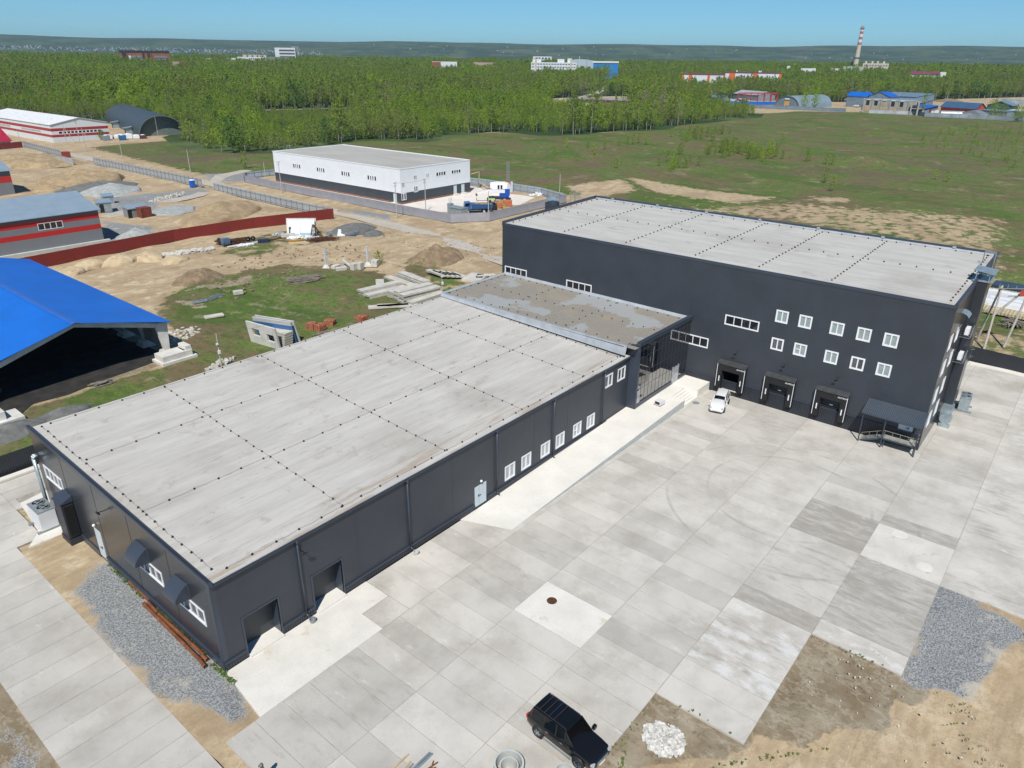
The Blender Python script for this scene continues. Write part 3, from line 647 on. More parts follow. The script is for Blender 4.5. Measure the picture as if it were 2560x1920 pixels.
for x in (0.35, 5.9, 6.1, 11.5, 11.65, 17.2, 22.0, 28.0, 33.5, 39.1, 45.9): mb = MB(); mb.box(x-0.02, -0.014, 0.66, x+0.02, -0.002, 7.05); mb.build('seam_strip', M_trim, A)
for y, z in ((5.6, 7.3), (11.3, 7.55), (17.0, 7.85), (22.7, 8.05)): mb = MB(); mb.box(-0.010, y-0.02, 0.7, -0.002, y+0.02, z); mb.build('seam_strip', M_black, A)
for i, w in enumerate(wa):
    window(A, 'y', 0, *w, n=2, pane=(M_blind2 if i < 6 else M_halfg), tr=(0 if i == 4 else None), fw=0.15, mull=0.14)
for w in ((23.65, 27.45, 4.1, 5.42), (7.08, 10.98, 3.15, 4.45), (1.45, 5.4, 2.95, 4.25)):
    window(A, 'x', 0, *w, n=4, pane=M_halfg, fw=0.14, mull=0.09)
for x, pot in ((6.42, 1), (16.75, 1), (27.75, 0), (36.55, 0), (45.75, 0)):      # downpipes
    d = MB(); d.tube((x, -0.14, 0.55), (x, -0.14, 7.03), 0.075, n=8); d.tube((x, -0.14, 0.55), (x+0.12, -0.34, 0.30), 0.075, n=8)
    d.tube((x-0.0, -0.14, 6.75), (x, -0.14, 7.03), 0.11, n=8); d.build('downpipe', M_trim, A, smooth=True)
def door(parent, plane, c, u0, u1, z0, z1, out=-1, lamp=None, leaf2=True, mat=None):
    d = MB(); slabbox(d, plane, c, u0, u1, z0, z1, -0.06, 0.03, out)
    um = u0+(u1-u0)*0.36
    do = d.build('door', mat or M_door, parent)
    if leaf2:
        q = MB(); slabbox(q, plane, c, um-0.012, um+0.012, z0+0.03, z1-0.03, 0.031, 0.036, out); q.build('leaf_joint', M_grey, do)
    h = MB(); slabbox(h, plane, c, um-0.12, um-0.03, z0+0.95, z0+1.15, 0.031, 0.08, out); slabbox(h, plane, c, um+0.04, um+0.2, z0+1.02, z0+1.06, 0.031, 0.09, out); h.build('handle', M_black, do)
    return do
door(A, 'y', 0, 24.80, 26.35, 0.28, 2.36)
door(A, 'x', 0, 17.55, 18.7, 0.28, 2.95, leaf2=False)
def bulb(parent, c):
    l = MB(); pr = [(0.0, -0.13)]+[(0.13*math.sin(a), -0.13*math.cos(a)) for a in [0.5, 1.0, 1.57, 2.1, 2.7]]+[(0.0, 0.13)]
    l.lathe(pr, c, 10); return l.build('wall_lamp', M_white, parent, smooth=True)
bulb(A, (25.57, -0.13, 2.76)); bulb(A, (-0.13, 18.2, 3.42))
def flood(parent, plane, c, u, z, out):
    f = MB()
    if plane == 'y': f.beam((u, c, z), (u, c-0.45, z+0.05), 0.05); f.obox((u, c-0.5, z), (0.34, 0.10, 0.26), rx=0.7)
    else: f.beam((c, u, z), (c-0.45, u, z+0.05), 0.05); f.obox((c-0.5, u, z), (0.10, 0.34, 0.26), ry=-0.7)
    return f.build('floodlight', M_black, parent)
flood(A, 'y', 0, 6.75, 5.95, -1); flood(A, 'x', 0, 15.2, 6.1, -1)
def hood(y0, y1, z0):                                # curved metal hood over a window
    h = MB(); rows = []
    for i in range(9):
        a = i/8*math.pi*0.5; rows.append([(-1.0*math.sin(a)-0.01, y0, z0+1.5-0.65*(1-math.cos(a))-0.45*math.sin(a)), (-1.0*math.sin(a)-0.01, y1, z0+1.5-0.65*(1-math.cos(a))-0.45*math.sin(a))])
    h.grid(rows)
    for y in (y0, y1): h.poly([(r[0][0], y, r[0][2]) for r in rows]+[(-0.01, y, z0+0.25)])
    return h.build('window_hood', M_trim, A)
hood(8.75, 10.45, 4.22); hood(3.2, 4.90, 4.05)
zl = zA(0, 20.2)
rows = [(0.9, 1.2, 0.9, 28.2, 23), (1.6, 0.55, 49.8, 0.55, 27), (1.6, 28.3, 50.2, 28.9-0.4, 25), (1.2, 20.2, 50, 20.2, 26), (0.9, 10.35, 50, 10.35, 26),
        (11.0, 0.6, 11.7, 28.2, 24), (21.8, 0.6, 22.2, 28.2, 24), (32.2, 0.6, 33.0, 28.0, 23), (42.6, 0.6, 42.7, 28.2, 21), (49.6, 0.8, 50.0, 28.0, 20)]
holders(A, rows, zA)

# low link block with mirrored facade (C)
CX0, CX1 = 51.0, 63.66
C_ = thing('link_building', (51, 0, 0), 'low link block with mirrored glass front and patchy gravel roof between two dark halls', 'building')
def zC(x, y): return 8.45+0.2*y/29
mb = MB(); mb.poly([(CX0-0.9, -1.1, zC(0, 0)), (CX1, -1.1, zC(0, 0)), (CX1, 29.1, zC(0, 29)), (CX0-0.9, 29.1, zC(0, 29))]); mb.build('roof', M_roofg, C_)
mb = MB(); wall(mb, 'y', 29.1, CX0-0.9, CX1, 0, 8.6, out=1)
wall(mb, 'x', CX0-0.9, 0.4, 29.1, 7.0, 8.5); wall(mb, 'x', CX0+0.001, -1.2, 0.4, 0, 8.5); mb.build('side_wall', M_panel, C_)
M_flash = mk('pale_flashing', (0.42, 0.45, 0.48), 0.45, 0.2, 0.08, 1.0)
mb = MB()
mb.poly([(CX0-1.12, 0.0, 7.50), (CX0-0.85, 0.0, 8.60), (CX0-0.85, 28.9, 8.86), (CX0-1.12, 28.9, 8.5)]); mb.poly([(CX0-0.85, 0, 8.60), (CX0-0.55, 0, 8.58), (CX0-0.55, 28.9, 8.84), (CX0-0.85, 28.9, 8.86)])
mb.poly([(CX1-0.30, -0.9, 8.47), (CX1-0.01, -0.9, 8.80), (CX1-0.01, 29.2, 9.0), (CX1-0.30, 29.2, 8.67)])
mb.poly([(CX0-0.45, 28.8, 8.7), (CX1, 28.8, 8.7), (CX1, 29.2, 8.85), (CX0-0.45, 29.2, 8.85)])
mb.build('flashing', M_flash, C_)
mb = MB(); mb.box(CX0-0.10, -1.30, 8.60, CX1-0.01, -0.85, 9.0); mb.box(CX0-0.14, -1.36, 9.0, CX1-0.005, -0.80, 9.04); mb.box(CX0-0.02, -1.22, 0.9, CX0+0.24, -0.01, 8.6); mb.build('parapet', M_trim, C_)
g = MB(); g.poly([(CX0+0.05, -1.10, 0.9), (CX1, -1.10, 0.9), (CX1, -1.10, 8.6), (CX0+0.05, -1.10, 8.6)])
gl = g.build('glass_front', M_refl, C_)
mb = MB(); nC = 14
for i in range(nC+1):
    x = CX0+0.28+(CX1-CX0-0.38)*i/nC; mb.box(x-0.018, -1.118, 1.35, x+0.018, -1.101, 8.6)
for z in (1.4, 3.1, 5.0, 6.9, 7.9): mb.box(CX0+0.05, -1.116, z-0.02, CX1, -1.102, z+0.02)
mb.box(CX0+0.05, -1.20, 0.9, CX0+9.0*0.98, -1.10, 1.40); mb.box(CX0+10.4, -1.20, 0.9, CX1, -1.10, 1.40)
mb.build('glazing_bars', M_trim, gl)
M_film = mk('milky_film', (0.40, 0.43, 0.45), 0.2, 0, 0.15, 2, spec=0.8)
mb = MB(); mb.poly([(59.95, -1.19, 1.06), (61.35, -1.19, 1.06), (61.35, -1.19, 3.2), (59.95, -1.19, 3.2)]); mb.box(59.9, -1.2, 1.0, 59.96, -1.1, 3.25); mb.box(61.35, -1.2, 1.0, 61.41, -1.1, 3.25); mb.box(60.62, -1.2, 1.0, 60.67, -1.1, 3.2); mb.build('entrance_door', M_film, C_)
mb = MB(); mb.poly([(51.2, -1.18, 0.95), (51.95, -1.18, 0.95), (51.95, -1.18, 3.0), (51.2, -1.18, 3.0)]); mb.tube((51.85, -1.25, 1.6), (51.85, -1.25, 2.1), 0.02, n=5); mb.build('glass_door', M_film, C_)
holders(C_, [(51.3, 0.3, 51.3, 28.5, 20), (63.0, 0.3, 63.0, 28.5, 20), (57.2, 0.5, 57.2, 28.5, 20), (51.3, 28.6, 63, 28.6, 9), (51.5, 19.3, 62.8, 19.3, 9), (51.5, 9.3, 62.8, 9.3, 9), (51.5, -0.4, 62.8, -0.4, 9)], zC, wires=False)

# ================================================================ tall hall (B)
BX, BY0, BY1, BH, BD, BH2 = 63.67, -28.50, 29.63, 16.06, 24.05, 16.60
B = thing('warehouse', (BX, BY0, 0), 'tall dark grey hall with three loading docks and ten small square windows', 'warehouse')
def zB(x, y): return BH-0.02+(BH2-BH)*(x-BX)/BD
sq = [(y-1.42, y, 10.55, 12.0) for y in (-11.25, -13.88, -17.3, -20.07, -22.74)] + [(y-1.42, y, 7.2, 8.65) for y in (-11.25, -13.88, -17.3, -20.07, -22.74)]
st4 = [(25.0, 29.1, 8.68, 9.92), (13.8, 18.0, 8.7, 9.92), (-9.55, -5.35, 8.85, 10.1), (-3.65, 0.5, 5.25, 6.55)]
docks = [-7.22, -13.12, -19.03]
holes = [whole(*w) for w in sq+st4]+[(c-1.08, c+1.08, 0.72, 3.10) for c in docks]
mb = MB(); wall(mb, 'x', BX, BY0, BY1, 0, BH, holes, 0.15, -1); mb.build('front_wall', M_panel, B)
mb = MB(); mb.box(BX+0.0, BY0+1.0, 0, BX+0.6, BY1, 0.7); mb.build('dock_sill', M_concr, B)
sw = [(x, x+1.35, z, z+1.65) for z in (10.9, 8.1, 4.95, 2.2) for x in (65.0, 68.6)]
mb = MB(); wall(mb, 'y', BY0, BX, BX+BD, 0, BH, [whole(*w) for w in sw], 0.1, -1, z1b=BH2); mb.build('side_wall', M_gable, B)
mb = MB(); wall(mb, 'y', BY1, BX, BX+BD, 0, BH, out=1, z1b=BH2); wall(mb, 'x', BX+BD, BY0, BY1, 0, BH2, out=1); mb.build('rear_wall', M_panel, B)
mb = MB(); mb.poly([(BX, BY0, zB(BX, 0)), (BX+BD, BY0, zB(BX+BD, 0)), (BX+BD, BY1, zB(BX+BD, 0)), (BX, BY1, zB(BX, 0))]); mb.build('roof', M_roofy, B)
mb = MB()
mb.box(BX-0.05, BY0-0.08, BH-0.30, BX+0.10, BY1+0.05, BH+0.06)
for y, s in ((BY0, -1), (BY1, 1)):
    y0, y1 = sorted((y+0.06*s, y-0.22*s))
    for k in range(2): mb.poly([(BX, (y0, y1)[k], BH-0.3), (BX+BD+0.1, (y0, y1)[k], BH2-0.1), (BX+BD+0.1, (y0, y1)[k], BH2+0.42), (BX, (y0, y1)[k], BH+0.30)])
    mb.poly([(BX, y0, BH+0.30), (BX+BD+0.1, y0, BH2+0.42), (BX+BD+0.1, y1, BH2+0.42), (BX, y1, BH+0.30)])
    mb.poly([(BX, y0, BH-0.3), (BX, y1, BH-0.3), (BX, y1, BH+0.30), (BX, y0, BH+0.30)])
mb.box(BX+BD-0.25, BY0, BH2-0.1, BX+BD+0.12, BY1, BH2+0.42)
mb.build('edge_flashing', M_trim, B)
mb = MB(); mb.poly([(BX+BD-0.50, BY0+0.4, BH2-0.01), (BX+BD-0.26, BY0+0.4, BH2+0.20), (BX+BD-0.26, BY1-0.4, BH2+0.20), (BX+BD-0.50, BY1-0.4, BH2-0.01)])
for i in range(7):
    y = -24+i*8.3; mb.box(BX+BD-0.4, y, BH2+0.2, BX+BD-0.2, y+0.4, BH2+0.44)
mb.build('pale_upstand', M_flash, B)
mb = MB(); mb.box(BX-0.07, BY0, 0.02, BX-0.004, BY1, 1.78, 0); mb.box(BX-0.12, BY0-0.02, 1.78, BX-0.004, BY1, 1.85, 1)
o = mb.build('plinth', [M_riby, M_trim], B)
for y in (19.1, 9.3, -0.5, -5.4, -10.2, -16.1, -22.0, -27.6): mb = MB(); mb.box(BX-0.012, y-0.02, 1.86, BX-0.002, y+0.02, BH-0.3); mb.build('seam_strip', M_trim, B)
panes = [M_blind, M_blind, M_blind, M_blind, M_blind, M_halfg, M_blind, M_blind, M_halfg, M_blind]
for i, w in enumerate(sq): window(B, 'x', BX, *w, n=2, pane=panes[i], fw=0.17, mull=0.12, tr=(1 if i == 6 else None))
for w in st4: window(B, 'x', BX, *w, n=4, fw=0.14, mull=0.08, pane=M_glassd)
for w in sw: window(B, 'y', BY0, *w, n=2, fw=0.17, pane=M_halfg)
def text(s, size, loc, rot, parent, mat, name='lettering', depth=0.004):
    cu = bpy.data.curves.new(name, 'FONT'); cu.body = s; cu.size = size; cu.extrude = depth; cu.space_character = 1.0; cu.align_x = 'CENTER'; cu.offset = size*0.02
    o = bpy.data.objects.new(name, cu); me = bpy.data.meshes.new_from_object(o); bpy.data.objects.remove(o)
    o = link(bpy.data.objects.new(name, me)); me.materials.append(mat); o.rotation_euler = rot
    g = ORG[parent.name]; o.location = Vector(loc)-g; o.parent = parent; ORG[o.name] = g; return o
for k, c in enumerate(docks):
    h = MB(); P = 0.62
    h.box(BX-P, c-1.78, 3.22, BX-0.02, c+1.78, 4.12); h.box(BX-P, c-1.78, 0.86, BX-0.02, c-1.10, 3.22); h.box(BX-P, c+1.10, 0.86, BX-0.02, c+1.78, 3.22)
    s = h.build('dock_shelter', M_black, B)
    q = MB(); x0 = BX-P-0.012
    q.box(x0, c-1.76, 4.02, x0+0.011, c+1.76, 4.08); q.box(x0, c-1.76, 1.0, x0+0.011, c-1.70, 4.02); q.box(x0, c+1.70, 1.0, x0+0.011, c+1.76, 4.02)
    q.box(x0, c-1.42, 1.75, x0+0.011, c-1.30, 2.45); q.box(x0, c+1.30, 1.75, x0+0.011, c+1.42, 2.45); q.build('white_edging', M_white, s)
    q = MB(); q.poly([(BX-P-0.1, c-1.8, 4.13), (BX-P-0.1, c+1.8, 4.13), (BX-0.02, c+1.8, 4.42), (BX-0.02, c-1.8, 4.42)]); q.poly([(BX-P-0.1, c-1.8, 4.06), (BX-P-0.1, c+1.8, 4.06), (BX-P-0.1, c+1.8, 4.13), (BX-P-0.1, c-1.8, 4.13)])
    for s2 in (-1.8, 1.8): q.poly([(BX-P-0.1, c+s2, 4.06), (BX-P-0.1, c+s2, 4.13), (BX-0.02, c+s2, 4.42), (BX-0.02, c+s2, 4.06)])
    q.build('shelter_roof', mk('shelter_top', (0.05, 0.052, 0.055), 0.6, 0, 0.15, 2), s)
    text('ALUTECH', 0.22, (x0-0.006, c-1.18, 3.72), (R(90), 0, R(-90)), s, M_white)
    q = MB(); q.box(BX-0.35, c-1.55, 0.45, BX-0.1, c-1.15, 0.85); q.box(BX-0.35, c+1.15, 0.45, BX-0.1, c+1.55, 0.85); q.build('bumper', M_black, s)
    if k == 0:
        q = MB(); q.poly([(BX+0.5, c-1.1, 0.72), (BX+0.5, c+1.1, 0.72), (BX+0.5, c+1.1, 1.0), (BX+0.5, c-1.1, 1.0)]); q.box(BX-0.2, c-1.0, 0.62, BX+2.5, c+1.0, 0.715); q.build('loading_sill', M_concr, B)
        q = MB(); q.box(BX+3, c-3, 0, BX+3.1, c+3, 5); q.poly([(BX+0.16, c-3, 5), (BX+3, c-3, 5), (BX+3, c+3, 5), (BX+0.16, c+3, 5)]); q.poly([(BX+0.16, c+1.2, 0.7), (BX+3, c+1.2, 0.7), (BX+3, c+1.2, 5), (BX+0.16, c+1.2, 5)]); q.poly([(BX+0.16, c-1.2, 0.7), (BX+3, c-1.2, 0.7), (BX+3, c-1.2, 5), (BX+0.16, c-1.2, 5)]); q.build('dock_interior', M_black, B)
    else:
        q = MB(); q.poly([(BX+0.14, c-1.08, 0.72), (BX+0.14, c+1.08, 0.72), (BX+0.14, c+1.08, 3.1), (BX+0.14, c-1.08, 3.1)]); d = q.build('dock_door', M_ribz, B)
        q = MB(); q.box(BX+0.11, c-0.18, 2.3, BX+0.135, c+0.18, 2.42); q.build('peep_window', M_white, d)
for y, z in ((-7.35, 5.62), (-13.2, 5.62), (-19.1, 5.65)): flood(B, 'x', BX, y, z, -1)
for y in (-9.9, -15.9): 
    q = MB(); q.beam((BX-0.1, y, 1.62), (BX-0.5, y+0.02, 1.30), 0.07); q.build('bracket_lamp', M_black, B)
q = MB(); slabbox(q, 'x', BX, -24.6, -23.7, 5.25, 6.1, 0.0, 0.03); 
for i in range(9): slabbox(q, 'x', BX, -24.55, -23.75, 5.3+i*0.085, 5.33+i*0.085, 0.03, 0.05)
q.build('vent_grille', M_trim, B)
# lean-to canopy, landing and steps at the right end of the docks
cnp = MB(); cnp.poly([(BX-2.35, -22.75, 3.62), (BX-0.03, -22.75, 4.45), (BX-0.03, -28.62, 4.45), (BX-2.35, -28.62, 3.62)]); cnp.poly([(BX-2.35, -22.75, 3.56), (BX-0.03, -22.75, 4.39), (BX-0.03, -28.62, 4.39), (BX-2.35, -28.62, 3.56)])
cnp.poly([(BX-2.35, -22.75, 3.56), (BX-2.35, -28.62, 3.56), (BX-2.35, -28.62, 3.62), (BX-2.35, -22.75, 3.62)])
CN = thing('canopy', (62, -25.6, 0), 'dark ribbed lean-to canopy over steel landing at right end of the dock wall', 'canopy')
cnp.build('canopy_roof', M_canopy, CN)
q = MB()
for y in (-22.95, -25.2, -28.45): q.beam((61.75, y, 0.0), (61.45, y, 3.55), 0.11)
q.beam((61.42, -22.8, 3.5), (61.42, -28.6, 3.5), 0.08, 0.14)
for y in (-22.95, -28.45): q.beam((61.45, y, 3.5), (BX-0.1, y, 4.30), 0.08)
q.build('support_frame', M_trim, CN)
q = MB(); q.tube((61.28, -22.8, 3.55), (61.28, -28.6, 3.55), 0.06, n=6); q.build('gutter', M_trim, CN)
LD = thing('landing', (62.6, -26.8, 0), 'steel landing with railing and steps under the dark lean-to canopy', 'steel stairs')
q = MB(); q.box(61.9, -28.35, 1.02, BX-0.14, -25.3, 1.12); q.build('deck', mk('deck_plate', (0.44, 0.45, 0.40), 0.6, 0.2, 0.08, 1), LD)
q = MB(); q.box(61.82, -28.42, 0.95, 61.9, -25.25, 1.12)
for y in (-28.3, -25.4): q.beam((62.0, y, 0), (62.0, y, 1.0), 0.08)
for s in (0, 0.95):
    q.beam((61.95+s*1.2, -25.3, 1.05), (61.95+s*1.2, -23.1, 0.06), 0.05, 0.16)
q.build('beam_frame', M_trim, LD)
for i in range(6):
    t_ = (i+0.5)/6; s = MB(); yy = -25.3+2.2*t_; s.box(61.95, yy-0.16, 1.02-1.0*t_, 63.1, yy+0.16, 1.05-1.0*t_); s.build('step', M_grey, LD)
q = MB(); M_rail = mk('pale_rail', (0.36, 0.32, 0.24), 0.5, 0.2, 0.05, 2)
for z in (1.55, 2.0):
    q.tube((61.88, -28.35, z), (61.88, -25.3, z), 0.025, n=5); q.tube((61.88, -28.35, z), (63.4, -28.35, z), 0.025, n=5); q.tube((61.95, -25.3, z), (61.95, -23.1, z-1.0), 0.025, n=5)
for i in range(5): q.tube((61.88, -28.35+i*0.76, 1.1), (61.88, -28.35+i*0.76, 2.0), 0.02, n=5)
for i in range(4): q.tube((61.95, -25.3+i*0.72, 1.05-0.33*i), (61.95, -25.3+i*0.72, 2.0-0.33*i), 0.02, n=5)
for i in range(4): q.beam((61.88, -28.3+i*0.76, 1.12), (61.88, -27.95+i*0.76, 1.5), 0.03)
q.build('railing', M_rail, LD)
door(B, 'x', BX, -27.55, -26.15, 1.12, 3.25, out=-1)
# things hung on the right side wall
def y0(x, z): return (x, BY0, z)
q = MB(); q.box(74.0, BY0-1.0, 1.9, 76.6, BY0-0.02, 16.4); DU = thing('ventilation_duct', (75.3, BY0-0.5, 0), 'tall square steel duct climbing the right side wall of the tall hall', 'duct')
q.build('shaft', M_gable, DU)
q = MB(); q.box(73.9, BY0-1.2, 16.4, 76.7, BY0+0.5, 16.5); q.box(74.0, BY0-1.05, 17.25, 76.6, BY0+0.3, 17.3); q.poly([(73.8, BY0-1.4, 17.32), (76.8, BY0-1.4, 17.32), (76.8, BY0+0.6, 17.55), (73.8, BY0+0.6, 17.55)])
for x in (74.05, 76.55):
    for y in (BY0-1.0, BY0+0.25): q.beam((x, y, 16.4), (x, y, 17.35), 0.08)
q.build('cowl', M_galv, DU)
q = MB(); q.lathe([(0.0, -0.35), (0.62, -0.35), (0.62, 0.35), (0, 0.35)], (0, 0, 0), 16); q.xf(lambda p_: Vector((72.0+p_.z, BY0-0.9+p_.x, 1.0+p_.y))); q.box(71.4, BY0-1.5, 0.0, 71.8, BY0-0.4, 0.4); q.box(72.2, BY0-1.2, 1.0, 74.6, BY0-0.2, 1.9); q.build('fan_casing', M_galv, DU)
for z in (11.2, 8.3):
    a = thing('ac_unit', (72.4, BY0-0.5, z), ('upper' if z > 10 else 'lower')+' white cooling unit in a steel cage on the side wall of the tall hall', 'air conditioner', 'caged cooling units on the side wall')
    q = MB(); q.box(72.0, BY0-0.75, z-0.3, 73.1, BY0-0.35, z+0.45); q.build('unit_casing', M_white, a)
    q = MB()
    for x in (71.7, 72.5, 73.3):
        q.beam((x, BY0, z-0.5), (x, BY0-1.0, z-0.5), 0.04); q.beam((x, BY0-1.0, z-0.5), (x, BY0-1.0, z+0.6), 0.03)
    for zz in (z-0.5, z-0.1, z+0.25, z+0.6): q.beam((71.7, BY0-1.0, zz), (73.3, BY0-1.0, zz), 0.03)
    q.build('cage', M_grey, a)
q = MB(); rows = []
for i in range(6):
    a = i/5*1.3; rows.append([(67.9, BY0-0.8*math.sin(a), 14.35-0.6*(1-math.cos(a))), (69.7, BY0-0.8*math.sin(a), 14.35-0.6*(1-math.cos(a)))])
q.grid(rows); q.build('curved_hood', M_galv, B)
LDR = thing('ladder', (82.5, BY0-0.4, 0), 'caged steel ladder at the far end of the tall hall side wall', 'ladder')
q = MB(); xl = 82.6
for x in (xl-0.3, xl+0.3): q.tube((x, BY0-0.22, 2.2), (x, BY0-0.22, 17.9), 0.035, n=5)
for x in (xl-0.3, xl+0.3): q.path([(x, BY0-0.22, 17.9), (x, BY0+0.9, 17.9), (x, BY0+0.9, 16.7)], 0.035, 5)
for i in range(44): q.tube((xl-0.3, BY0-0.22, 2.4+i*0.34), (xl+0.3, BY0-0.22, 2.4+i*0.34), 0.015, n=4)
q.build('rails', M_grey, LDR)
for i in range(15):
    z = 4.3+i*0.95; pts = [(xl-0.3, BY0-0.22, z)]+[(xl+0.42*math.sin(a), BY0-0.45-0.42*math.cos(a), z) for a in np.linspace(-1.9, 1.9, 9)]+[(xl+0.3, BY0-0.22, z)]
    q = MB(); q.path(pts, 0.018, 4); q.build('cage_hoop', M_grey, LDR)
q = MB(); M_pipeb = mk('buff_pipe', (0.34, 0.31, 0.24), 0.45, 0.2, 0.1, 1)
for x in (80.6, 81.3): q.path([(x, BY0-0.14, 0.1), (x, BY0-0.14, 16.3)], 0.08, 6)
q.build('downpipe', M_pipeb, B)
# rear chimney cowl and ladder at the north end
q = MB(); q.box(75.8, BY1+0.05, 14.5, 77.6, BY1+1.5, 17.3); q.build('exhaust_shaft', M_trim, B)
q = MB(); cx_, cy_ = 76.7, BY1+0.78; q.lathe([(1.35, 0), (0.25, 0.38), (0, 0.38)], (cx_, cy_, 17.75), 4); 
for a in range(4): q.beam((cx_+0.75*math.cos(a*1.57+.78), cy_+0.6*math.sin(a*1.57+.78), 17.3), (cx_+0.75*math.cos(a*1.57+.78), cy_+0.6*math.sin(a*1.57+.78), 17.8), 0.06)
q.build('exhaust_cowl', M_galv, B)
q = MB()
for y in (BY1+0.15, BY1+1.2):
    for x in (82.2, 83.4): q.tube((x, y, 12), (x, y, 18.2), 0.035, n=5)
for z in (17.2, 17.7, 18.2): q.path([(82.2, BY1+1.2, z), (83.4, BY1+1.2, z), (83.4, BY1-0.6, z)], 0.03, 5); q.path([(82.2, BY1+1.2, z), (82.2, BY1-0.6, z)], 0.03, 5)
q.build('roof_ladder', M_grey, B)
holders(B, [(65.2, BY0+0.9, 86.8, BY0+0.9, 19), (86.9, BY0+1, 86.9, BY1-1, 34), (65.0, BY1-0.9, 86.8, BY1-0.9, 16), (76.2, BY0+1.2, 76.2, BY1-1, 33),
  (65, 19.6, 86.6, 19.6, 22), (65, 9.8, 86.6, 9.8, 22), (65, 0.0, 86.6, 0.0, 22), (64.8, -16.2, 86.6, -16.2, 22), (65, -8.0, 86.6, -8.0, 22)], zB, wires=False, size=0.15)

# ---------------------------------------------------------------- ramp, steps and landing at the glass front
q = MB(); y_ = -4.55
def rz(x): return 0.02+0.90*max(0, min(1, (x-25.0)/30.5))
rows = [[(x, -0.06, rz(x)), (x, y_, rz(x))] for x in np.linspace(24.6, 56.9, 20)]; q.grid(rows)
q.poly([(22.8, -0.06, 0.012), (24.6, y_, 0.012), (24.6, -0.06, 0.02)])
for a, b in zip(np.linspace(24.6, 56.9, 20)[:-1], np.linspace(24.6, 56.9, 20)[1:]): q.poly([(a, y_, -0.1), (b, y_, -0.1), (b, y_, rz(b)), (a, y_, rz(a))], 1)
q.box(56.9, -2.9, -0.1, 60.4, -0.06, 0.922, 0); q.box(60.4, y_, -0.1, BX-0.08, -0.06, 1.03, 0); 
for i in range(5): q.box(56.9, -2.9-0.33*(i+1), -0.1, 60.4, -2.9-0.33*i, 0.922-0.16*(i+1), 0)
o = q.build('ramp', [M_ramp, M_conlow]); tag(o, 'long pale concrete ramp with steps rising along the front to the glass facade', 'ramp')

# ================================================================ white and black hall with its fenced yard
M_wpanel = mk('white_panel', (0.78, 0.81, 0.84), 0.45, 0, 0.02, 0.3)
M_dkband = mk('dark_band', (0.045, 0.055, 0.068), 0.45, 0, 0.06, 0.3)
M_wroof = mk('grey_membrane', (0.42, 0.41, 0.38), 0.8, 0, 0.06, 0.2, stretch=(1, 0.3, 1))
M_brickb = mk('brick_base', (0.30, 0.15, 0.09), 0.85, 0, 0.2, 2)
WH = thing('white_hall', (123.3, 117.2, 0), 'white flat roofed hall with black lower walls behind a ribbed metal fence', 'warehouse')
x0, y0_, x1, y1_, H = 123.3, 117.2, 152.0, 178.0, 9.6
HWl = [(y, y+4.0, 5.35, 6.75) for y in (163.5, 151.2, 139.2, 127.3)]
def wcoords():  # openings of the short front wall
    return [(125.0,126.9,4.35,5.85),(131.7,133.6,5.6,7.1),(131.9,133.8,2.75,4.45),(137.9,139.6,5.9,7.4),(142.9,147.6,5.7,7.2),(147.95,148.0,5.7,7.0),(149.2,151.3,5.7,7.2)]
FW = [((123.60, 4.71)[0], (124.88, 4.56)[0], (123.59, 4.58)[1], (123.69, 5.97)[1]),
      ((128.33, 6.32)[0], (129.66, 6.18)[0], (128.33, 6.20)[1], (128.41, 7.47)[1]),
      ((128.32, 3.09)[0], (129.89, 2.90)[0], (128.29, 2.74)[1], (128.40, 4.46)[1]),
      ((133.32, 6.66)[0], (134.44, 6.55)[0], (133.29, 6.23)[1], (133.36, 7.53)[1]),
      ((137.30, 6.69)[0], (141.45, 6.72)[0], (137.27, 6.17)[1], (137.33, 7.44)[1]),
      ((143.76, 6.49)[0], (147.90, 6.53)[0], (143.75, 6.22)[1], (143.79, 7.38)[1]),
      ((123.45, 1.73)[0], (125.27, 1.51)[0], (123.40, 1.09)[1], (123.54, 3.01)[1])]
def twotone(name, plane, c, u0, u1, out, holes, parent):
    mb = MB(); hl = [h for h in holes]
    wall(mb, plane, c, u0, u1, 0.45, 3.05, [(a, b, max(s, 0.46), min(e, 3.04)) for a, b, s, e in hl if s < 3.04], 0.12, out, m=1)
    wall(mb, plane, c, u0, u1, 3.05, H, [(a, b, max(s, 3.06), e) for a, b, s, e in hl if e > 3.06], 0.12, out, m=0)
    slabbox(mb, plane, c, u0, u1, -0.1, 0.45, -0.2, 0.03, out, 2)
    return mb.build(name, [M_wpanel, M_dkband, M_brickb], parent)
twotone('long_wall', 'x', x0, y0_, y1_, -1, [whole(*h) for h in HWl], WH)
twotone('front_wall', 'y', y0_, x0, x1, -1, [whole(*h) for h in FW], WH)
twotone('rear_wall', 'y', y1_, x0, x1, 1, [], WH); twotone('far_wall', 'x', x1, y0_, y1_, 1, [], WH)
for h in HWl: window(WH, 'x', x0, *h, n=4, fw=0.12, mull=0.5, casing=False)
for i, h in enumerate(FW): window(WH, 'y', y0_, *h, n=(4 if i in (4, 5) else 2), fw=0.16, mull=0.3)
mb = MB(); mb.poly([(x0, y0_, H-0.12), (x1, y0_, H-0.12), (x1, y1_, H-0.12), (x0, y1_, H-0.12)]); mb.build('roof', M_wroof, WH)
mb = MB(); mb.box(x0-0.08, y0_-0.08, H-0.1, x0+0.25, y1_+0.08, H+0.12); mb.box(x0+0.25, y0_-0.08, H-0.1, x1+0.08, y0_+0.25, H+0.12); mb.box(x1-0.25, y0_+0.25, H-0.1, x1+0.08, y1_+0.08, H+0.12); mb.box(x0+0.25, y1_-0.25, H-0.1, x1-0.25, y1_+0.08, H+0.12); mb.build('roof_edge', M_white, WH)
mb = MB(); 
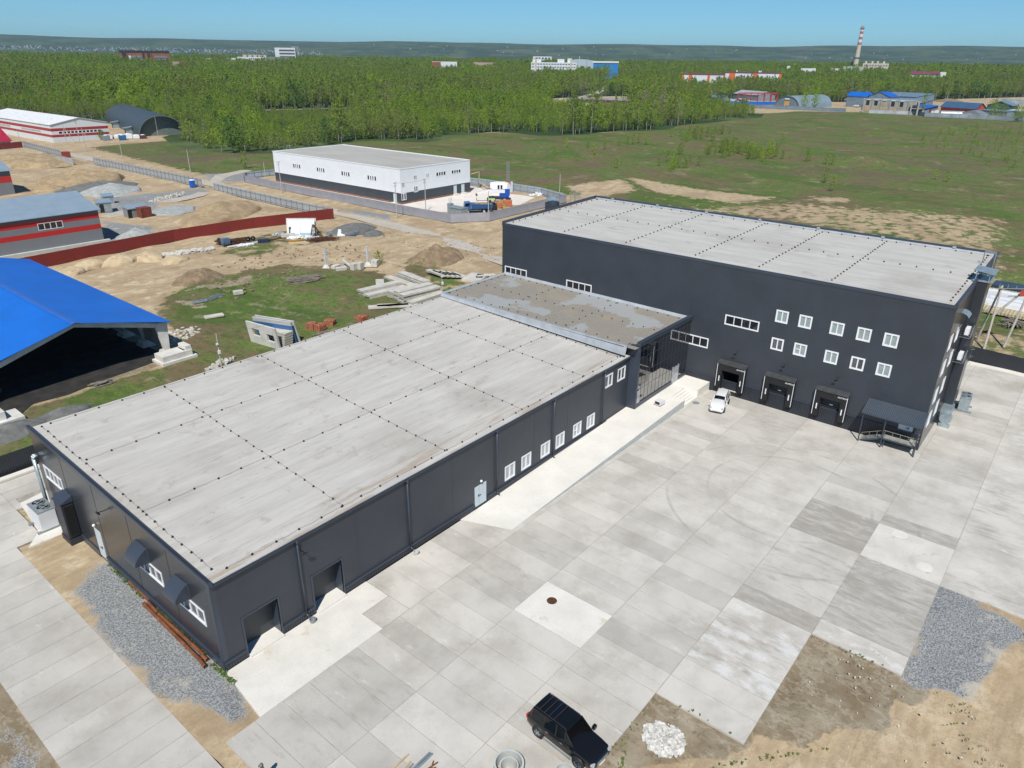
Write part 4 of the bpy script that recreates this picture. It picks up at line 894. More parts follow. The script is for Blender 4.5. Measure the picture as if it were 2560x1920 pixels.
for a in (0, 1.2): mb.path([(x0+5.5+a, y1_, H+0.1), (x0+5.5+a, y1_, H+1.3), (x0+5.5+a, y1_-1, H+1.3)], 0.06, 5)
mb.path([(x0+5.5, y1_, H+1.3), (x0+6.7, y1_, H+1.3)], 0.06, 5); mb.build('roof_ladder', M_galv, WH)
for (px_, u0, u1, pl_) in ((0, 119.0, 120.3, 'x'), (1, 144.6, 145.9, 'y'), (2, 148.0, 149.3, 'y')):
    d = MB(); slabbox(d, pl_, x0 if pl_ == 'x' else y0_, u0, u1, 0.35, 2.75, 0.0, 0.08); o = d.build('door', M_door, WH)
    d = MB(); slabbox(d, pl_, x0 if pl_ == 'x' else y0_, u0-0.3, u1+0.3, -0.1, 0.33, 0.0, 1.2); d.build('doorstep', M_concw, WH)
# concrete of the fenced yard
M_yard = mk('white_yard', (0.72, 0.67, 0.62), 0.9, 0, 0.05, 0.25, grain=0.2, spots=((0.45, 0.42, 0.38), 0.35, 0.62))
o = patch('white_yard', [(117,116.0),(121.5,103.5),(126,100),(140,97.6),(146,92.4),(158,96.5),(160.5,119.5),(160,140),(152,141),(152,117),(123.2,117),(123.2,183),(119,183)], M_yard, -0.3, 0.03)
# ribbed perimeter fence of the white hall
M_wf = mk('lilac_ribbed_fence', (0.43, 0.43, 0.47), 0.4, 0.25, 0.05, 0.6, rib=(2, 0.22), rbump=1.0)
M_wfi = mk('pale_blue_ribbed_fence', (0.47, 0.54, 0.60), 0.4, 0.25, 0.05, 0.6, rib=(2, 0.22), rbump=1.0)
M_post = mk('fence_post', (0.20, 0.22, 0.25), 0.5, 0.3, 0.1, 1)
def fence(name, label, pts, h, mat, step=3.0, ribs=None, post=M_post, cat='fence', postside=0.06, thick=0.05, group=None, z0=0.0, zf=None):
    c = Vector((pts[0][0], pts[0][1], 0)); F = thing(name, c, label, cat, group)
    for a, b in zip(pts[:-1], pts[1:]):
        a = Vector((*a, 0)); b = Vector((*b, 0)); L = (b-a).length; d = (b-a)/L; n = Vector((-d.y, d.x, 0)); k = max(1, round(L/step))
        m = MB()
        if ribs == 'h':       # real horizontal corrugation
            prof = []; z = 0.12
            while z < h-0.05: prof += [(0.035, z), (0.035, z+0.10), (-0.0, z+0.13), (-0.0, z+0.20)]; z += 0.23
            rows = [[a+n*o+Vector((0, 0, z)), b+n*o+Vector((0, 0, z))] for o, z in prof]; m.grid(rows)
        elif ribs == 'v':
            nn = int(L/0.2); r0 = []; r1 = []
            for i in range(nn):
                for o, t_ in ((0.0, 0.0), (0.0, 0.45), (0.04, 0.55), (0.04, 0.9)):
                    p_ = a+d*(L*(i+t_)/nn)+n*o; r0.append(p_+Vector((0, 0, z0+0.03))); r1.append(p_+Vector((0, 0, z0+h)))
            m.grid([r0, r1])
        else:
            m.obox((a+b)/2+Vector((0, 0, h/2+0.05)), (L, 0.03, h-0.1), math.atan2(d.y, d.x))
        m.build('panel', mat, F)
        for i in range(k+1):
            p_ = a+d*(L*i/k)-n*postside; q_ = MB(); q_.box(p_.x-0.04, p_.y-0.04, z0, p_.x+0.04, p_.y+0.04, z0+h+0.03); q_.build('post', post, F)
        q_ = MB()
        for zz in (h*0.22, h*0.82): q_.beam(a-n*postside+Vector((0, 0, z0+zz)), b-n*postside+Vector((0, 0, z0+zz)), 0.04)
        q_.build('rail', post, F)
    return F
fence('metal_fence', 'pale lilac fence of horizontally ribbed sheets along the dirt track by the white hall', [(115.3,183.5),(114.6,172.5),(114.1,160.2),(113.9,111.2),(113.9,102.5),(114.2,89.2),(122.4,83.4),(157.6,84.6)], 2.25, M_wf, ribs='h', postside=-0.1)
fence('metal_fence', 'pale blue ribbed fence between the white hall yard and the green meadow', [(157.6,84.8),(162.0,97.0),(163.0,120),(160.2,140),(160.0,190)], 2.25, M_wfi, ribs='h', postside=-0.08)
fence('metal_fence', 'short ribbed fence closing the far end of the white hall yard', [(115.3,183.9),(120,190),(134,189.5),(159.6,190.4)], 2.1, M_wfi, ribs='h')
# boiler cabin, mast, gas pipe, transformer
BXN = thing('boiler_cabin', (158.6, 103.8, 0), 'small white cabin with a twin window and red chimney base in the fenced yard', 'cabin')
c1 = (154.49, 111.14); c2 = (157.81, 107.17); c3 = (160.49, 107.11)
mb = MB(); a = Vector((*c1, 0)); b = Vector((*c2, 0)); c_ = Vector((*c3, 0)); e_ = a+(c_-b)
mb.prism([a[:2], b[:2], c_[:2], e_[:2]], 0.1, 3.3); mb.build('cabin_walls', M_wpanel, BXN)
d = (b-a).normalized(); n = Vector((d.y, -d.x, 0)); n = n if n.dot(CAM-a) > 0 else -n
m_ = a+(b-a)*0.58; mb = MB()
for s in (-0.45, 0.45): mb.obox(m_+d*s+n*0.02+Vector((0, 0, 1.9)), (0.6, 0.06, 1.2), math.atan2(d.y, d.x))
mb.build('window', M_glassd, BXN)
mb = MB(); k_ = (b+c_)/2+(a-b)*0.12; mb.obox(k_+Vector((0, 0, 3.4)), (1.6, 1.2, 0.2), math.atan2(d.y, d.x)); mb.build('chimney_base', mk('red_paint', (0.5, 0.03, 0.04), 0.5), BXN)
mb = MB()
for sx, sy in ((-.35,-.35),(.35,-.35),(.35,.35),(-.35,.35)): mb.tube(k_+Vector((sx, sy, 3.4)), k_+Vector((sx*.8, sy*.8, 9.4)), 0.06, n=5)
for i in range(7):
    for s in (-1, 1): mb.beam(k_+Vector((-.33*s, .33, 3.6+i*0.8)), k_+Vector((.33*s, .33, 4.2+i*0.8)), 0.04); mb.beam(k_+Vector((-.33*s, -.33, 3.6+i*0.8)), k_+Vector((.33*s, -.33, 4.2+i*0.8)), 0.04)
mb.build('chimney_mast', M_grey, BXN)
mb = MB(); M_gas = mk('buff_gas_pipe', (0.62, 0.50, 0.24), 0.5, 0, 0.05, 1)
g1 = Vector((*(159.93, 120.56), 0)); mb.path([Vector((152.0, 119.5, 4.6)), g1+Vector((0, 0, 5.0)), g1+Vector((0, 0, 1.7)), a+Vector((0.3, 1.2, 1.7))], 0.14, 6)
GP = thing('gas_pipe', g1, 'buff gas pipe rising over a steel support beside the white hall', 'pipe'); mb.build('pipe', M_gas, GP)
mb = MB(); mb.beam(g1+Vector((-.3, 0, 0)), g1+Vector((-.3, 0, 5.0)), 0.22); mb.beam(g1+Vector((-1.0, 0, 0)), g1+Vector((-.3, 0, 3.0)), 0.12); mb.build('support_frame', M_galv, GP)
TR = thing('transformer_box', (*(121.64, 96.08), 0), 'grey blue transformer box with ridged lid inside the ribbed fence', 'electrical box')
mb = MB(); q1 = Vector((*(120.04, 97.82), 0)); mb.obox((123.6, 95.2, 0.95), (2.6, 4.2, 1.9), 0); mb.build('casing', M_galv, TR)
mb = MB(); mb.poly([(122.1,93.0,1.9),(125.1,93.0,1.9),(123.6,93.0,2.35)]); mb.poly([(122.1,97.4,1.9),(123.6,97.4,2.35),(125.1,97.4,1.9)]); mb.poly([(122.1,93.0,1.9),(123.6,93.0,2.35),(123.6,97.4,2.35),(122.1,97.4,1.9)]); mb.poly([(125.1,93.0,1.9),(125.1,97.4,1.9),(123.6,97.4,2.35),(123.6,93.0,2.35)]); mb.build('lid', M_galv, TR)
mb = MB(); mb.box(123.0, 97.7, 0, 124.2, 98.9, 2.6); 
for i in range(3): mb.tube((123.1+i*.5, 98.3, 2.6), (123.1+i*.5, 98.3, 4.1), 0.05, n=5)
mb.build('insulator_stand', M_galv, TR)

# ================================================================ long fences of the building site
M_gf = mk('grey_sheet_fence', (0.40, 0.43, 0.45), 0.5, 0.15, 0.05, 0.5, rib=(1, 0.2), rbump=0.35)
M_rf = mk('red_sheet_fence', (0.25, 0.035, 0.028), 0.5, 0.05, 0.06, 0.4, rib=(0, 0.2), rbump=0.7)
M_df = mk('charcoal_ribbed_fence', (0.035, 0.04, 0.05), 0.45, 0.1, 0.05, 0.5)
fence('sheet_fence', 'tall red corrugated fence crossing the sandy ground below the grey fences', [(20,117.4),(59,121.0),(78.4,119.8),(98.4,115.4)], 2.55, M_rf, ribs='v', postside=-0.12)
fence('sheet_fence', 'grey panel fence meeting the red fence end beside the dirt track', [(99.74, 174.94), (98.68, 128.85), (99.2,117.5)], 2.4, M_gf, step=2.6, postside=0.08)
fence('sheet_fence', 'long grey panel fence between sand mounds and dirt track by the blue toilet', [(100.46, 260.79), (100.59, 183.83)], 2.7, M_gf, step=2.6, postside=0.08)
fence('sheet_fence', 'far grey panel fence in front of the red and white hall', [(103.86, 340.69), (101.25, 293.50)], 2.6, M_gf, step=2.6, postside=0.08)
fence('sheet_fence', 'short angled grey fence panel beside the gate opening at far left', [(92.43, 275.29), (94.32, 263.95)], 2.5, M_gf, step=2.2, postside=-0.08)
fence('sheet_gate', 'dark red gate leaf standing open at the far fence opening', [(100.87, 291.74), (103.30, 289.30)], 2.3, M_rf, step=4)
fence('sheet_fence', 'dark red fence below the crimson roof at the left edge', [(78.53, 334.76), (102.88, 339.07)], 2.6, M_rf, step=4)
fence('sheet_fence', 'charcoal ribbed fence beside gravel heap at the left edge', [(-16,38.6),(-8,38.6),(5.2,38.9),(12,38.9)], 2.15, M_df, ribs='v', postside=-0.12)
mb = MB(); mb.box(-16, 37.6, -0.1, 5, 38.3, 0.22); o = mb.build('kerb', M_ramp); tag(o, kind='structure')
fence('sheet_fence', 'charcoal ribbed fence closing the concrete yard at the right edge', [(96.6,-22),(96.4,-28),(95.8,-34.6),(95.2,-45)], 2.15, M_df, ribs='v', postside=-0.08)
mb = MB(); mb.box(95.0, -46, -0.1, 96.0, -28.0, 0.12); o = mb.build('kerb', M_ramp); tag(o, kind='structure')

# ================================================================ blue roofed open shed at the left edge
M_blue = mk('blue_sheet_roof', (0.004, 0.155, 0.68), 0.35, 0.0, 0.06, 0.25, rib=(1, 0.44), rbump=1.0, spec=0.6)
M_blue2 = mk('blue_ridge_cap', (0.03, 0.13, 0.50), 0.4, 0.0, 0.06, 0.5)
SHD = thing('open_shed', (14.4, 57, 0), 'large open fronted shed with bright blue metal roof on white concrete frames', 'shed')
ya, yb = 57.0, 106.0; xl, xm, xr = 2.4, 14.4, 25.3; zl_, zm, zr_ = 4.55, 7.75, 5.05
mb = MB()
for (xa, za, xb, zb) in ((xl-1.2, zl_-0.30, xm, zm), (xr+0.6, zr_-0.15, xm, zm)):
    mb.poly([(xa, ya-1.0, za), (xb, ya-1.0, zb), (xb, yb, zb), (xa, yb, za)]); mb.poly([(xa, ya-1.0, za-0.06), (xb, ya-1.0, zb-0.06), (xb, yb, zb-0.06), (xa, yb, za-0.06)])
    mb.poly([(xa, ya-1.0, za-0.06), (xb, ya-1.0, zb-0.06), (xb, ya-1.0, zb), (xa, ya-1.0, za)])
mb.build('roof', M_blue, SHD)
mb = MB(); mb.poly([(xm-0.5, ya-1.05, zm-0.09), (xm, ya-1.05, zm+0.05), (xm, yb, zm+0.05), (xm-0.5, yb, zm-0.09)]); mb.poly([(xm+0.5, ya-1.05, zm-0.09), (xm, ya-1.05, zm+0.05), (xm, yb, zm+0.05), (xm+0.5, yb, zm-0.09)]); mb.build('ridge_cap', M_blue2, SHD)
for k in range(9):
    y = ya+k*6.0; m = MB(); w = 0.45
    def bent(xc, zc, s, xb_):     # tapered knee column and beam
        pts = [(xb_, -0.0), (xb_+0.0*s, 0.9)]
        m.prism([(0, 0)], 0, 0) if False else None
        col = [(xb_-0.25*s, 0.8), (xb_+0.45*s, 0.8), (xc+1.25*s, zc-0.75), (xc+1.2*s, zc-0.15), (xc-0.35*s, zc-0.28), (xc-0.3*s, zc-0.9)]
        for yy in (y-w/2, y+w/2): m.poly([(a_, yy, b_) for a_, b_ in col])
        n_ = len(col)
        for i in range(n_):
            a_, b_ = col[i], col[(i+1) % n_]; m.poly([(a_[0], y-w/2, a_[1]), (b_[0], y-w/2, b_[1]), (b_[0], y+w/2, b_[1]), (a_[0], y+w/2, a_[1])])
        bm_ = [(xc+1.1*s, zc-0.75), (xc+1.1*s, zc-0.12), (xm, zm-0.12), (xm, zm-0.75), (xm-(xm-xc)*0.45, zc+(zm-zc)*0.5-0.75)]
        for yy in (y-w/2+0.05, y+w/2-0.05): m.poly([(a_, yy, b_) for a_, b_ in bm_])
        for i in range(len(bm_)):
            a_, b_ = bm_[i], bm_[(i+1) % len(bm_)]; m.poly([(a_[0], y-w/2+0.05, a_[1]), (b_[0], y-w/2+0.05, b_[1]), (b_[0], y+w/2-0.05, b_[1]), (a_[0], y+w/2-0.05, a_[1])])
    bent(xr, zr_, -1, xr-0.2); bent(xl+0.6, zl_, 1, xl+0.8)
    m.build('concrete_frame', M_concw, SHD)
    for xx in (xr-0.4, xl+0.9):
        q = MB(); q.box(xx-0.9, y-1.0, 0, xx+0.9, y+1.0, 0.35)
        q.poly([(xx-0.75, y-0.85, 0.35), (xx+0.75, y-0.85, 0.35), (xx+0.6, y-0.6, 0.95), (xx-0.6, y-0.6, 0.95)]); q.poly([(xx-0.75, y+0.85, 0.35), (xx-0.6, y+0.6, 0.95), (xx+0.6, y+0.6, 0.95), (xx+0.75, y+0.85, 0.35)])
        q.poly([(xx-0.75, y-0.85, 0.35), (xx-0.6, y-0.6, 0.95), (xx-0.6, y+0.6, 0.95), (xx-0.75, y+0.85, 0.35)]); q.poly([(xx+0.75, y-0.85, 0.35), (xx+0.75, y+0.85, 0.35), (xx+0.6, y+0.6, 0.95), (xx+0.6, y-0.6, 0.95)]); q.box(xx-0.6, y-0.6, 0.9, xx+0.6, y+0.6, 0.95)
        q.build('footing', M_concr, SHD)
q = MB(); q.box(xr-0.5, ya+0.6, 1.1, xr-0.3, yb, 5.0); q.box(xl+0.5, ya+0.6, 1.1, xl+0.7, ya+16, 4.3); q.box(xl, yb-0.2, 0, xr, yb, 4.8); q.build('side_wall', mk('shed_wall', (0.22, 0.22, 0.21), 0.9), SHD)
q = MB(); q.box(22.6, 53.6, -0.05, 27.5, 56.5, 0.35); q.box(22.9, 53.9, 0.35, 27.0, 56.2, 1.15); q.poly([(26.0,54.2,1.15),(27.0,54.2,1.15),(27.0,55.9,1.15),(26.0,55.9,1.15)]); q.box(26.2,54.0,1.15,27.0,56.0,1.75); o = q.build('concrete_block', M_concw); tag(o, 'stepped white concrete block lying before the right leg of the blue shed', 'concrete block')
q = MB(); q.box(-4, 50.2, -0.1, 5.2, 53.2, 0.55); q.box(-3.4, 50.8, 0.55, 3.6, 52.8, 1.5); o = q.build('concrete_block', M_concw); tag(o, 'big white concrete block at the left edge of the blue shed opening', 'concrete block')

patch('shed_floor_shade', [(4.57, 51.41), (7.32, 54.22), (10.97, 53.80), (16.10, 55.13), (19.79, 55.60), (24.8,56.5),(24.8,105),(3,105)], mk('black_floor_shade', (0.028, 0.027, 0.026), 0.95, 0, 0.3, 0.6, grain=0.5), -0.3, 0.03)  # dark floor patch; its near-black colour also paints in the shade under the shed
# ================================================================ striped halls
def stripes(name, bands, axis=2):
    """painted horizontal bands: list of (z from, colour)"""
    m, t, p = nodes_of(name); z = axisc(t, axis); c = bands[0][1]
    for zf, col in bands[1:]: c = mix(t, mth(t, 'GREATER_THAN', z, zf), c, col)
    n = noise(t, 0.5, 4, 0.6); c = mix(t, mth(t, 'MULTIPLY', n, 0.15), c, (0.1, 0.1, 0.1)); t.links.new(c, p.inputs['Base Color']); p.inputs['Roughness'].default_value = 0.45; return m
GR, RD, DK = (0.20, 0.215, 0.235), (0.50, 0.022, 0.02), (0.11, 0.12, 0.14)
M_str = stripes('grey_red_stripes', [(0, (0.42, 0.44, 0.42)), (0.75, GR), (3.15, RD), (4.2, GR), (5.45, RD), (6.5, DK)])
M_lroof = mk('pale_blue_sheet_roof', (0.33, 0.43, 0.52), 0.4, 0.25, 0.05, 0.4, rib=(0, 0.35), rbump=0.6)
def gable_hall(name, label, cat, x0, y0, x1, y1, h, hr, wmat, rmat, ridge='x', over=0.5, holes_y=(), win=None, holes_x=(), parent_extra=None, group=None, z0=0):
    T = thing(name, ((x0+x1)/2, y0, z0), label, cat, group); m = MB()
    wall(m, 'y', y0, x0, x1, z0, z0+h, [whole(*q) for q in holes_y], 0.12, -1); wall(m, 'y', y1, x0, x1, z0, z0+h, out=1)
    wall(m, 'x', x0, y0, y1, z0, z0+h, [whole(*q) for q in holes_x], 0.12, -1); wall(m, 'x', x1, y0, y1, z0, z0+h, out=1)
    xm, ym = (x0+x1)/2, (y0+y1)/2
    if ridge == 'x':
        for x in (x0, x1): m.poly([(x, y0, z0+h), (x, y1, z0+h), (x, ym, z0+hr)])
    else:
        for y in (y0, y1): m.poly([(x0, y, z0+h), (x1, y, z0+h), (xm, y, z0+hr)])
    m.build('wall', wmat, T); r = MB(); o = over; th = 0.12
    if ridge == 'x':
        k = (hr-h)/(ym-y0)
        for (ya, s) in ((y0-o, 1), (y1+o, -1)):
            P = [(x0-o, ya, z0+h-o*k+0.03), (x1+o, ya, z0+h-o*k+0.03), (x1+o, ym, z0+hr+0.03), (x0-o, ym, z0+hr+0.03)]
            r.poly(P); r.poly([(a, b, c-th+0.02) for a, b, c in P]); r.poly([P[0], P[1], (P[1][0], P[1][1], P[1][2]-th), (P[0][0], P[0][1], P[0][2]-th)])
            for i, j in ((0, 3), (1, 2)): r.poly([P[i], P[j], (P[j][0], P[j][1], P[j][2]-th), (P[i][0], P[i][1], P[i][2]-th)])
    else:
        k = (hr-h)/(xm-x0)
        for (xa, s) in ((x0-o, 1), (x1+o, -1)):
            P = [(xa, y0-o, z0+h-o*k+0.03), (xa, y1+o, z0+h-o*k+0.03), (xm, y1+o, z0+hr+0.03), (xm, y0-o, z0+hr+0.03)]
            r.poly(P); r.poly([(a, b, c-th+0.02) for a, b, c in P]); r.poly([P[0], P[1], (P[1][0], P[1][1], P[1][2]-th), (P[0][0], P[0][1], P[0][2]-th)])
            for i, j in ((0, 3), (1, 2)): r.poly([P[i], P[j], (P[j][0], P[j][1], P[j][2]-th), (P[i][0], P[i][1], P[i][2]-th)])
    r.build('roof', rmat, T); return T
wn = [((36.21, 5.76)[0], (40.94, 5.03)[0], 4.55, 5.95)]
SH1 = gable_hall('striped_hall', 'grey hall with two red stripes and four pane window beside the red fence', 'warehouse', 8, 130.8, 48.3, 152, 7.35, 9.9, M_str, M_lroof, 'x', 0.5, wn)
window(SH1, 'y', 130.8, *wn[0], n=4, fw=0.1, mull=0.12)
q = MB(); q.box(8, 129.9, -0.1, 49.3, 130.78, 0.75); q.build('footing', M_conlow, SH1)
SH2 = gable_hall('striped_hall', 'second grey and red striped hall with blue grey roof cut by the left edge', 'warehouse', 20, 212, 57.8, 232, 6.9, 9.4, stripes('grey_red_stripes_far', [(0, GR), (1.8, GR), (3.4, RD), (5.2, DK)]), M_lroof, 'x', 0.6)
M_rws = stripes('red_white_stripes', [(0, (0.70, 0.74, 0.76)), (2.35, (0.38, 0.03, 0.03)), (3.5, (0.72, 0.74, 0.76)), (5.0, (0.38, 0.03, 0.03)), (6.3, (0.74, 0.76, 0.78))])
ww = [(y, y+24, 3.75, 4.85) for y in (363, 402)]; wy = [(122.5, 141.5, 3.75, 4.85)]
RW = gable_hall('striped_hall', 'long white hall with two red stripes and bright white roof at far left', 'warehouse', 119.5, 350, 145, 440, 8.0, 10.6, M_rws, mk('white_sheet_roof', (0.80, 0.81, 0.82), 0.5), 'y', 0.4, wy, holes_x=ww)
for w in ww: window(RW, 'x', 119.5, *w, n=18, fw=0.1, mull=0.45)
window(RW, 'y', 350, *wy[0], n=11, fw=0.1, mull=0.45)
CR = gable_hall('crimson_roof_house', 'building with steep crimson roof cut by the left edge', 'house', 60, 345, 100.5, 366, 2.8, 7.4, mk('grey_render', (0.4, 0.4, 0.4), 0.8), mk('crimson_roof', (0.42, 0.02, 0.05), 0.45, rib=(0, 0.4)), 'x', 0.6)
# corrugated arch hangar
M_arch = mk('dark_corrugated_arch', (0.095, 0.115, 0.130), 0.42, 0.35, 0.06, 0.4, rib=(1, 0.7), rbump=0.9)
def arch_hall(name, label, p0, p1, L, h, mat, endmat, sag=0.0, inset=3.0, cat='hangar'):
    """half-round hangar: p0,p1 = feet of the near end, L = length away from the camera"""
    a = Vector((*p0, 0)); b = Vector((*p1, 0)); w = (b-a).length; d = (b-a)/w; n = Vector((-d.y, d.x, 0))
    T = thing(name, (a+b)/2, label, cat); N = 26; m = MB(); rows = []
    arc = [(w/2-w/2*math.cos(math.pi*i/N), h*max(0.0, math.sin(math.pi*i/N))**0.92) for i in range(N+1)]
    K = max(2, int(L/6))
    for k in range(K+1): rows.append([a+d*u+n*(L*k/K)+Vector((0, 0, z)) for u, z in arc])
    m.grid(rows); m.grid([[a+d*(w/2+(u-w/2)*0.975)+n*(L*k/K)+Vector((0, 0, z*0.975)) for u, z in arc] for k in (0, 1)]); m.build('shell', mat, T, smooth=True)
    e = MB(); e.poly([a+d*u+n*inset+Vector((0, 0, z*0.98)) for u, z in arc]); e.poly([a+d*u+n*(L-0.3)+Vector((0, 0, z*0.98)) for u, z in arc]); e.build('end_wall', endmat, T)
    e = MB(); e.grid([[a+d*u+n*0+Vector((0, 0, z)) for u, z in arc], [a+d*(w/2+(u-w/2)*0.965)+Vector((0, 0, z*0.965)) for u, z in arc]]); e.build('arch_rim', mk('rim_metal', (0.16, 0.20, 0.20), 0.5, 0.3), T)
    return T, a, b, d, n
T, a, b, d, n = arch_hall('arch_hangar', 'dark corrugated half round hangar beside the red and white striped hall', (159.5, 350.6), (181.2, 344.6), 112, 9.9, M_arch, mk('arch_end', (0.15, 0.18, 0.17), 0.6, 0.1, rib=(0, 0.5)), inset=3.5)
for k in (20, 62):
    q = MB(); c0 = a+n*k-d*1.6; q.obox(c0+Vector((0, 0, 1.6)), (3.2, 3.6, 3.2), math.atan2(d.y, d.x)); q.obox(c0+Vector((-0.3, 0, 3.3)), (4.4, 5, 0.15), math.atan2(d.y, d.x), ry=-0.15); o = q.build('side_porch', M_galv, T)
    q = MB(); q.obox(c0-d*1.62+Vector((0, 0, 1.3)), (0.05, 2.6, 2.6), math.atan2(d.y, d.x)); q.build('porch_opening', M_black, o)

# ================================================================ site sheds, container, toilet
def flatshed(name, label, cat, c, size, rz, mat, roofmat, door=None, tilt=0.12):
    T = thing(name, (*c, 0), label, cat, rz=rz); a, b, h = size; m = MB(); m.box(-a/2, -b/2, 0, a/2, b/2, h); m.build('wall', mat, T, local=True)
    m = MB(); m.box(-a/2-.2, -b/2-.25, h, a/2+.2, b/2+.25, h+.12); m.xf(lambda p: Vector((p.x, p.y, p.z+tilt*(p.y+b/2)))); m.build('roof', roofmat, T, local=True)
    if door: m = MB(); m.box(door-.5, -b/2-.04, 0.05, door+.5, -b/2-.005, 2.1); m.build('door', M_black, T, local=True)
    return T
M_shc = mk('grey_shed_sheet', (0.27, 0.29, 0.30), 0.5, 0.2, 0.08, 1, rib=(0, 0.2), rbump=0.8)
flatshed('site_shed', 'grey corrugated shed behind the rust red container', 'shed', (66.12, 153.93), (5.0, 3.0, 2.35), 0.0, M_shc, M_lroof, door=-2.2)
flatshed('site_shed', 'small grey cabin with dark doorway right of the striped hall', 'shed', (63.60, 166.67), (3.4, 3.0, 2.5), -0.25, M_galv, M_lroof, door=-0.6)
flatshed('site_shed', 'tiny grey cabin behind the cabin with the dark doorway', 'shed', (68.72, 175.91), (2.6, 2.6, 2.4), -0.2, M_galv, M_lroof)
CT = thing('shipping_container', (*(67.02, 151.49), 0), 'rusty red corrugated container in front of the grey shed', 'container', rz=0.05)
M_ctn = mk('container_red', (0.22, 0.055, 0.035), 0.6, 0.1, 0.15, 1.5, spots=((0.12, 0.05, 0.03), 1.5, 0.58))
m = MB(); L_, W_, H_ = 2.6, 2.4, 2.5
def corr(m, p, q, h, k):
    p = Vector(p); q = Vector(q); L = (q-p).length; d = (q-p)/L; n = Vector((-d.y, d.x, 0)); r0 = []; r1 = []
    for i in range(k):
        for o, t_ in ((0.0, 0.0), (0.0, 0.35), (0.06, 0.5), (0.06, 0.85)):
            w_ = p+d*(L*(i+t_)/k)+n*o; r0.append(w_+Vector((0, 0, 0.1))); r1.append(w_+Vector((0, 0, h)))
    r0.append(q+Vector((0, 0, .1))); r1.append(q+Vector((0, 0, h))); m.grid([r0, r1])
corr(m, (-L_/2, -W_/2, 0), (L_/2, -W_/2, 0), H_, 10); corr(m, (L_/2, W_/2, 0), (-L_/2, W_/2, 0), H_, 10); corr(m, (-L_/2, W_/2, 0), (-L_/2, -W_/2, 0), H_, 8); corr(m, (L_/2, -W_/2, 0), (L_/2, W_/2, 0), H_, 8)
m.box(-L_/2, -W_/2, H_-0.02, L_/2, W_/2, H_+0.06); m.build('body', M_ctn, CT, local=True)
m = MB()
for sx in (-1, 1):
    for sy in (-1, 1): m.box(sx*L_/2-0.08, sy*W_/2-0.08, 0, sx*L_/2+0.08, sy*W_/2+0.08, H_+0.08)
m.build('corner_posts', M_rust, CT, local=True)
TL = thing('portable_toilet', (*(98.87, 186.53), 0), 'bright blue portable toilet with white roof beside the grey fence', 'portable toilet', rz=0.2)
m = MB(); m.box(-0.6, -0.6, 0.08, 0.6, 0.6, 2.15); m.build('cabin', mk('blue_plastic', (0.0, 0.10, 0.55), 0.4), TL, local=True, bevel=0.03)
m = MB(); m.lathe([(0.92, 0), (0.75, 0.18), (0.2, 0.27), (0, 0.27)], (0, 0, 2.15), 4); m.xf(lambda p: Matrix.Rotation(R(45), 3, 'Z') @ p); m.build('roof', M_white, TL, local=True)
m = MB(); m.box(-0.42, -0.63, 0.15, 0.42, -0.601, 2.0); m.box(-0.65, -0.65, 0, 0.65, 0.65, 0.08); m.build('door', mk('blue_plastic_pale', (0.02, 0.16, 0.62), 0.4), TL, local=True)

# ================================================================ heaps
M_sandp = mk('heap_sand', (0.53, 0.42, 0.27), 0.95, 0, 0.10, 0.6, grain=0.5, spots=((0.42, 0.31, 0.185), 0.5, 0.56))
M_sandd = mk('heap_dark_sand', (0.40, 0.30, 0.18), 0.95, 0, 0.12, 0.6, grain=0.5, spots=((0.30, 0.22, 0.13), 0.4, 0.5))
M_gravp = mk('heap_gravel', (0.36, 0.385, 0.38), 0.95, 0, 0.12, 1.2, grain=0.7)
M_gravd = mk('heap_dark_gravel', (0.16, 0.165, 0.16), 0.95, 0, 0.15, 1.2, grain=0.8)
M_soil = mk('heap_soil', (0.27, 0.195, 0.125), 0.95, 0, 0.2, 0.9, grain=0.6, spots=((0.13, 0.15, 0.05), 0.8, 0.56))
hs = np.random.RandomState(5)
def heap(name, label, c, rx, ry, h, mat, rot=0, rough=0.12, peaks=1, cat='heap', power=1.35, group=None, base_z=-0.12):
    n, k = 40, 16; m = MB(); rows = []; ph = hs.uniform(0, 6.28, 8)
    pk = [(0, 0, 1.0)]+[(hs.uniform(-.5, .5), hs.uniform(-.4, .4), hs.uniform(.5, .85)) for _ in range(peaks-1)]
    for j in range(k+1):
        r = (j/k); row = []
        for i in range(n):
            a = 2*math.pi*i/n; rad = r*(1+0.10*math.sin(2*a+ph[0])+0.08*math.sin(3*a+ph[1])+0.05*math.sin(7*a+ph[2]))
            x, y = rad*math.cos(a), rad*math.sin(a)
            z = max(q*max(0, 1-math.hypot(x-px_*1, y-py_*1)/(1.0-0.35*math.hypot(px_, py_))) for px_, py_, q in pk)
            z = z**(1/power)*h*(1+rough*(math.sin(x*7+ph[3])*math.cos(y*6+ph[4])+0.6*math.sin(x*15+ph[5]+y*11)))
            if j == k: z = base_z
            row.append((c[0]+rx*x*math.cos(rot)-ry*y*math.sin(rot), c[1]+rx*x*math.sin(rot)+ry*y*math.cos(rot), z+(0 if j == k else 0.02)))
        rows.append(row)
    m.grid(rows, closed=True); o = m.build(name, mat, smooth=True); o.modifiers.new('d', 'SUBSURF').levels = 1; o.modifiers['d'].render_levels = 1
    tx = bpy.data.textures.get('lumps') or bpy.data.textures.new('lumps', 'CLOUDS'); tx.noise_scale = 0.7
    dm = o.modifiers.new('l', 'DISPLACE'); dm.texture = tx; dm.strength = 0.25*min(1, h/2); dm.texture_coords = 'GLOBAL'; dm.mid_level = 0.5
    return tag(o, label, cat, group)
heap('sand_heap', 'wide tan sand mound behind the red fence, right of the container', (82.05, 140.58), 14.5, 8.5, 3.4, M_sandd, 0.6, 0.12, 5)
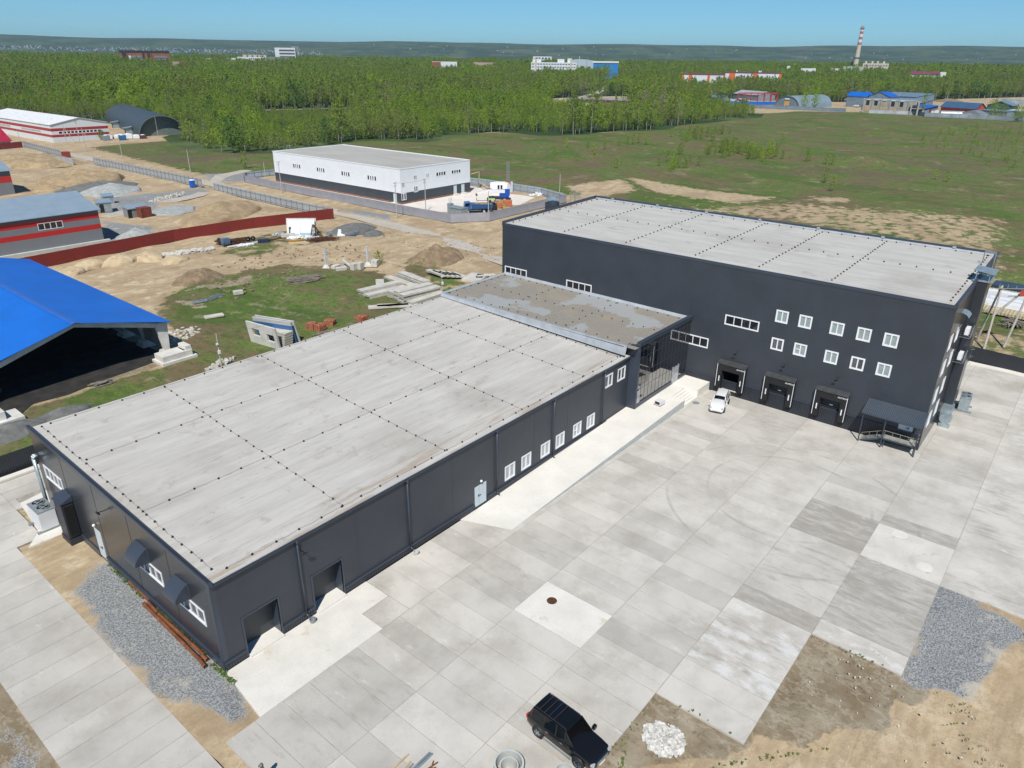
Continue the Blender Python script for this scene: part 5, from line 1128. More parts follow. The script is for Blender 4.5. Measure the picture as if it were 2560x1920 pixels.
heap('gravel_heap', 'big pale grey gravel heap near the sheds and the far sand mounds', (77.60, 194.30), 8.5, 7, 2.9, M_gravp, 0.2, 0.06, 3)
heap('gravel_heap', 'dark gravel heap leaning behind the big pale gravel heap', (78.77, 205.53), 12, 5, 2.2, M_gravd, -0.2, 0.1, 3)
heap('gravel_heap', 'grey gravel cone in the shadow end of the striped hall', (54.45, 128.63), 5.6, 4.6, 2.6, M_gravp, 0.1, 0.05, 1)
heap('gravel_heap', 'low blue grey gravel spread between the sheds and the tan sand mound', (76.02, 154.86), 7, 5.5, 1.2, M_gravp, 0.5, 0.08, 3)
heap('sand_heap', 'long sand mound with tracks behind the pale gravel heap', (80.69, 221.51), 13, 14, 3.8, M_sandd, 0.3, 0.14, 6)
heap('sand_heap', 'small sand cone left of the pale gravel heap', (67.16, 213.54), 5, 5, 1.8, M_sandd, 0.1, 0.1, 2)
heap('sand_heap', 'large sand mound by the far grey fence at the left edge', (84.19, 283.67), 17, 22, 3.6, M_sandd, 0.2, 0.14, 6)
for i, (c, rx, ry, h, lb) in enumerate([((37.9,112.6), 3.3, 2.6, 1.5, 'leftmost big pale sand heap against the red fence'), ((43.0,111.0), 3.8, 2.8, 1.8, 'second pale sand heap against the red fence'), ((48.0,110.0), 3.0, 3.6, 1.5, 'third pale sand heap with steep side by the red fence'), ((50.6,104.6), 3.2, 2.6, 1.1, 'low pale sand heap nearest the broken slabs'), ((33.6,111.0), 3.0, 2.2, 1.0, 'flat sand heap half hidden by the blue roof')]):
    heap('sand_heap', lb, c, rx, ry, h, M_sandp, 0.1*i, 0.05, 1, group='pale sand heaps below the red fence', power=1.9)
heap('soil_heap', 'reddish soil cone with a dark stump on top in the sandy field', (47.06, 88.81), 4.6, 3.6, 2.2, M_soil, 0, 0.1, 2)
heap('soil_heap', 'rough weedy soil heap behind the precast slab stacks', (86.12, 66.25), 6.0, 5.0, 2.9, M_soil, 0, 0.16, 3)
heap('gravel_heap', 'dark gravel heap behind the leaning white and blue panels', (92.89, 100.81), 7.0, 4.5, 1.6, M_gravd, 0.5, 0.1, 4)
heap('gravel_heap', 'low dark gravel bump at the track side of the leaning panels', (93.24, 94.15), 3.2, 2.4, 0.9, M_gravd, 0.5, 0.1, 2)
heap('gravel_heap', 'dark grey gravel heap behind the long warehouse roof corner', (8.36, 48.67), 3.4, 1.5, 0.9, M_gravd, 0.0, 0.06, 2)
heap('gravel_heap', 'large dark gravel heap above the charcoal fence at the left edge', (2.96, 48.26), 4.2, 2.2, 1.2, M_gravd, 0, 0.06, 3)
heap('sand_heap', 'orange sand heap beyond the birch stand near the brown fence', (599.62, 405.71), 13, 9, 3.6, M_sandp, 0, 0.1, 3)
heap('soil_heap', 'broad dark soil heap in front of the red steel frame', (654.63, 246.97), 26, 12, 4.2, M_soil, 0.2, 0.12, 5)
heap('soil_heap', 'dark soil mound behind the red house with blue roof', (950.76, 131.10), 22, 18, 4.5, M_soil, 0.2, 0.12, 5)

# ================================================================ concrete slabs, bricks, panels, debris
def rslab(name, label, c, L, W, H, rz, z=0.0, mat=None, group=None, cat='concrete slab', hollow=True, rx=0, ry=0):
    m = MB(); m.obox((0, 0, 0), (L, W, H)) if not hollow else None
    if hollow:
        for s in (-1, 1): m.box(-L/2, s*W/2, -H/2, L/2, s*(W/2-0.09), H/2)
        m.box(-L/2, -W/2+0.09, H/2-0.09, L/2, W/2-0.09, H/2-0.001); m.box(-L/2, -W/2+0.09, -H/2+0.001, L/2, W/2-0.09, -H/2+0.07)
        m.box(-L/2+0.15, -W/2+0.09, -H/2+0.07, L/2-0.15, W/2-0.09, H/2-0.09)
    o = m.build(name, mat or M_concr); o.location = (c[0], c[1], z+H/2); o.rotation_euler = (rx, ry, rz)
    return tag(o, label, cat, group)
GS = 'precast concrete slabs stacked behind the low hall'
slabs_ = [  # centre, length, width, angle, count, words
 ((66.0,60.2), 8.0, 1.5, 0.62+0.25, 1, 'flat slab lying furthest left'),
 ((64.2,58.2), 8.4, 1.5, -0.10, 3, 'left stack by the grass'),
 ((64.0,56.2), 8.2, 1.5, -0.12, 2, 'second stack from the left'),
 ((66.2,54.0), 6.6, 1.5, -0.05, 3, 'middle stack with dark ends'),
 ((66.6,52.2), 7.6, 1.5, -0.08, 4, 'tall middle stack with open ends'),
 ((66.2,50.3), 8.0, 1.5, -0.12, 4, 'tall stack with the wet dark patch'),
 ((66.0,48.3), 8.0, 1.5, 0.0, 2, 'low stack nearest the roof edge'),
 ((72.3,58.4), 1.5, 8.6, -0.15, 3, 'stack laid across behind the others'),
 ((70.4,60.2), 1.5, 7.5, -0.1, 1, 'single slab crossing behind the left stack'),
 ((60.3,49.6), 6.6, 1.5, -0.75, 1, 'slab leaning in front, pointing at the roof'),
 ((59.3,50.4), 6.6, 1.3, -0.62, 1, 'foremost slab askew by the roof edge')]
lev = ['bottom', 'second', 'third', 'top']
for (c, L, W_, rz, k, lb) in slabs_:
    for j in range(k):
        pos_ = (lev[j]+' slab' if j < k-1 else 'top slab') if k > 1 else 'slab'
        lb2 = ('%s of the precast %s' % (pos_, lb)) if k > 1 else ('precast concrete '+lb)
        rslab('precast_plank', lb2, (c[0]+random.uniform(-.12, .12), c[1]+random.uniform(-.1, .1)), L, W_, 0.30, rz+random.uniform(-.01, .01), z=j*0.36, group=GS)
for j in range(5):
    rslab('precast_plank', '%s plank of the short pale stack at the back of the slabs' % ['lowest', 'second', 'third', 'fourth', 'uppermost'][j], (77.6+j*0.45, 57.6-j*1.0), 1.1, 5.6-j*0.5, 0.28, -0.15, z=0.5, group=GS)
o = rslab('concrete_frame_block', 'square concrete frame slab with a dark hole beside the tall hall', (80.8,50.6), 5.0, 3.6, 0.6, 0.35, hollow=False)
rslab('wood_board', 'dark boards lying on the square concrete frame slab', (81.6,50.2), 2.4, 1.2, 0.12, 0.6, z=0.6, mat=M_black, hollow=False, cat='board')
rslab('tilted_plank', 'tilted grey slab on the square concrete frame slab', (82.4,49.4), 3.6, 0.9, 0.15, -0.5, z=0.65, hollow=False)
# leaning facade panels
def leaning(name, label, p, q, h, lean, mat, th=0.25, holes=(), group=None, mats=None):
    """panel standing on the line p-q, leaning by `lean` metres to the left of p->q"""
    a = Vector((*p, 0)); b = Vector((*q, 0)); L = (b-a).length; d = (b-a)/L; n = Vector((-d.y, d.x, 0))
    m = MB(); us = sorted({0, L, *[x for h_ in holes for x in h_[:2]]}); zs = sorted({0, h, *[x for h_ in holes for x in h_[2:]]})
    for u0, u1 in zip(us[:-1], us[1:]):
        for z0, z1 in zip(zs[:-1], zs[1:]):
            if any(h_[0] <= (u0+u1)/2 <= h_[1] and h_[2] <= (z0+z1)/2 <= h_[3] for h_ in holes): continue
            m.box(u0, 0, z0, u1, th, z1)
    m.xf(lambda s: a+d*s.x+n*(s.y+lean*s.z/h)+Vector((0, 0, s.z)))
    return tag(m.build(name, mat), label, 'concrete panel', group)
leaning('facade_panel', 'white concrete panel with two window openings standing behind the warehouse roof', (35.4,53.2), (36.2,47.3), 3.3, -0.5, M_concw, 0.3, [(1.0, 2.5, 1.3, 2.4), (3.9, 5.4, 1.0, 2.1)])
leaning('facade_panel', 'blue painted concrete panel leaning behind the panel with two openings', (37.2,54.0), (39.4,47.8), 3.4, -0.9, stripes('blue_white_panel', [(0, (0.04, 0.15, 0.38)), (2.8, (0.6, 0.6, 0.58))]), 0.25)
leaning('facade_panel', 'pale concrete panel leaning against the back of the blue panel', (37.9,54.4), (40.0,47.9), 3.4, -0.9, M_concw, 0.22)
for j in range(6): rslab('precast_plank', '%s slab of the small stack under the blue leaning panel' % ['bottom', 'second', 'third', 'fourth', 'fifth', 'top'][j], (37.6+0.05*j, 49.2), 1.6, 3.4, 0.26, 0.15, z=j*0.36, group='slabs stacked under the leaning blue panel')
# brick pallets
def bricks(label, c, w, l, h, rz):
    m = MB()
    nz = int(h/0.13); r_ = random.Random(int(c[0]*10))
    for k in range(nz):
        for i in range(int(w/0.26)):
            for j in range(int(l/0.26)):
                if k == nz-1 and r_.random() < 0.3: continue
                m.obox((-w/2+0.13+i*0.26+r_.uniform(-.02, .02), -l/2+0.13+j*0.26+r_.uniform(-.02, .02), 0.1+k*0.13), (0.25, 0.24, 0.12), r_.uniform(-.05, .05))
    m.box(-w/2, -l/2, 0, w/2, l/2, 0.05)
    o = m.build('brick_stack', M_brick); o.location = (*c, 0); o.rotation_euler.z = rz; return tag(o, label, 'brick stack', 'stacks of red bricks on the grass')
bricks('left red brick stack of the touching pair', (44.3,51.0), 1.3, 1.5, 1.05, 0.3); bricks('right red brick stack of the touching pair', (44.7,49.5), 1.3, 1.5, 1.05, 0.1); bricks('red brick stack standing alone right of the pair', (47.0,50.0), 1.4, 1.6, 1.1, 0.5)
bricks('red brick stack nearest the roof edge', (51.4,47.9), 1.6, 1.7, 1.15, 0.1)
# stick and board piles
def sticks(name, label, c, L, W_, n, mat, rz=0, h=0.5, r=0.06, cat='wood pile', jit=0.25, flat=False):
    m = MB(); r_ = random.Random(int(c[0]*31+c[1]))
    for i in range(n):
        u = r_.uniform(-1, 1); a = rz+r_.uniform(-jit, jit); l = L*r_.uniform(0.4, 1); zz = 0.05+h*(1-u*u)*r_.random()
        x = c[0]+u*W_/2*-math.sin(rz)+r_.uniform(-.2, .2)*L*math.cos(rz); y = c[1]+u*W_/2*math.cos(rz)+r_.uniform(-.2, .2)*L*math.sin(rz)
        dx, dy = math.cos(a)*l/2, math.sin(a)*l/2; e = r_.uniform(-.15, .15)
        m.beam((x-dx, y-dy, max(.04, zz-e)), (x+dx, y+dy, max(.04, zz+e)), r*r_.uniform(.6, 1.6), r*r_.uniform(.5, 1.2) if not flat else r*0.4)
    return tag(m.build(name, mat), label, cat, kind='stuff')
sticks('wood_pile', 'heap of grey weathered poles on the grass near the concrete posts', (59.55, 74.07), 6.0, 3.2, 70, M_wood, -0.45, 0.7, 0.10)
sticks('wood_pile', 'strip of dark boards lying along the roof edge', (46.87, 47.80), 7.5, 0.7, 24, M_wood, -0.15, 0.2, 0.12)
sticks('scrap_pile', 'rusty steel rods and mesh heaped beside the leaning panels', (81.6,98.2), 7.0, 2.6, 60, M_rustd, -0.5, 0.6, 0.06, 'scrap pile', 0.5)
sticks('scrap_pile', 'tangled truck chassis scrap against the red fence', (66.3,109.6), 6.5, 2.6, 60, M_rustd, -0.3, 0.9, 0.09, 'scrap pile', 0.8)
sticks('wood_pile', 'small stack of grey boards in front of the shed opening', (14.97, 53.92), 2.6, 1.3, 16, M_wood, -0.2, 0.35, 0.18, flat=True)
sticks('scrap_pile', 'dark steel scrap bits left of the leaning white panel', (73.87, 105.57), 5.0, 1.2, 22, M_rustd, -0.3, 0.2, 0.08, 'scrap pile', 0.8)
def tripod_scrap():
    m = MB(); c = Vector((82.6, 101.3, 0))
    for i in range(16):
        a = i*0.39; m.beam(c+Vector((1.6*math.cos(a), 1.3*math.sin(a), 0)), c+Vector((-0.5+0.2*math.cos(a), 0.3, 2.9)), 0.06)
    for z in (0.8, 1.5, 2.2):
        k = 1-z/3.2; m.path([c+Vector((-.4*z/3+1.6*k*math.cos(a), 1.3*k*math.sin(a), z)) for a in np.linspace(0, 6.28, 9)], 0.03, 4)
    return tag(m.build('rebar_cage', M_rustd), 'rusty wigwam of steel bars beside the leaning white panel', 'steel cage')
tripod_scrap()
leaning('facade_panel', 'large white panel leaning upright by the red fence corner', (78.6,106.8), (82.8,102.3), 3.6, 1.2, stripes('white_cyan_panel', [(0, (0.30, 0.48, 0.55)), (0.7, (0.72, 0.74, 0.74))]), 0.25, [(0.3, 0.8, 0.6, 2.0)])
leaning('facade_panel', 'grey backed panel standing behind the large white leaning panel', (78.9,107.6), (83.6,102.8), 3.7, 1.2, M_concr, 0.22)
leaning('door_panel', 'narrow pale door leaning on the large white panel', (79.6,105.3), (80.4,104.5), 2.2, 0.9, M_wpanel, 0.08)
rslab('metal_sheet', 'white metal sheet sloping down the dark gravel heap', (87.8,98.9), 4.6, 1.7, 0.12, 0.85, z=0.45, mat=M_wpanel, hollow=False, cat='metal sheet', ry=-0.12)
rslab('metal_sheet', 'blue metal sheet sloping beside the white sheet', (90.0,98.0), 5.4, 2.0, 0.12, 0.85, z=0.5, mat=mk('blue_sheet', (0.07, 0.16, 0.30), 0.4, 0.2), hollow=False, cat='metal sheet', ry=-0.12)
def rocks(name, label, c, rx, ry, n, mat, s=(0.2, 0.7), flat=0.45, rz=0, cat='rubble', h=0.15, stack=0.0, seed=1):
    m = MB(); r_ = random.Random(seed+int(c[0]))
    for i in range(n):
        a = r_.uniform(0, 6.28); q = math.sqrt(r_.random()); X_, Y_ = q*rx*math.cos(a), q*ry*math.sin(a)
        x = c[0]+X_*math.cos(rz)-Y_*math.sin(rz); y = c[1]+X_*math.sin(rz)+Y_*math.cos(rz); k = r_.uniform(*s); st_ = len(m.v)
        n_ = r_.choice([5, 6, 7]); th = k*flat*r_.uniform(.5, 1.2); zz = stack*(1-q)*r_.random()
        pr = [(k*r_.uniform(.35, .62)*math.cos(b_*6.283/n_), k*r_.uniform(.3, .6)*math.sin(b_*6.283/n_)) for b_ in range(n_)]
        m.prism(pr, -th/2, th/2); M_ = Matrix.Translation((x, y, zz+th*0.3)) @ Matrix.Rotation(r_.uniform(0, 6), 4, 'Z') @ Matrix.Rotation(r_.uniform(-.35, .35)*(1+stack), 4, 'X'); m.xf(lambda p_: M_ @ p_, st_)
    return tag(m.build(name, mat), label, cat, kind='stuff')
rocks('rubble', 'spread of broken pale concrete slabs below the red fence', (55.2,109.6), 6.3, 1.5, 90, M_concr, (0.6, 1.9), 0.18, -0.13, stack=0.3)
rocks('rubble', 'scatter of grey stones beside the blue shed', (30.01, 63.45), 3.6, 2.4, 150, M_concr, (0.12, 0.7), 0.6, 0.3)
rocks('rubble', 'broken stones strewn along the site track near the gravel spread', (84.91, 174.84), 9, 2.0, 120, M_concr, (0.3, 0.9), 0.5, 0.55)
rocks('rubble', 'heap of white broken render on bare soil by the yard slabs', (14.15,-25.1), 1.2, 1.3, 520, mk('white_rubble', (0.66, 0.65, 0.61), 0.9, 0, 0.2, 5, grain=0.4, spots=((0.40, 0.37, 0.32), 6, 0.6)), (0.07, 0.34), 0.4, 0, stack=0.32)
rocks('rubble', 'small stones and clods strewn over the bare sand beside the yard', (24,-36), 11, 5, 90, M_concr, (0.04, 0.16), 0.6, 0.5)
rocks('rubble', 'clods and litter strewn over the sandy ground behind the blue shed', (62,84), 22, 12, 200, mk('clod_earth', (0.30, 0.23, 0.15), 0.95, 0, 0.3, 2), (0.12, 0.6), 0.5, 0.3)
rocks('rubble', 'scattered clods on the sand along the dirt track', (96,70), 6, 26, 220, _M['clod_earth'], (0.12, 0.5), 0.5, 0.0, seed=5)
rocks('rubble', 'stones at the foot of the pole behind the warehouse', (28.14, 48.76), 2.6, 0.8, 24, M_concr, (0.3, 0.9), 0.6, 0.2)
rocks('rubble', 'white bags and rubble at the foot of the leaning panel', (79.5,102.2), 3.6, 1.0, 60, M_white, (0.3, 1.1), 0.5, -0.8, stack=0.5)
rocks('rubble', 'white sacks piled in the corner of the ribbed fence', (163.19, 97.36), 4.2, 1.6, 60, M_white, (0.5, 1.2), 0.5, -0.6, stack=1.0)
rocks('rubble', 'grey tarps and bags left of the leaning white panel', (77.96, 109.89), 1.6, 0.8, 18, M_wfi, (0.4, 0.9), 0.4, 0, stack=0.3)
rocks('rubble', 'white crumpled sheets beside the chassis scrap', (67.09, 106.64), 2.2, 0.7, 24, M_white, (0.4, 1.0), 0.3, -0.3)
# posts on concrete feet and blocks
M_postw = mk('pale_post', (0.55, 0.60, 0.63), 0.7, 0, 0.08, 1)
for i, (bx_, nm) in enumerate(((((67.20, 77.46)), 'left pale square post on a grey concrete foot'), (((73.86, 72.94)), 'right pale square post on a grey concrete foot'))):
    T = thing('concrete_post', (*bx_, 0), nm, 'post', 'square posts on concrete feet')
    m = MB(); m.box(-0.17, -0.17, 0.5, 0.17, 0.17, 3.9); m.build('post', M_postw, T, local=True)
    m = MB(); m.lathe([(1.15, 0), (1.0, 0.25), (0.5, 0.75), (0.4, 0.8), (0, 0.8)], (0, 0, 0), 4); m.build('foot', M_concr, T, local=True)
for c, L, W_, H_, rz, lb in [((68.27, 75.90), 1.8, 1.0, 0.8, 0.2, 'grey concrete block right of the left post foot'), ((68.05, 74.02), 2.0, 0.9, 0.75, -0.3, 'longer grey concrete block beside the left post foot'), ((70.17, 72.71), 1.2, 1.0, 1.3, 0.1, 'upright dark concrete cube between the two posts'), ((71.27, 72.19), 1.2, 1.0, 1.4, 0.2, 'upright pale concrete cube between the two posts'), ((74.64, 71.70), 1.6, 1.2, 1.3, 0.5, 'cracked concrete block right of the right post'), ((46.73, 75.10), 1.6, 0.8, 0.7, -0.3, 'lone concrete block on the grass left of the stick heap'), ((37.69, 67.23), 2.9, 1.2, 0.3, -0.3, 'flat broken slab lying alone on the grass')]:
    m = MB(); m.box(-L/2, -W_/2, 0, L/2, W_/2, H_); o = m.build('concrete_block', M_concr, bevel=0.06); o.location = (*c, 0); o.rotation_euler.z = rz; tag(o, lb, 'concrete block', 'loose concrete blocks')
m = MB(); a = Vector((*(71.20, 77.40), 0.9)); b = Vector((*(70.44, 73.84), 0.3)); m.beam(a, b, 0.35); tag(m.build('fallen_post', M_postw), 'pale square post lying tilted between the two upright posts', 'post')
m = MB(); m.tube(((85.17, 99.97)[0]-0.6, (85.17, 99.97)[1], 0.55), ((85.17, 99.97)[0]+0.7, (85.17, 99.97)[1]+0.2, 0.55), 0.55, n=14); tag(m.build('steel_drum', M_galv), 'round grey steel tank lying beside the rusty bars', 'drum')
m = MB(); m.tube((*(71.42, 118.02), 2.3), ((71.42, 118.02)[0]+1.0, (71.42, 118.02)[1]-.6, 2.0), 0.5, n=12); 
T = thing('scrap_truck_chassis', (66.5, 109.5, 0), 'stripped truck chassis with two wheels lying under the red fence', 'truck chassis')
m = MB()
for s in (-.5, .5): m.beam((63, 110.6+s, .8), (70.5, 108.8+s, .8), 0.14, 0.25)
for i in range(5): m.beam((63.5+i*1.6, 109.9-i*.38, .8), (63.5+i*1.6, 111.1-i*.38, .8), 0.1)
m.build('frame', M_rustd, T)
for (x, y) in ((69.2, 107.9), (70.3, 107.7), (64.3, 111.4)):
    q = MB(); q.lathe([(0.25, -.2), (0.5, -.2), (0.55, -.1), (0.55, .1), (0.5, .2), (0.25, .2)], (0, 0, 0), 14); M_ = Matrix.Translation((x, y, 0.75)) @ Matrix.Rotation(R(90), 4, 'X'); q.xf(lambda p_: M_ @ p_); q.build('wheel', M_black, T)
q = MB(); q.box(63.6, 108.4, 0.2, 65.2, 109.5, 1.6); q.build('cab_panel', mk('dull_blue', (0.10, 0.19, 0.28), 0.5), T)
rslab('steel_girder', 'long white steel beam lying in front of the chassis scrap', (67.2,106.8), 7.0, 0.35, 0.25, -0.08, mat=M_white, hollow=False, cat='beam')
rslab('tarpaulin_roll', 'dark blue rolled tarpaulin on the sand', (71.40, 105.48), 2.4, 1.3, 0.7, -0.5, mat=mk('navy_cloth', (0.02, 0.03, 0.09), 0.8, 0, 0.3, 3, grain=0.6), hollow=False, cat='tarpaulin')
rslab('wood_platform', 'timber platform with yellow fittings in front of the white rubble', (76.08, 98.94), 4.4, 2.2, 0.2, -0.55, mat=M_woodn, hollow=False, cat='platform')
o = rslab('yellow_girder', 'orange yellow beam lying on the timber platform', (76.61, 100.67), 3.2, 0.25, 0.3, -0.25, z=0.2, mat=mk('yellow_paint', (0.62, 0.33, 0.02), 0.5), hollow=False, cat='beam')
for i, (c, lb) in enumerate((((77.89, 106.47), 'left pale block before the leaning white panel'), ((78.79, 104.50), 'right pale block before the leaning white panel'))): rslab('concrete_block', lb, c, 2.2, 1.2, 0.7, 0.2*i-.5, hollow=False, cat='concrete block', group='loose concrete blocks')
for c, L, rz, lb in (((39.81, 75.10), 2.2, -0.25, 'frame'), ((42.98, 75.36), 3.4, 0.35, 'beams')):
    T = thing('lattice_bars' if lb == 'frame' else 'steel_channels', (*c, 0), 'grey metal lattice frame lying on the grass' if lb == 'frame' else 'bundle of grey steel channels lying beside the lattice frame', 'steel frame'); m = MB()
    for j in range(5): m.beam((c[0]-L/2*math.cos(rz)+(-j*.28)*math.sin(rz), c[1]-L/2*math.sin(rz)+j*.28*math.cos(rz), .25), (c[0]+L/2*math.cos(rz)-(j*.28)*math.sin(rz), c[1]+L/2*math.sin(rz)+j*.28*math.cos(rz), .25), 0.12)
    if lb == 'frame':
        for j in range(4): k = -L/2+L*j/3; m.beam((c[0]+k*math.cos(rz), c[1]+k*math.sin(rz), .3), (c[0]+k*math.cos(rz)-1.2*math.sin(rz), c[1]+k*math.sin(rz)+1.2*math.cos(rz), .3), 0.1)
    m.build('bars', M_galv, T)

# ================================================================ power poles
M_pole = mk('pole_concrete', (0.46, 0.44, 0.40), 0.85, 0, 0.08, 1)
def pole(label, p, h, arms=1, legs=(), r=0.13, rz=0.4, cam_box=False, group='concrete power poles'):
    T = thing('power_pole', (*p, 0), label, 'power pole', group); m = MB(); m.tube((0, 0, 0), (0, 0, h), r, r*0.65, 7); m.build('pole', M_pole, T, local=True)
    for (dx, dy, hh) in legs: m = MB(); m.tube((dx, dy, 0), (0, 0, hh), r*0.9, r*0.65, 7); m.build('brace', M_pole, T, local=True)
    for k in range(arms):
        m = MB(); z = h-0.25-k*0.7; dx, dy = math.cos(rz)*0.75, math.sin(rz)*0.75; m.beam((-dx, -dy, z), (dx, dy, z), 0.07)
        for s in (-1, 0, 1): m.tube((s*dx, s*dy, z), (s*dx, s*dy, z+0.28), 0.055, 0.03, 6)
        m.build('crossarm', M_rust if k == 0 else M_grey, T, local=True)
    if cam_box: m = MB(); m.box(-0.25, -0.35, h*0.45, 0.05, -0.1, h*0.45+0.45); m.box(-0.3, -0.3, h*.7, -0.05, -.05, h*.7+.2); m.build('meter_box', M_white, T, local=True)
    return T
P_ = {}
P_['w1'] = pole('concrete power pole at the fence corner before the white hall front', (108.88, 103.19), 9.2, 2)
P_['w2'] = pole('concrete power pole inside the fenced yard by the transformer box', (120.62, 104.67), 8.6, 2)
P_['w3'] = pole('bare concrete post at the angle of the ribbed fence', (129.62, 90.08), 6.0, 0)
P_['w4'] = pole('bare concrete post at the far right corner of the ribbed fence', (169.51, 95.67), 5.8, 0)
P_['s1'] = pole('concrete power pole with rusty arm left of the white hall', (111.86, 158.00), 9.2, 2)
P_['s2'] = pole('short concrete pole by the far left corner of the white hall fence', (123.37, 184.19), 5.6, 0)
P_['s3'] = pole('concrete pole on the meadow edge above the blue toilet', (114.52, 216.97), 8.0, 1)
P_['s4'] = pole('concrete pole on the meadow edge left of the one above the toilet', (116.31, 273.36), 8.0, 1)
P_['s5'] = pole('braced double pole in front of the red and white hall', (117.57, 310.27), 9.6, 1, [(3.0, -3.0, 8.2)])
P_['s6'] = pole('power pole close to the striped hall gable corner', (127.75, 342.00), 9.8, 2)
P_['s7'] = pole('braced power pole near the striped hall corner', (122.76, 343.99), 8.0, 0, [(3.0, -2.0, 7.5)])
P_['s8'] = pole('power pole right of the striped hall gable', (139.64, 355.56), 9.5, 1)
P_['s9'] = pole('power pole at the far left by the dark red fence', (103.52, 342.77), 7.4, 1)
P_['h1'] = pole('dark weathered pole in front of the arch hangar', (166.79, 345.80), 9.6, 0)
P_['g1'] = pole('camera pole with white boxes rising behind the warehouse roof', (27.28, 47.12), 5.0, 0, cam_box=True, r=0.10)
P_['g2'] = pole('grey pole with a white meter box beside the slab stacks', (68.9,47.5), 5.2, 0, cam_box=True, r=0.10)
def wires(label, pts, sag=0.8, r=0.012, name='power_line'):
    m = MB()
    for a, b in zip(pts[:-1], pts[1:]):
        a = Vector(a); b = Vector(b); q = [a.lerp(b, i/10)-Vector((0, 0, sag*4*(i/10)*(1-i/10))) for i in range(11)]; m.path(q, r, 4)
    return tag(m.build(name, M_wire), label, 'cable')
wires('thin cable strung from the camera pole to the pole by the slab stacks', [(27.28,47.12,4.7), (68.9,47.5,5.0)], 1.0)
wires('power line linking the two poles by the fenced yard', [(108.9,103.2,9.0), (120.6,104.7,8.5)], 0.4, 0.02)
# big A-shaped poles behind the yard fence at the right edge
T = thing('portal_pole', (105, -29, 0), 'tall braced concrete switch pole structure behind the charcoal fence at right', 'power pole')
pts4 = [((107.4,-27.3,0), (106.0,-28.4,8.6)), ((103.0,-28.8,0), (106.2,-28.5,8.8)), ((106.0,-28.4,4.2), (107.2,-31.6,9.0)), ((105.8,-30.9,0), (107.3,-31.8,9.2))]
for a, b in pts4: m = MB(); m.tube(a, b, 0.17, 0.13, 7); m.build('pole', M_pole, T)
m = MB(); m.beam((105.6,-28,8.4), (106.8,-32.4,8.9), 0.12); m.beam((106.2,-29.5,7.4), (107.4,-33,7.9), 0.12)
for i in range(5): m.tube((105.8+.25*i, -28.2-i*1.0, 8.5), (105.8+.25*i, -28.2-i*1.0, 9.1), 0.08, .04, 6)
m.build('crossarm', M_grey, T)
m = MB(); m.box(106.4, -31.5, 7.7, 107.2, -30.8, 8.4); m.build('red_switch', mk('faded_red', (0.5, 0.08, 0.05), 0.6), T)
# wrapped panel packs and boards beyond the right fence
GP_ = 'white wrapped panel packs beyond the charcoal fence'
for i, (c, L, W_, rz, lb, mt) in enumerate([((126.5,-28.8), 1.8, 9.5, -0.05, 'nearest white wrapped panel pack behind the portal pole', M_white), ((129.0,-29.0), 1.6, 12, -0.05, 'second white wrapped panel pack behind the portal pole', M_white), ((133.6,-27.0), 1.8, 6.5, -0.08, 'farthest white wrapped panel pack by the tall hall corner', M_white)]):
    rslab('panel_pack', lb, c, L, W_, 0.75, rz, z=0.5, mat=mt, hollow=False, cat='panel pack', group=GP_)
M_pal = mk('pale_planks', (0.50, 0.43, 0.27), 0.8, 0, 0.15, 1.5, rib=(1, 0.5), rbump=0.8)
for c, L, W_, lb in (((124.8,-29.5), 4.2, 9.5, 'plank platform under the nearest wrapped pack'), ((130.8,-27.6), 2.4, 8, 'plank platform between the wrapped packs'), ((136.8,-28.5), 3.6, 10, 'plank platform behind the farthest wrapped pack')): rslab('plank_stack', lb, c, L, W_, 0.45, -0.05, mat=M_pal, hollow=False, cat='planks')
rslab('roofing_sheets', 'dark blue roofing sheets stacked behind the plank platforms', (141.5,-29), 4.0, 9.0, 0.8, -0.05, z=0.0, mat=mk('navy_sheet', (0.05, 0.075, 0.11), 0.4, 0.2), hollow=False, cat='metal sheets')
sticks('wood_pile', 'heap of broken boards behind the portal pole', (118.5,-30.5), 4.0, 3.0, 45, M_wood, 0.8, 0.8, 0.12, jit=0.9)
# small yard fittings

# ================================================================ far buildings (all hidden-foot heights follow the land)
def ground_at(x, y): return float(terr(x, y))
M_fwhite = mk('far_white', (0.66, 0.70, 0.73), 0.6, 0, 0.04, 0.05)
M_fgrey = mk('far_grey', (0.20, 0.22, 0.25), 0.6, 0, 0.06, 0.05)
M_fbrown = mk('far_brown_brick', (0.27, 0.095, 0.05), 0.8, 0, 0.10, 0.08)
M_fdark = mk('far_dark', (0.035, 0.03, 0.035), 0.5, 0, 0.1, 0.1)
M_fpink = mk('far_pink', (0.45, 0.33, 0.28), 0.8, 0, 0.1, 0.1)
M_fblue = mk('far_blue', (0.02, 0.20, 0.50), 0.5, 0, 0.05, 0.1)
M_fbeige = mk('far_beige', (0.55, 0.50, 0.40), 0.7, 0, 0.05, 0.1)
M_forange = mk('far_orange', (0.65, 0.14, 0.02), 0.6, 0, 0.05, 0.1)
M_froof = mk('far_roof_grey', (0.36, 0.40, 0.44), 0.6, 0, 0.06, 0.1)
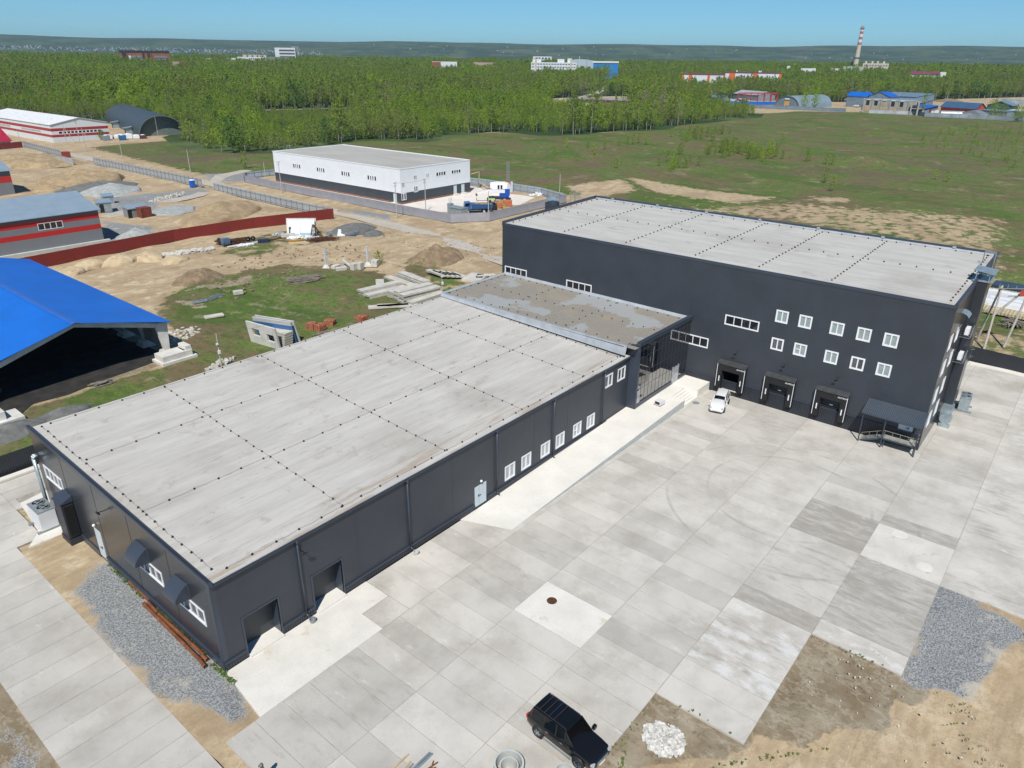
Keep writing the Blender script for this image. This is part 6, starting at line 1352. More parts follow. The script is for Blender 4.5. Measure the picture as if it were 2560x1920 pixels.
class Block:
    """box building given by two top corners of its visible face (P, Q) and a depth away from the camera"""
    def __init__(s, P, Q, depth, base=None, drop=0):
        s.P = Vector(P); s.Q = Vector(Q); z = (s.P.z+s.Q.z)/2 if abs(s.P.z-s.Q.z) < 12 else None
        s.a = Vector((P[0], P[1], 0)); s.b = Vector((Q[0], Q[1], 0)); s.L = (s.b-s.a).length; s.d = (s.b-s.a)/s.L
        s.n = Vector((-s.d.y, s.d.x, 0)); 
        if s.n.dot(s.a-Vector((CAM.x, CAM.y, 0))) < 0: s.n = -s.n
        s.zb = (ground_at(*s.a[:2]) if base is None else base)-2; s.z0t, s.z1t = s.P.z, s.Q.z; s.D = depth
    def p(s, u, w, z): v = s.a+s.d*(u*s.L)+s.n*w; return (v.x, v.y, z)
    def zt(s, u): return s.z0t+(s.z1t-s.z0t)*u
    def box(s, mb, u0, u1, w0, w1, z0, z1, m=0):
        st = len(mb.v); mb.box(0, 0, 0, 1, 1, 1, m); mb.xf(lambda q: Vector(s.p(u0+(u1-u0)*q.x, w0+(w1-w0)*q.y, z0+(z1-z0)*q.z)), st)
    def shell(s, T, mat, name='wall'):
        mb = MB(); z = max(s.z0t, s.z1t); s.z = z; s.box(mb, 0, 1, 0, s.D, s.zb, z); return mb.build(name, mat, T)
    def rows(s, T, zlist, h, u0, u1, n, mat, name='window', gap=0.35, w=-0.25):
        for z in zlist:
            for i in range(n):
                mb = MB(); a = u0+(u1-u0)*(i+gap/2)/n; b = u0+(u1-u0)*(i+1-gap/2)/n; s.box(mb, a, b, w, 0.1, z, z+h); mb.build(name, mat, T)
def far(name, label, cat, P, Q, depth, mat, **k):
    b = Block(P, Q, depth, **k); T = thing(name, (b.a.x, b.a.y, b.zb), label, cat); b.T = T; b.shell(T, mat); return b
b = far('office_tower', 'white ten storey office tower with dark side slab above the forest', 'office building', (874.61, 1292.09, 54.46), (906.12, 1270.44, 54.68), 16, M_fwhite)
b.rows(b.T, [b.z-6-i*5.6 for i in range(5)], 2.0, 0.20, 0.97, 1, M_fdark, gap=0.02); b.rows(b.T, [b.z-3.4-i*5.6 for i in range(5)], 0.5, 0.20, 0.97, 1, M_fgrey, gap=0.02)
q = MB(); b.box(q, 0.83, 1.14, 4, 20, b.zb, b.z+3.2); q.build('stair_slab', M_fgrey, b.T); q = MB(); b.box(q, 1.14, 1.15, 3, 20, b.zb, b.z+3.2); q.build('side_edge', M_fwhite, b.T)
b = far('office_block', 'low white office wing reaching left from the white tower', 'office building', (794.08, 1296.04, 37.63), (838.22, 1268.21, 37.75), 25, M_fwhite)
b.rows(b.T, [b.z-4.2], 2.0, 0.4, 0.98, 9, M_fdark)
b2 = far('office_block', 'dark glazed annex at the foot of the white tower', 'office building', (845.23, 1275.57, 38.28), (877.08, 1254.12, 38.56), 20, M_fgrey)
b2 = far('office_block', 'beige rooftop halls behind the low white office wing', 'building', (845.30, 1358.49, 41.27), (882.42, 1334.89, 41.64), 12, M_fbeige); b2.rows(b2.T, [b2.z-4], 3, 0.08, 0.95, 4, M_fdark, gap=0.7)
b2 = far('office_block', 'white block standing furthest left of the tower wing', 'building', (747.54, 1253.98, 35.35), (761.27, 1245.77, 35.53), 20, M_fwhite)
b2 = far('office_block', 'small isolated white block between pink house and white wing', 'building', (717.42, 1271.32, 34.64), (725.60, 1266.70, 34.74), 14, M_fwhite)
b2 = far('office_block', 'tiny white block lower left of the small isolated one', 'building', (679.36, 1223.83, 30.10), (688.16, 1218.94, 30.20), 14, M_fwhite)
b2 = far('brick_house', 'pink rendered house half sunk in treetops', 'house', (554.79, 1074.91, 29.93), (562.68, 1070.83, 29.75), 12, M_fpink); q = MB(); b2.box(q, 1.0, 1.9, 2, 10, b2.zb, b2.z-1); q.build('brick_wing', M_fbrown, b2.T)
b = far('brick_block', 'long dark brown brick block with grey glazing above the forest', 'building', (596.12, 1332.24, 44.01), (666.46, 1298.59, 45.44), 22, M_fbrown)
for (u0, u1, m_) in ((0.04, 0.13, M_fdark), (0.17, 0.43, M_fgrey), (0.17, 0.215, M_fwhite), (0.45, 0.49, M_fdark), (0.55, 0.60, M_fdark), (0.69, 0.95, M_fgrey), (0.63, 0.64, M_fdark)):
    q = MB(); b.box(q, u0, u1, -0.4-(0.3 if m_ is M_fwhite else 0), 0.1, b.zb, b.z-(8 if m_ is not M_fdark else 2)); q.build('window', m_, b.T)
b.rows(b.T, [b.z-12, b.z-16, b.z-20], 1.2, 0.17, 0.43, 12, M_fdark, w=-0.6); b.rows(b.T, [b.z-12, b.z-16, b.z-20], 1.2, 0.69, 0.95, 12, M_fdark, w=-0.6)
q = MB(); b.box(q, 0.0, 1.0, -0.5, 22.5, b.z-3, b.z+0.3); q.build('roof_band', M_fdark, b.T)
b = far('factory_office', 'long white three storey block with stair towers in front of the blue hall', 'building', (928.76, 702.90, 34.43), (969.81, 647.29, 35.21), 18, M_fwhite)
b.rows(b.T, [b.z-3.2, b.z-7.4, b.z-11.6], 1.6, 0.01, 0.99, 16, M_fgrey, gap=0.25)
for u0, u1, h in ((0.03, 0.22, 4.8), (0.58, 0.73, 4.8), (0.80, 0.90, 5.6)): q = MB(); b.box(q, u0, u1, 3, 14, b.z, b.z+h); q.build('roof_block', M_fwhite, b.T)
for u0, u1 in ((0.08, 0.12), (0.86, 0.90)): q = MB(); b.box(q, u0, u1, -1.0, 3, b.zb, b.z+5); q.build('stair_tower', M_fbeige, b.T)
b = far('blue_hall', 'large bright blue hall with pale roof beside the white factory office', 'warehouse', (1092.40, 698.14, 34.94), (1114.89, 663.09, 35.20), 30, M_fblue); q = MB(); b.box(q, -0.03, 1.02, -1, 30, b.z-0.1, b.z+2.6); q.build('pale_roof', M_fwhite, b.T)
T = thing('arch_warehouse', ((1129.33, 768.17, 39.53)[0], (1129.33, 768.17, 39.53)[1], 10), 'wide pale grey hall with a shallow curved roof behind the factory office', 'warehouse')
b = Block((1127.97, 770.10, 35.06), (1162.19, 719.30, 35.75), 50); q = MB(); r0 = []; r1 = []
for i in range(17):
    u = i/16; z = b.z0t-2+7.5*(1-abs(2*(u-0.25))**2 if u < 0.25 else math.cos((u-0.25)/0.75*1.45)); r0.append(b.p(u, 0, z)); r1.append(b.p(u, 50, z))
q.grid([r0, r1]); q.grid([[(x, y, b.zb) for x, y, z in r0], r0]); q.build('shell', mk('far_roof_blue', (0.42, 0.50, 0.58), 0.5), T)
b = far('flat_hall', 'small white flat hall peeping over the forest behind the factory office', 'warehouse', (1364.16, 1038.96, 45.66), (1389.02, 1006.30, 45.82), 20, M_fwhite); b.rows(b.T, [b.z-5], 3, 0.1, 0.95, 5, M_fdark, gap=.4)
b = far('low_building', 'low brown and white roofs left of the factory office', 'building', (933.65, 922.46, 33.56), (963.69, 891.79, 34.03), 16, M_fwhite); q = MB(); b.box(q, 0, 0.35, -1, 5, b.zb, b.z-0.5); q.build('brick_wing', M_fbrown, b.T)
b = far('low_building', 'brown flat building between low white roofs and factory office', 'building', (983.23, 870.74, 33.13), (1006.22, 844.78, 33.51), 16, M_fpink)
b = far('orange_warehouse', 'long white warehouse with orange corners and maroon roof edge', 'warehouse', (942.00, 393.04, 25.74), (968.19, 329.21, 26.77), 40, M_fwhite)
for u0, u1 in ((0.07, 0.18), (0.50, 0.59), (0.96, 1.0)): q = MB(); b.box(q, u0, u1, -0.3, 1, b.zb, b.z-0.6); q.build('orange_panel', M_forange, b.T)
q = MB(); b.box(q, -0.01, 1.01, -0.5, 40, b.z-1.0, b.z+0.2); q.build('maroon_edge', mk('maroon', (0.20, 0.05, 0.08), 0.6), b.T)
for u in (0.19, 0.59, 0.62): q = MB(); b.box(q, u, u+0.02, 5, 12, b.z, b.z+2); q.build('roof_fan', M_fwhite, b.T)
b = far('orange_warehouse', 'lower white and orange warehouse wing with small roof fans', 'warehouse', (873.99, 419.16, 23.87), (896.06, 373.29, 24.61), 30, M_fwhite)
for u0, u1 in ((0.0, 0.04), (0.15, 0.24), (0.6, 0.66), (0.97, 1)): q = MB(); b.box(q, u0, u1, -0.3, 1, b.zb, b.z-0.5); q.build('orange_panel', M_forange, b.T)
q = MB(); b.box(q, -0.01, 1.01, -0.5, 30, b.z-0.9, b.z+0.2); q.build('maroon_edge', mk('maroon', (0.20, 0.05, 0.08), 0.6), b.T)
T = thing('substation', (560, 300, 0), 'cluster of pale grey masts and equipment in a clearing before the orange warehouse', 'substation'); sp = (709.33, 345.64, 16.14); gz = ground_at(sp[0], sp[1]); T.location = (sp[0], sp[1], gz); ORG[T.name] = Vector((sp[0], sp[1], gz))
for dx, dy, h_ in ((-8, 8, 13), (3, -3, 19), (9, -9, 15)): q = MB(); q.tube((dx, dy, 0), (dx, dy, h_), 0.4, 0.12, 6); q.box(dx-3, dy-1, h_*.55, dx+3, dy+1, h_*.55+1.2); q.build('lattice_mast', M_froof, T, local=True)
b = far('boiler_house', 'beige two storey boiler house with vents beside the tall chimney', 'building', (1411.13, 355.60, 39.56), (1421.25, 316.79, 39.64), 30, M_fbeige); b.rows(b.T, [b.z-4.5, b.z-10], 2.2, 0.03, 0.97, 9, M_fgrey)
for u in (0.1, 0.35, 0.56, 0.8): q = MB(); q.lathe([(1.6, 0), (1.6, 3), (0, 3.4)], b.p(u, 8, b.z), 8); q.build('roof_vent', M_fbeige, b.T)
b = far('long_shed', 'long white roofed workshop left of the beige boiler house', 'warehouse', (1301.50, 374.06, 30.45), (1313.94, 331.86, 31.08), 30, M_fwhite); b.rows(b.T, [b.z-6], 2.5, 0.2, 0.8, 4, M_fdark)
b = far('long_shed', 'narrow grey workshop joining the chimney foot and the boiler house', 'warehouse', (1364.51, 373.12, 33.47), (1372.59, 344.91, 34.24), 24, M_froof)
b = far('long_shed', 'pale hall left of the long white roofed workshop', 'warehouse', (1240.07, 400.64, 30.99), (1247.14, 379.81, 30.76), 26, M_fwhite)
b = far('grain_tower', 'small white block tower left of the pale hall', 'tower', (1204.70, 410.44, 34.02), (1206.25, 406.19, 34.08), 8, M_fwhite)
b = far('maroon_roof_hall', 'white hall with a maroon roof edge among the right hand forest', 'warehouse', (1136.54, 216.85, 25.95), (1143.41, 183.40, 26.55), 24, M_fwhite); q = MB(); q.poly([b.p(-.01, -1, b.z), b.p(1.01, -1, b.z), b.p(1.01, 14, b.z+3.4), b.p(-.01, 14, b.z+3.4)]); q.build('roof', mk('maroon_roof', (0.24, 0.05, 0.10), 0.5), b.T)
b = far('low_building', 'small white building at the end of the maroon roof hall', 'building', (1162.79, 188.55, 28.93), (1164.43, 179.80, 29.26), 12, M_fwhite)
# tall banded chimney
cp = (1523.44, 399.55, 36.23); gz = ground_at(cp[0], cp[1]); top = (1522.89, 401.51, 102.03)[2]; Hc = top-gz
T = thing('smokestack', (cp[0], cp[1], gz), 'very tall tapering concrete chimney with red and white bands on top', 'chimney')
rad = lambda z: 5.2-2.6*(z/Hc)
q = MB(); q.lathe([(rad(0), -5), (rad(Hc*.62), Hc*.62)], (0, 0, 0), 18); q.build('shaft', M_fbeige, T, local=True, smooth=True)
for i in range(7):
    z0, z1 = Hc*(.62+i*.38/7), Hc*(.62+(i+1)*.38/7); q = MB(); q.lathe([(rad(z0), z0), (rad(z1), z1)]+([(0, z1)] if i == 6 else []), (0, 0, 0), 18)
    q.build('band', mk('chimney_red', (0.42, 0.17, 0.16), 0.8) if i % 2 == 0 else M_fwhite, T, local=True, smooth=True)
for z in (Hc*.36, Hc*.94): q = MB(); q.lathe([(rad(z), z), (rad(z)+1.2, z), (rad(z)+1.2, z+1.6), (rad(z), z+1.6)], (0, 0, 0), 18); q.build('gallery', M_fgrey, T, local=True)
# thin masts
for P_b, P_t, lb in (((1061.49, 690.40, 30.09), (1061.23, 690.78, 43.12), 'red and white mast in front of the blue hall'), ((1120.43, 745.94, 35.26), (1120.15, 746.36, 45.39), 'thin white mast behind the curved roof hall'), ((1030.97, 2342.71, 42.39), (1033.16, 2341.74, 61.05), 'lone mast far beyond the forest at left')):
    gz = ground_at(P_b[0], P_b[1]); T = thing('mast', (P_b[0], P_b[1], gz), lb, 'mast'); q = MB(); q.tube((0, 0, 0), (0, 0, P_t[2]-gz), 0.8, 0.4, 5); q.build('shaft', M_fpink if 'red' in lb else M_fwhite, T, local=True)

# ---------------------------------------------------------------- yards at the edge of the meadow (right)
T, a, b_, d, n = arch_hall('arch_hangar', 'pale blue half round hangar with orange door facing the meadow', (691.3, 229.2), (688.0, 204.5), 66, 10.6, mk('pale_corrugated_arch', (0.30, 0.40, 0.45), 0.45, 0.3, 0.06, 0.1), mk('arch_front', (0.15, 0.20, 0.23), 0.6), inset=0.6)
rz_ = math.atan2(d.y, d.x)
q = MB(); q.obox(a+d*12.4+n*0.2+Vector((0, 0, 3.2)), (4.6, 0.5, 6.4), rz_); o = q.build('door', mk('orange_wood', (0.55, 0.33, 0.12), 0.6), T)
q = MB(); q.obox(a+d*13.2-n*0.1+Vector((0, 0, 1.2)), (2.0, 0.2, 2.4), rz_); q.build('door_opening', M_black, o)
q = MB(); q.obox(a+d*12.4+n*0.1+Vector((0, 0, 8.0)), (4.4, 0.3, 1.1), rz_); q.build('window', M_fwhite, T)
def ohouse(name, label, cat, pL, pR, depth, h, hr, wmat, rmat, ridge='along', over=0.5, group=None):
    a = Vector((*pL, 0)); b = Vector((*pR, 0)); L = (b-a).length; d = (b-a)/L; n = Vector((-d.y, d.x, 0))
    if n.dot(a-Vector((CAM.x, CAM.y, 0))) < 0: n = -n
    T = thing(name, a, label, cat, group); z = Vector((0, 0, 1)); F = lambda u, w, h_: a+d*u+n*w+z*h_
    m = MB(); m.prism([F(0, 0, 0)[:2], F(L, 0, 0)[:2], F(L, depth, 0)[:2], F(0, depth, 0)[:2]], -0.3, h); r = MB(); o = over
    if ridge == 'along':
        for u in (0.02, L-0.02): m.poly([F(u, 0, h), F(u, depth, h), F(u, depth/2, hr)])
        k = (hr-h)/(depth/2)*o
        for w, ws in ((-o, 1), (depth+o, -1)):
            r.poly([F(-o, w, h-k+.05), F(L+o, w, h-k+.05), F(L+o, depth/2, hr+.05), F(-o, depth/2, hr+.05)]); r.poly([F(-o, w, h-k-.2), F(L+o, w, h-k-.2), F(L+o, w, h-k+.05), F(-o, w, h-k+.05)])
    elif ridge == 'across':
        for w in (0.02, depth-0.02): m.poly([F(0, w, h), F(L, w, h), F(L/2, w, hr)])
        k = (hr-h)/(L/2)*o
        for u in (-o, L+o): r.poly([F(u, -o, h-k+.05), F(u, depth+o, h-k+.05), F(L/2, depth+o, hr+.05), F(L/2, -o, hr+.05)])
        for u in (-o, L+o): r.poly([F(u, -o, h-k-.25), F(u, -o, h-k+.05), F(L/2, -o, hr+.05), F(L/2, -o, hr-.25)])
    else:  # mono-pitch, hr = height at the back
        m.poly([F(0, 0, h), F(0, depth, h), F(0, depth, hr)]); m.poly([F(L, 0, h), F(L, depth, h), F(L, depth, hr)]); m.poly([F(0, depth, h), F(L, depth, h), F(L, depth, hr), F(0, depth, hr)])
        r.poly([F(-o, -o, h+.05), F(L+o, -o, h+.05), F(L+o, depth+o, hr+.1), F(-o, depth+o, hr+.1)]); r.poly([F(-o, -o, h-.2), F(L+o, -o, h-.2), F(L+o, -o, h+.05), F(-o, -o, h+.05)])
    m.build('wall', wmat, T); r.build('roof', rmat, T); return T, F, L
M_br = mk('house_blue_roof', (0.01, 0.13, 0.55), 0.4, 0, 0.05, 0.2); M_dbr = mk('house_navy_roof', (0.06, 0.13, 0.24), 0.4, 0.1, 0.05, 0.2)
M_mar = mk('house_maroon_wall', (0.10, 0.035, 0.035), 0.7, 0, 0.1, 0.3); M_brr = mk('house_red_wall', (0.42, 0.075, 0.04), 0.7, 0, 0.1, 0.3); M_ggr = mk('house_grey_blue', (0.20, 0.26, 0.31), 0.5, 0.1, 0.08, 0.2)
M_gbr = mk('house_roof_grey_blue', (0.18, 0.26, 0.35), 0.45, 0.1, 0.08, 0.2); M_grn = mk('house_green_roof', (0.015, 0.09, 0.075), 0.5, 0, 0.1, 0.2); M_wb = mk('unfinished_concrete', (0.42, 0.40, 0.36), 0.9, 0, 0.12, 0.3); M_ply = mk('plywood', (0.55, 0.37, 0.20), 0.8, 0, 0.1, 0.3)
# two storey concrete building under construction
T, F, L = ohouse('unfinished_building', 'unfinished two storey concrete building with plywood boarded openings at the meadow edge', 'building', (689.5,150.5), (679,112.0), 17, 10.4, 10.6, M_wb, M_froof, 'shed', 0.2)
def onface(F, name, mat, T, u0, u1, z0, z1, w=-0.15, th=0.2):
    m = MB(); c = [F(u0, w, 0), F(u1, w, 0), F(u1, w+th, 0), F(u0, w+th, 0)]; m.prism([p_[:2] for p_ in c], z0, z1); return m.build(name, mat, T)
for i in range(5):
    u = 2.0+i*(L-3)/5; onface(F, 'boarded_opening', M_ply, T, u, u+4.6, 1.0, 4.2)
    onface(F, 'window_opening', (M_fdark if i != 2 else M_ply), T, u+0.6, u+3.4, 6.0, 9.2); onface(F, 'sill', M_fwhite, T, u+0.2, u+3.9, 9.9, 10.8, -0.4)
for i in range(6): onface(F, 'concrete_pillar', M_wb, T, i*(L-0.8)/5, i*(L-0.8)/5+0.8, 0, 11.4, -0.5, 0.6)
T = thing('corner_scaffold', (676,108.0,0), 'open concrete frame corner at the right end of the unfinished building', 'building frame')
for (x, y) in ((676.5,109.5),(674.5,104.0),(687,107.5),(685,102)): q = MB(); q.box(x-.5, y-.5, 0, x+.5, y+.5, 10.2); q.build('column', M_wb, T)
for z in (5.2, 10.2):
    q = MB(); q.prism([(677.2,110.0),(674,103.4),(684.8,101.4),(688,108)], z-0.3, z+0.2); q.build('floor_deck', M_wb, T)
ohouse('blue_roof_house', 'house with vivid blue roof rising behind the unfinished building, left one', 'house', (770,188), (764,168), 12, 10.0, 13.5, M_ggr, M_br, 'along'); ohouse('blue_roof_house', 'vivid blue gabled roof just right of the other blue roof', 'house', (765,167), (758,146), 14, 10.5, 14.5, M_ggr, M_br, 'across')
ohouse('blue_roof_house', 'maroon shed with bright blue roof behind the silver fence', 'house', (737,132), (722,108), 14, 3.2, 5.8, M_mar, M_br, 'shed', 0.8)
ohouse('annex', 'white annex at the right end of the maroon shed', 'shed', (729,107), (727,101), 6, 3.0, 3.4, M_fwhite, M_gbr, 'shed')
ohouse('red_house', 'red walled house with dark blue roof behind a silver tarp roll', 'house', (765,104), (748,74), 12, 4.2, 8.2, M_brr, M_dbr, 'along', 0.9)
T = thing('silver_roll_shelter', (712,88,0), 'low shiny silver half round shelter in front of the red house', 'shelter'); q = MB(); pts = [(712,94),(722,76)]
rows = []; a0 = Vector((712,94,0)); b0 = Vector((721,78,0)); dd = (b0-a0).normalized(); nn = Vector((-dd.y, dd.x, 0))
for i in range(9): an = math.pi*i/8; rows.append([a0+nn*(2.6*math.cos(an))+Vector((0, 0, 2.8*math.sin(an))), b0+nn*(2.6*math.cos(an))+Vector((0, 0, 2.8*math.sin(an)))])
q.grid(rows); q.build('shell', mk('silver_foil', (0.62, 0.65, 0.68), 0.35, 0.5), T, smooth=True); q = MB(); q.poly([r_[0] for r_ in rows]); q.poly([r_[1] for r_ in rows]); q.build('end_wall', M_fwhite, T)
ohouse('lean_to', 'pale tent roof right of the silver shelter', 'shelter', (718,78), (706,64), 7, 2.2, 4.2, M_fwhite, M_ggr, 'across')
ohouse('metal_shed', 'long grey blue metal shed with white strip behind the silver fence', 'shed', (826,176), (815,130), 22, 4.0, 7.0, M_ggr, M_gbr, 'shed', 0.6); ohouse('metal_shed', 'second grey blue shed roof behind the long metal shed', 'shed', (905,196), (880,150), 26, 7.0, 10.0, M_ggr, M_gbr, 'shed', 0.6)
ohouse('metal_shed', 'small grey shed with white gable left of the long metal shed', 'shed', (826,190), (822,180), 14, 4.5, 6.5, M_ggr, M_fwhite, 'across', 0.5)
ohouse('metal_shed', 'grey flat roofed sheds right of the red house', 'shed', (742,70), (728,48), 12, 3.6, 4.0, M_ggr, M_gbr, 'shed'); ohouse('metal_shed', 'long grey roof furthest right behind the bushes', 'shed', (735,44), (715,16), 12, 3.6, 4.4, M_ggr, M_gbr, 'shed')
ohouse('metal_shed', 'white walled low building beside the long grey roof', 'shed', (752,50), (748,40), 8, 3.8, 4.2, M_fwhite, M_fwhite, 'shed')
ohouse('green_roof_house', 'low house with pale blue gable and dark green front edge', 'house', (842,79), (838,58), 16, 4.0, 7.5, M_grn, M_gbr, 'across', 0.8)
ohouse('wooden_shed', 'brown timber shed behind the silver fence', 'shed', (722,160), (716,151), 7, 4.2, 4.6, M_mar, M_mar, 'shed'); ohouse('wooden_shed', 'yellowish timber shed beside the brown one', 'shed', (715,149), (711,141), 7, 4.0, 4.4, M_ply, M_ply, 'shed')
ohouse('grey_hall', 'blue grey hall with pale ridge behind the red steel frame', 'warehouse', (830,330), (800,288), 20, 6, 9.5, M_ggr, M_froof, 'along'); ohouse('grey_hall', 'long blue grey sheds left of the red steel frame', 'warehouse', (770,352), (752,315), 16, 4, 5.4, M_ggr, M_gbr, 'shed'); ohouse('grey_hall', 'grey roofed sheds behind the brown fence of the birch clearing', 'warehouse', (745,372), (722,330), 14, 3.5, 5, M_ggr, M_froof, 'shed')
ohouse('white_cabin', 'low white cabin with pale roof in front of the red frame', 'cabin', (722,292), (718,280), 8, 3.0, 4.4, M_fwhite, M_froof, 'along'); ohouse('white_cabin', 'pale blue gable cabin right of the low white cabin', 'cabin', (740,290), (734,278), 8, 3.0, 4.8, M_ggr, M_froof, 'across')
# green pavilion with cupola
gp = Vector((900, 222, 0)); T = thing('green_pavilion', gp, 'round white pavilion with green roof and little green cupola', 'pavilion')
q = MB(); q.lathe([(6.4, 0), (6.4, 6)], (0, 0, 0), 10); q.build('wall', M_fwhite, T, local=True); q = MB(); q.lathe([(7.6, 6), (1.4, 10.5)], (0, 0, 0), 10); q.build('roof', M_grn, T, local=True)
q = MB(); q.lathe([(1.2, 10.3), (1.2, 14.5), (2.0, 15), (2.4, 17), (0.9, 18.5), (0, 21)], (0, 0, 0), 10); q.build('cupola', mk('cupola_teal', (0.02, 0.16, 0.15), 0.4), T, local=True)
# red steel frame
T = thing('steel_frame_hall', (740, 268, 0), 'bare red steel skeleton of a hall beside the pale arch hangar', 'steel frame'); M_rs = mk('red_steel', (0.40, 0.055, 0.04), 0.6)
fa = Vector((719,277,0)); fb = Vector((760,252,0)); fc = Vector((775,300,0))-Vector((719,277,0)); fd = (fb-fa)
for i in range(7):
    p0 = fa+fd*(i/6)*1.0; q = MB()
    for s in (0, 0.5, 1.0): c = p0+fc*s*0.62; q.beam(c, c+Vector((0, 0, 8.5+(1.6 if s == 0.5 else 0))), 0.55)
    c0, c1, c2 = p0, p0+fc*0.31, p0+fc*0.62
    for dz in (0, -1.3): q.beam(c0+Vector((0, 0, 8.5+dz)), c1+Vector((0, 0, 10.1+dz)), 0.35); q.beam(c1+Vector((0, 0, 10.1+dz)), c2+Vector((0, 0, 8.5+dz)), 0.35)
    q.build('portal_frame', M_rs, T)
q = MB()
for s, z in ((0, 8.5), (0, 4.5), (0.31, 10.1), (0.62, 8.5), (0.155, 9.3), (0.465, 9.3)): q.beam(fa+fc*s+Vector((0, 0, z)), fb+fc*s+Vector((0, 0, z)), 0.32)
q.build('purlins', M_rs, T)
fence('sheet_fence', 'bright blue sheet fence below the red steel frame', [(700,300),(712,272),(738,246)], 3.0, M_br, step=6); M_silv = mk('silver_fence', (0.34, 0.39, 0.44), 0.5, 0.2, 0.15, 0.12)
fence('sheet_fence', 'grey sheet fence from the birch trees to the pale arch hangar', [(655,302),(668,262),(668,232),(672,198),(676,160)], 3.0, M_ggr, step=6)
fence('sheet_fence', 'shiny patched silver fence right of the unfinished building', [(671,140),(679,104)], 3.0, mk('bright_silver_fence', (0.50, 0.55, 0.58), 0.5, 0.2, 0.2, 0.10), step=6); fence('sheet_fence', 'grey blue sheet fence along the meadow before the red house', [(679,104),(664,96),(668,72),(671,54),(664,22),(655,-40)], 3.2, M_silv, step=6)
fence('sheet_fence', 'pale slatted fence between the maroon shed and the red house', [(683,103),(735,106)], 3.0, M_silv, step=5); fence('sheet_fence', 'far pale fence running right above the green roofed house', [(948,82),(955,40),(965,-30)], 6.0, M_silv, step=8)
fence('sheet_fence', 'dark brown fence along the sandy clearing beside the far road', [(616,407),(634,351),(650,322)], 3.0, M_mar, step=6); fence('sheet_fence', 'pale grey sheet fence between the far road and brown fence', [(628,420),(668,380),(700,330),(716,306)], 3.2, M_silv, step=6)
# cars and trucks far off
def far_vehicle(name, label, cat, c, L, W_, H_, rz, col, boxcol=None):
    T = thing(name, (*c, ground_at(*c)), label, cat, rz=rz); m = MB()
    if boxcol is not None:
        m.box(-L/2, -W_/2, 0.9, L*0.2, W_/2, H_); m.build('cargo_box', boxcol, T, local=True); m = MB(); m.box(L*0.22, -W_/2, 0.6, L/2, W_/2, H_*0.78); m.build('cab', col, T, local=True)
    else:
        m.grid([[(x, -W_/2, z), (x, W_/2, z)] for x, z in ((-L/2, .3), (-L/2, .9), (-L*.36, 1.0), (-L*.28, H_), (L*.1, H_), (L*.26, .95), (L/2, .8), (L/2, .3))])
        for y in (-W_/2, W_/2): m.poly([(x, y, z) for x, z in ((-L/2, .3), (-L/2, .9), (-L*.36, 1.0), (-L*.28, H_), (L*.1, H_), (L*.26, .95), (L/2, .8), (L/2, .3))])
        m.build('body', col, T, local=True)
    for x in (-L*.32, L*.34):
        for y in (-W_/2, W_/2): q = MB(); q.tube((x, y-.12, .42), (x, y+.12, .42), 0.42, n=8); q.build('wheel', M_black, T, local=True)
far_vehicle('box_truck', 'white box truck with dark cab on the track behind the brown fence', 'truck', (668,366), 8, 2.6, 3.6, -1.0, M_fdark, M_fwhite)
far_vehicle('tractor', 'small red and dark machine on the grey road at the forest gap', 'tractor', (700,440), 5, 2.4, 3.0, 1.0, M_fbrown, M_fdark)
far_vehicle('parked_car', 'red car at the far end of the grey road by a dark spruce', 'car', (1000,598), 4.6, 1.8, 1.5, 0.5, M_forange); far_vehicle('parked_car', 'white car beside the red car at the end of the grey road', 'car', (1003,590), 4.6, 1.8, 1.5, 0.5, M_fwhite); far_vehicle('parked_car', 'white van parked among the sheds behind the silver fence', 'van', (762,176), 5, 2.0, 2.2, 1.2, M_fwhite, M_fwhite)
for p_, h_, lb, lg in (((586.49, 375.86), 8, 'thin pole by the left end of the brown fence', 0), ((591.82, 366.46), 8, 'braced pole near the grey equipment in the sandy clearing', 1), ((594.60, 351.52), 8, 'pole in front of the brown fence middle', 0), ((610.07, 344.18), 8, 'pole before the right end of the brown fence', 0), ((751.37, 416.01), 9, 'braced pole behind the white truck', 1), ((773.71, 381.88), 11, 'tall braced pole among the birches at the clearing edge', 1), ((787.52, 337.43), 10, 'braced pole left of the red steel frame', 1), ((808.77, 150.36), 14, 'tall leaning pole beside the blue roofed maroon shed', 0), ((895.60, 123.87), 13, 'tall pole behind the red house', 0), ((865.30, 86.21), 11, 'braced pole by the green roofed house', 1), ((1010.28, 100.70), 11, 'second pole by the green roofed house', 0), ((1042.33, 262.16), 14, 'tall pole left of the green pavilion', 0)):
    pole(lb, p_, h_, 1, [(3.5, -2.5, h_*.9)] if lg else [], r=0.2, group='power poles at the far yards')
far_vehicle('tank_trailer', 'grey white machinery standing in the sandy clearing by the birches', 'machinery', (562.77, 350.36), 7, 3, 3.2, 0.4, M_fgrey, M_fwhite)

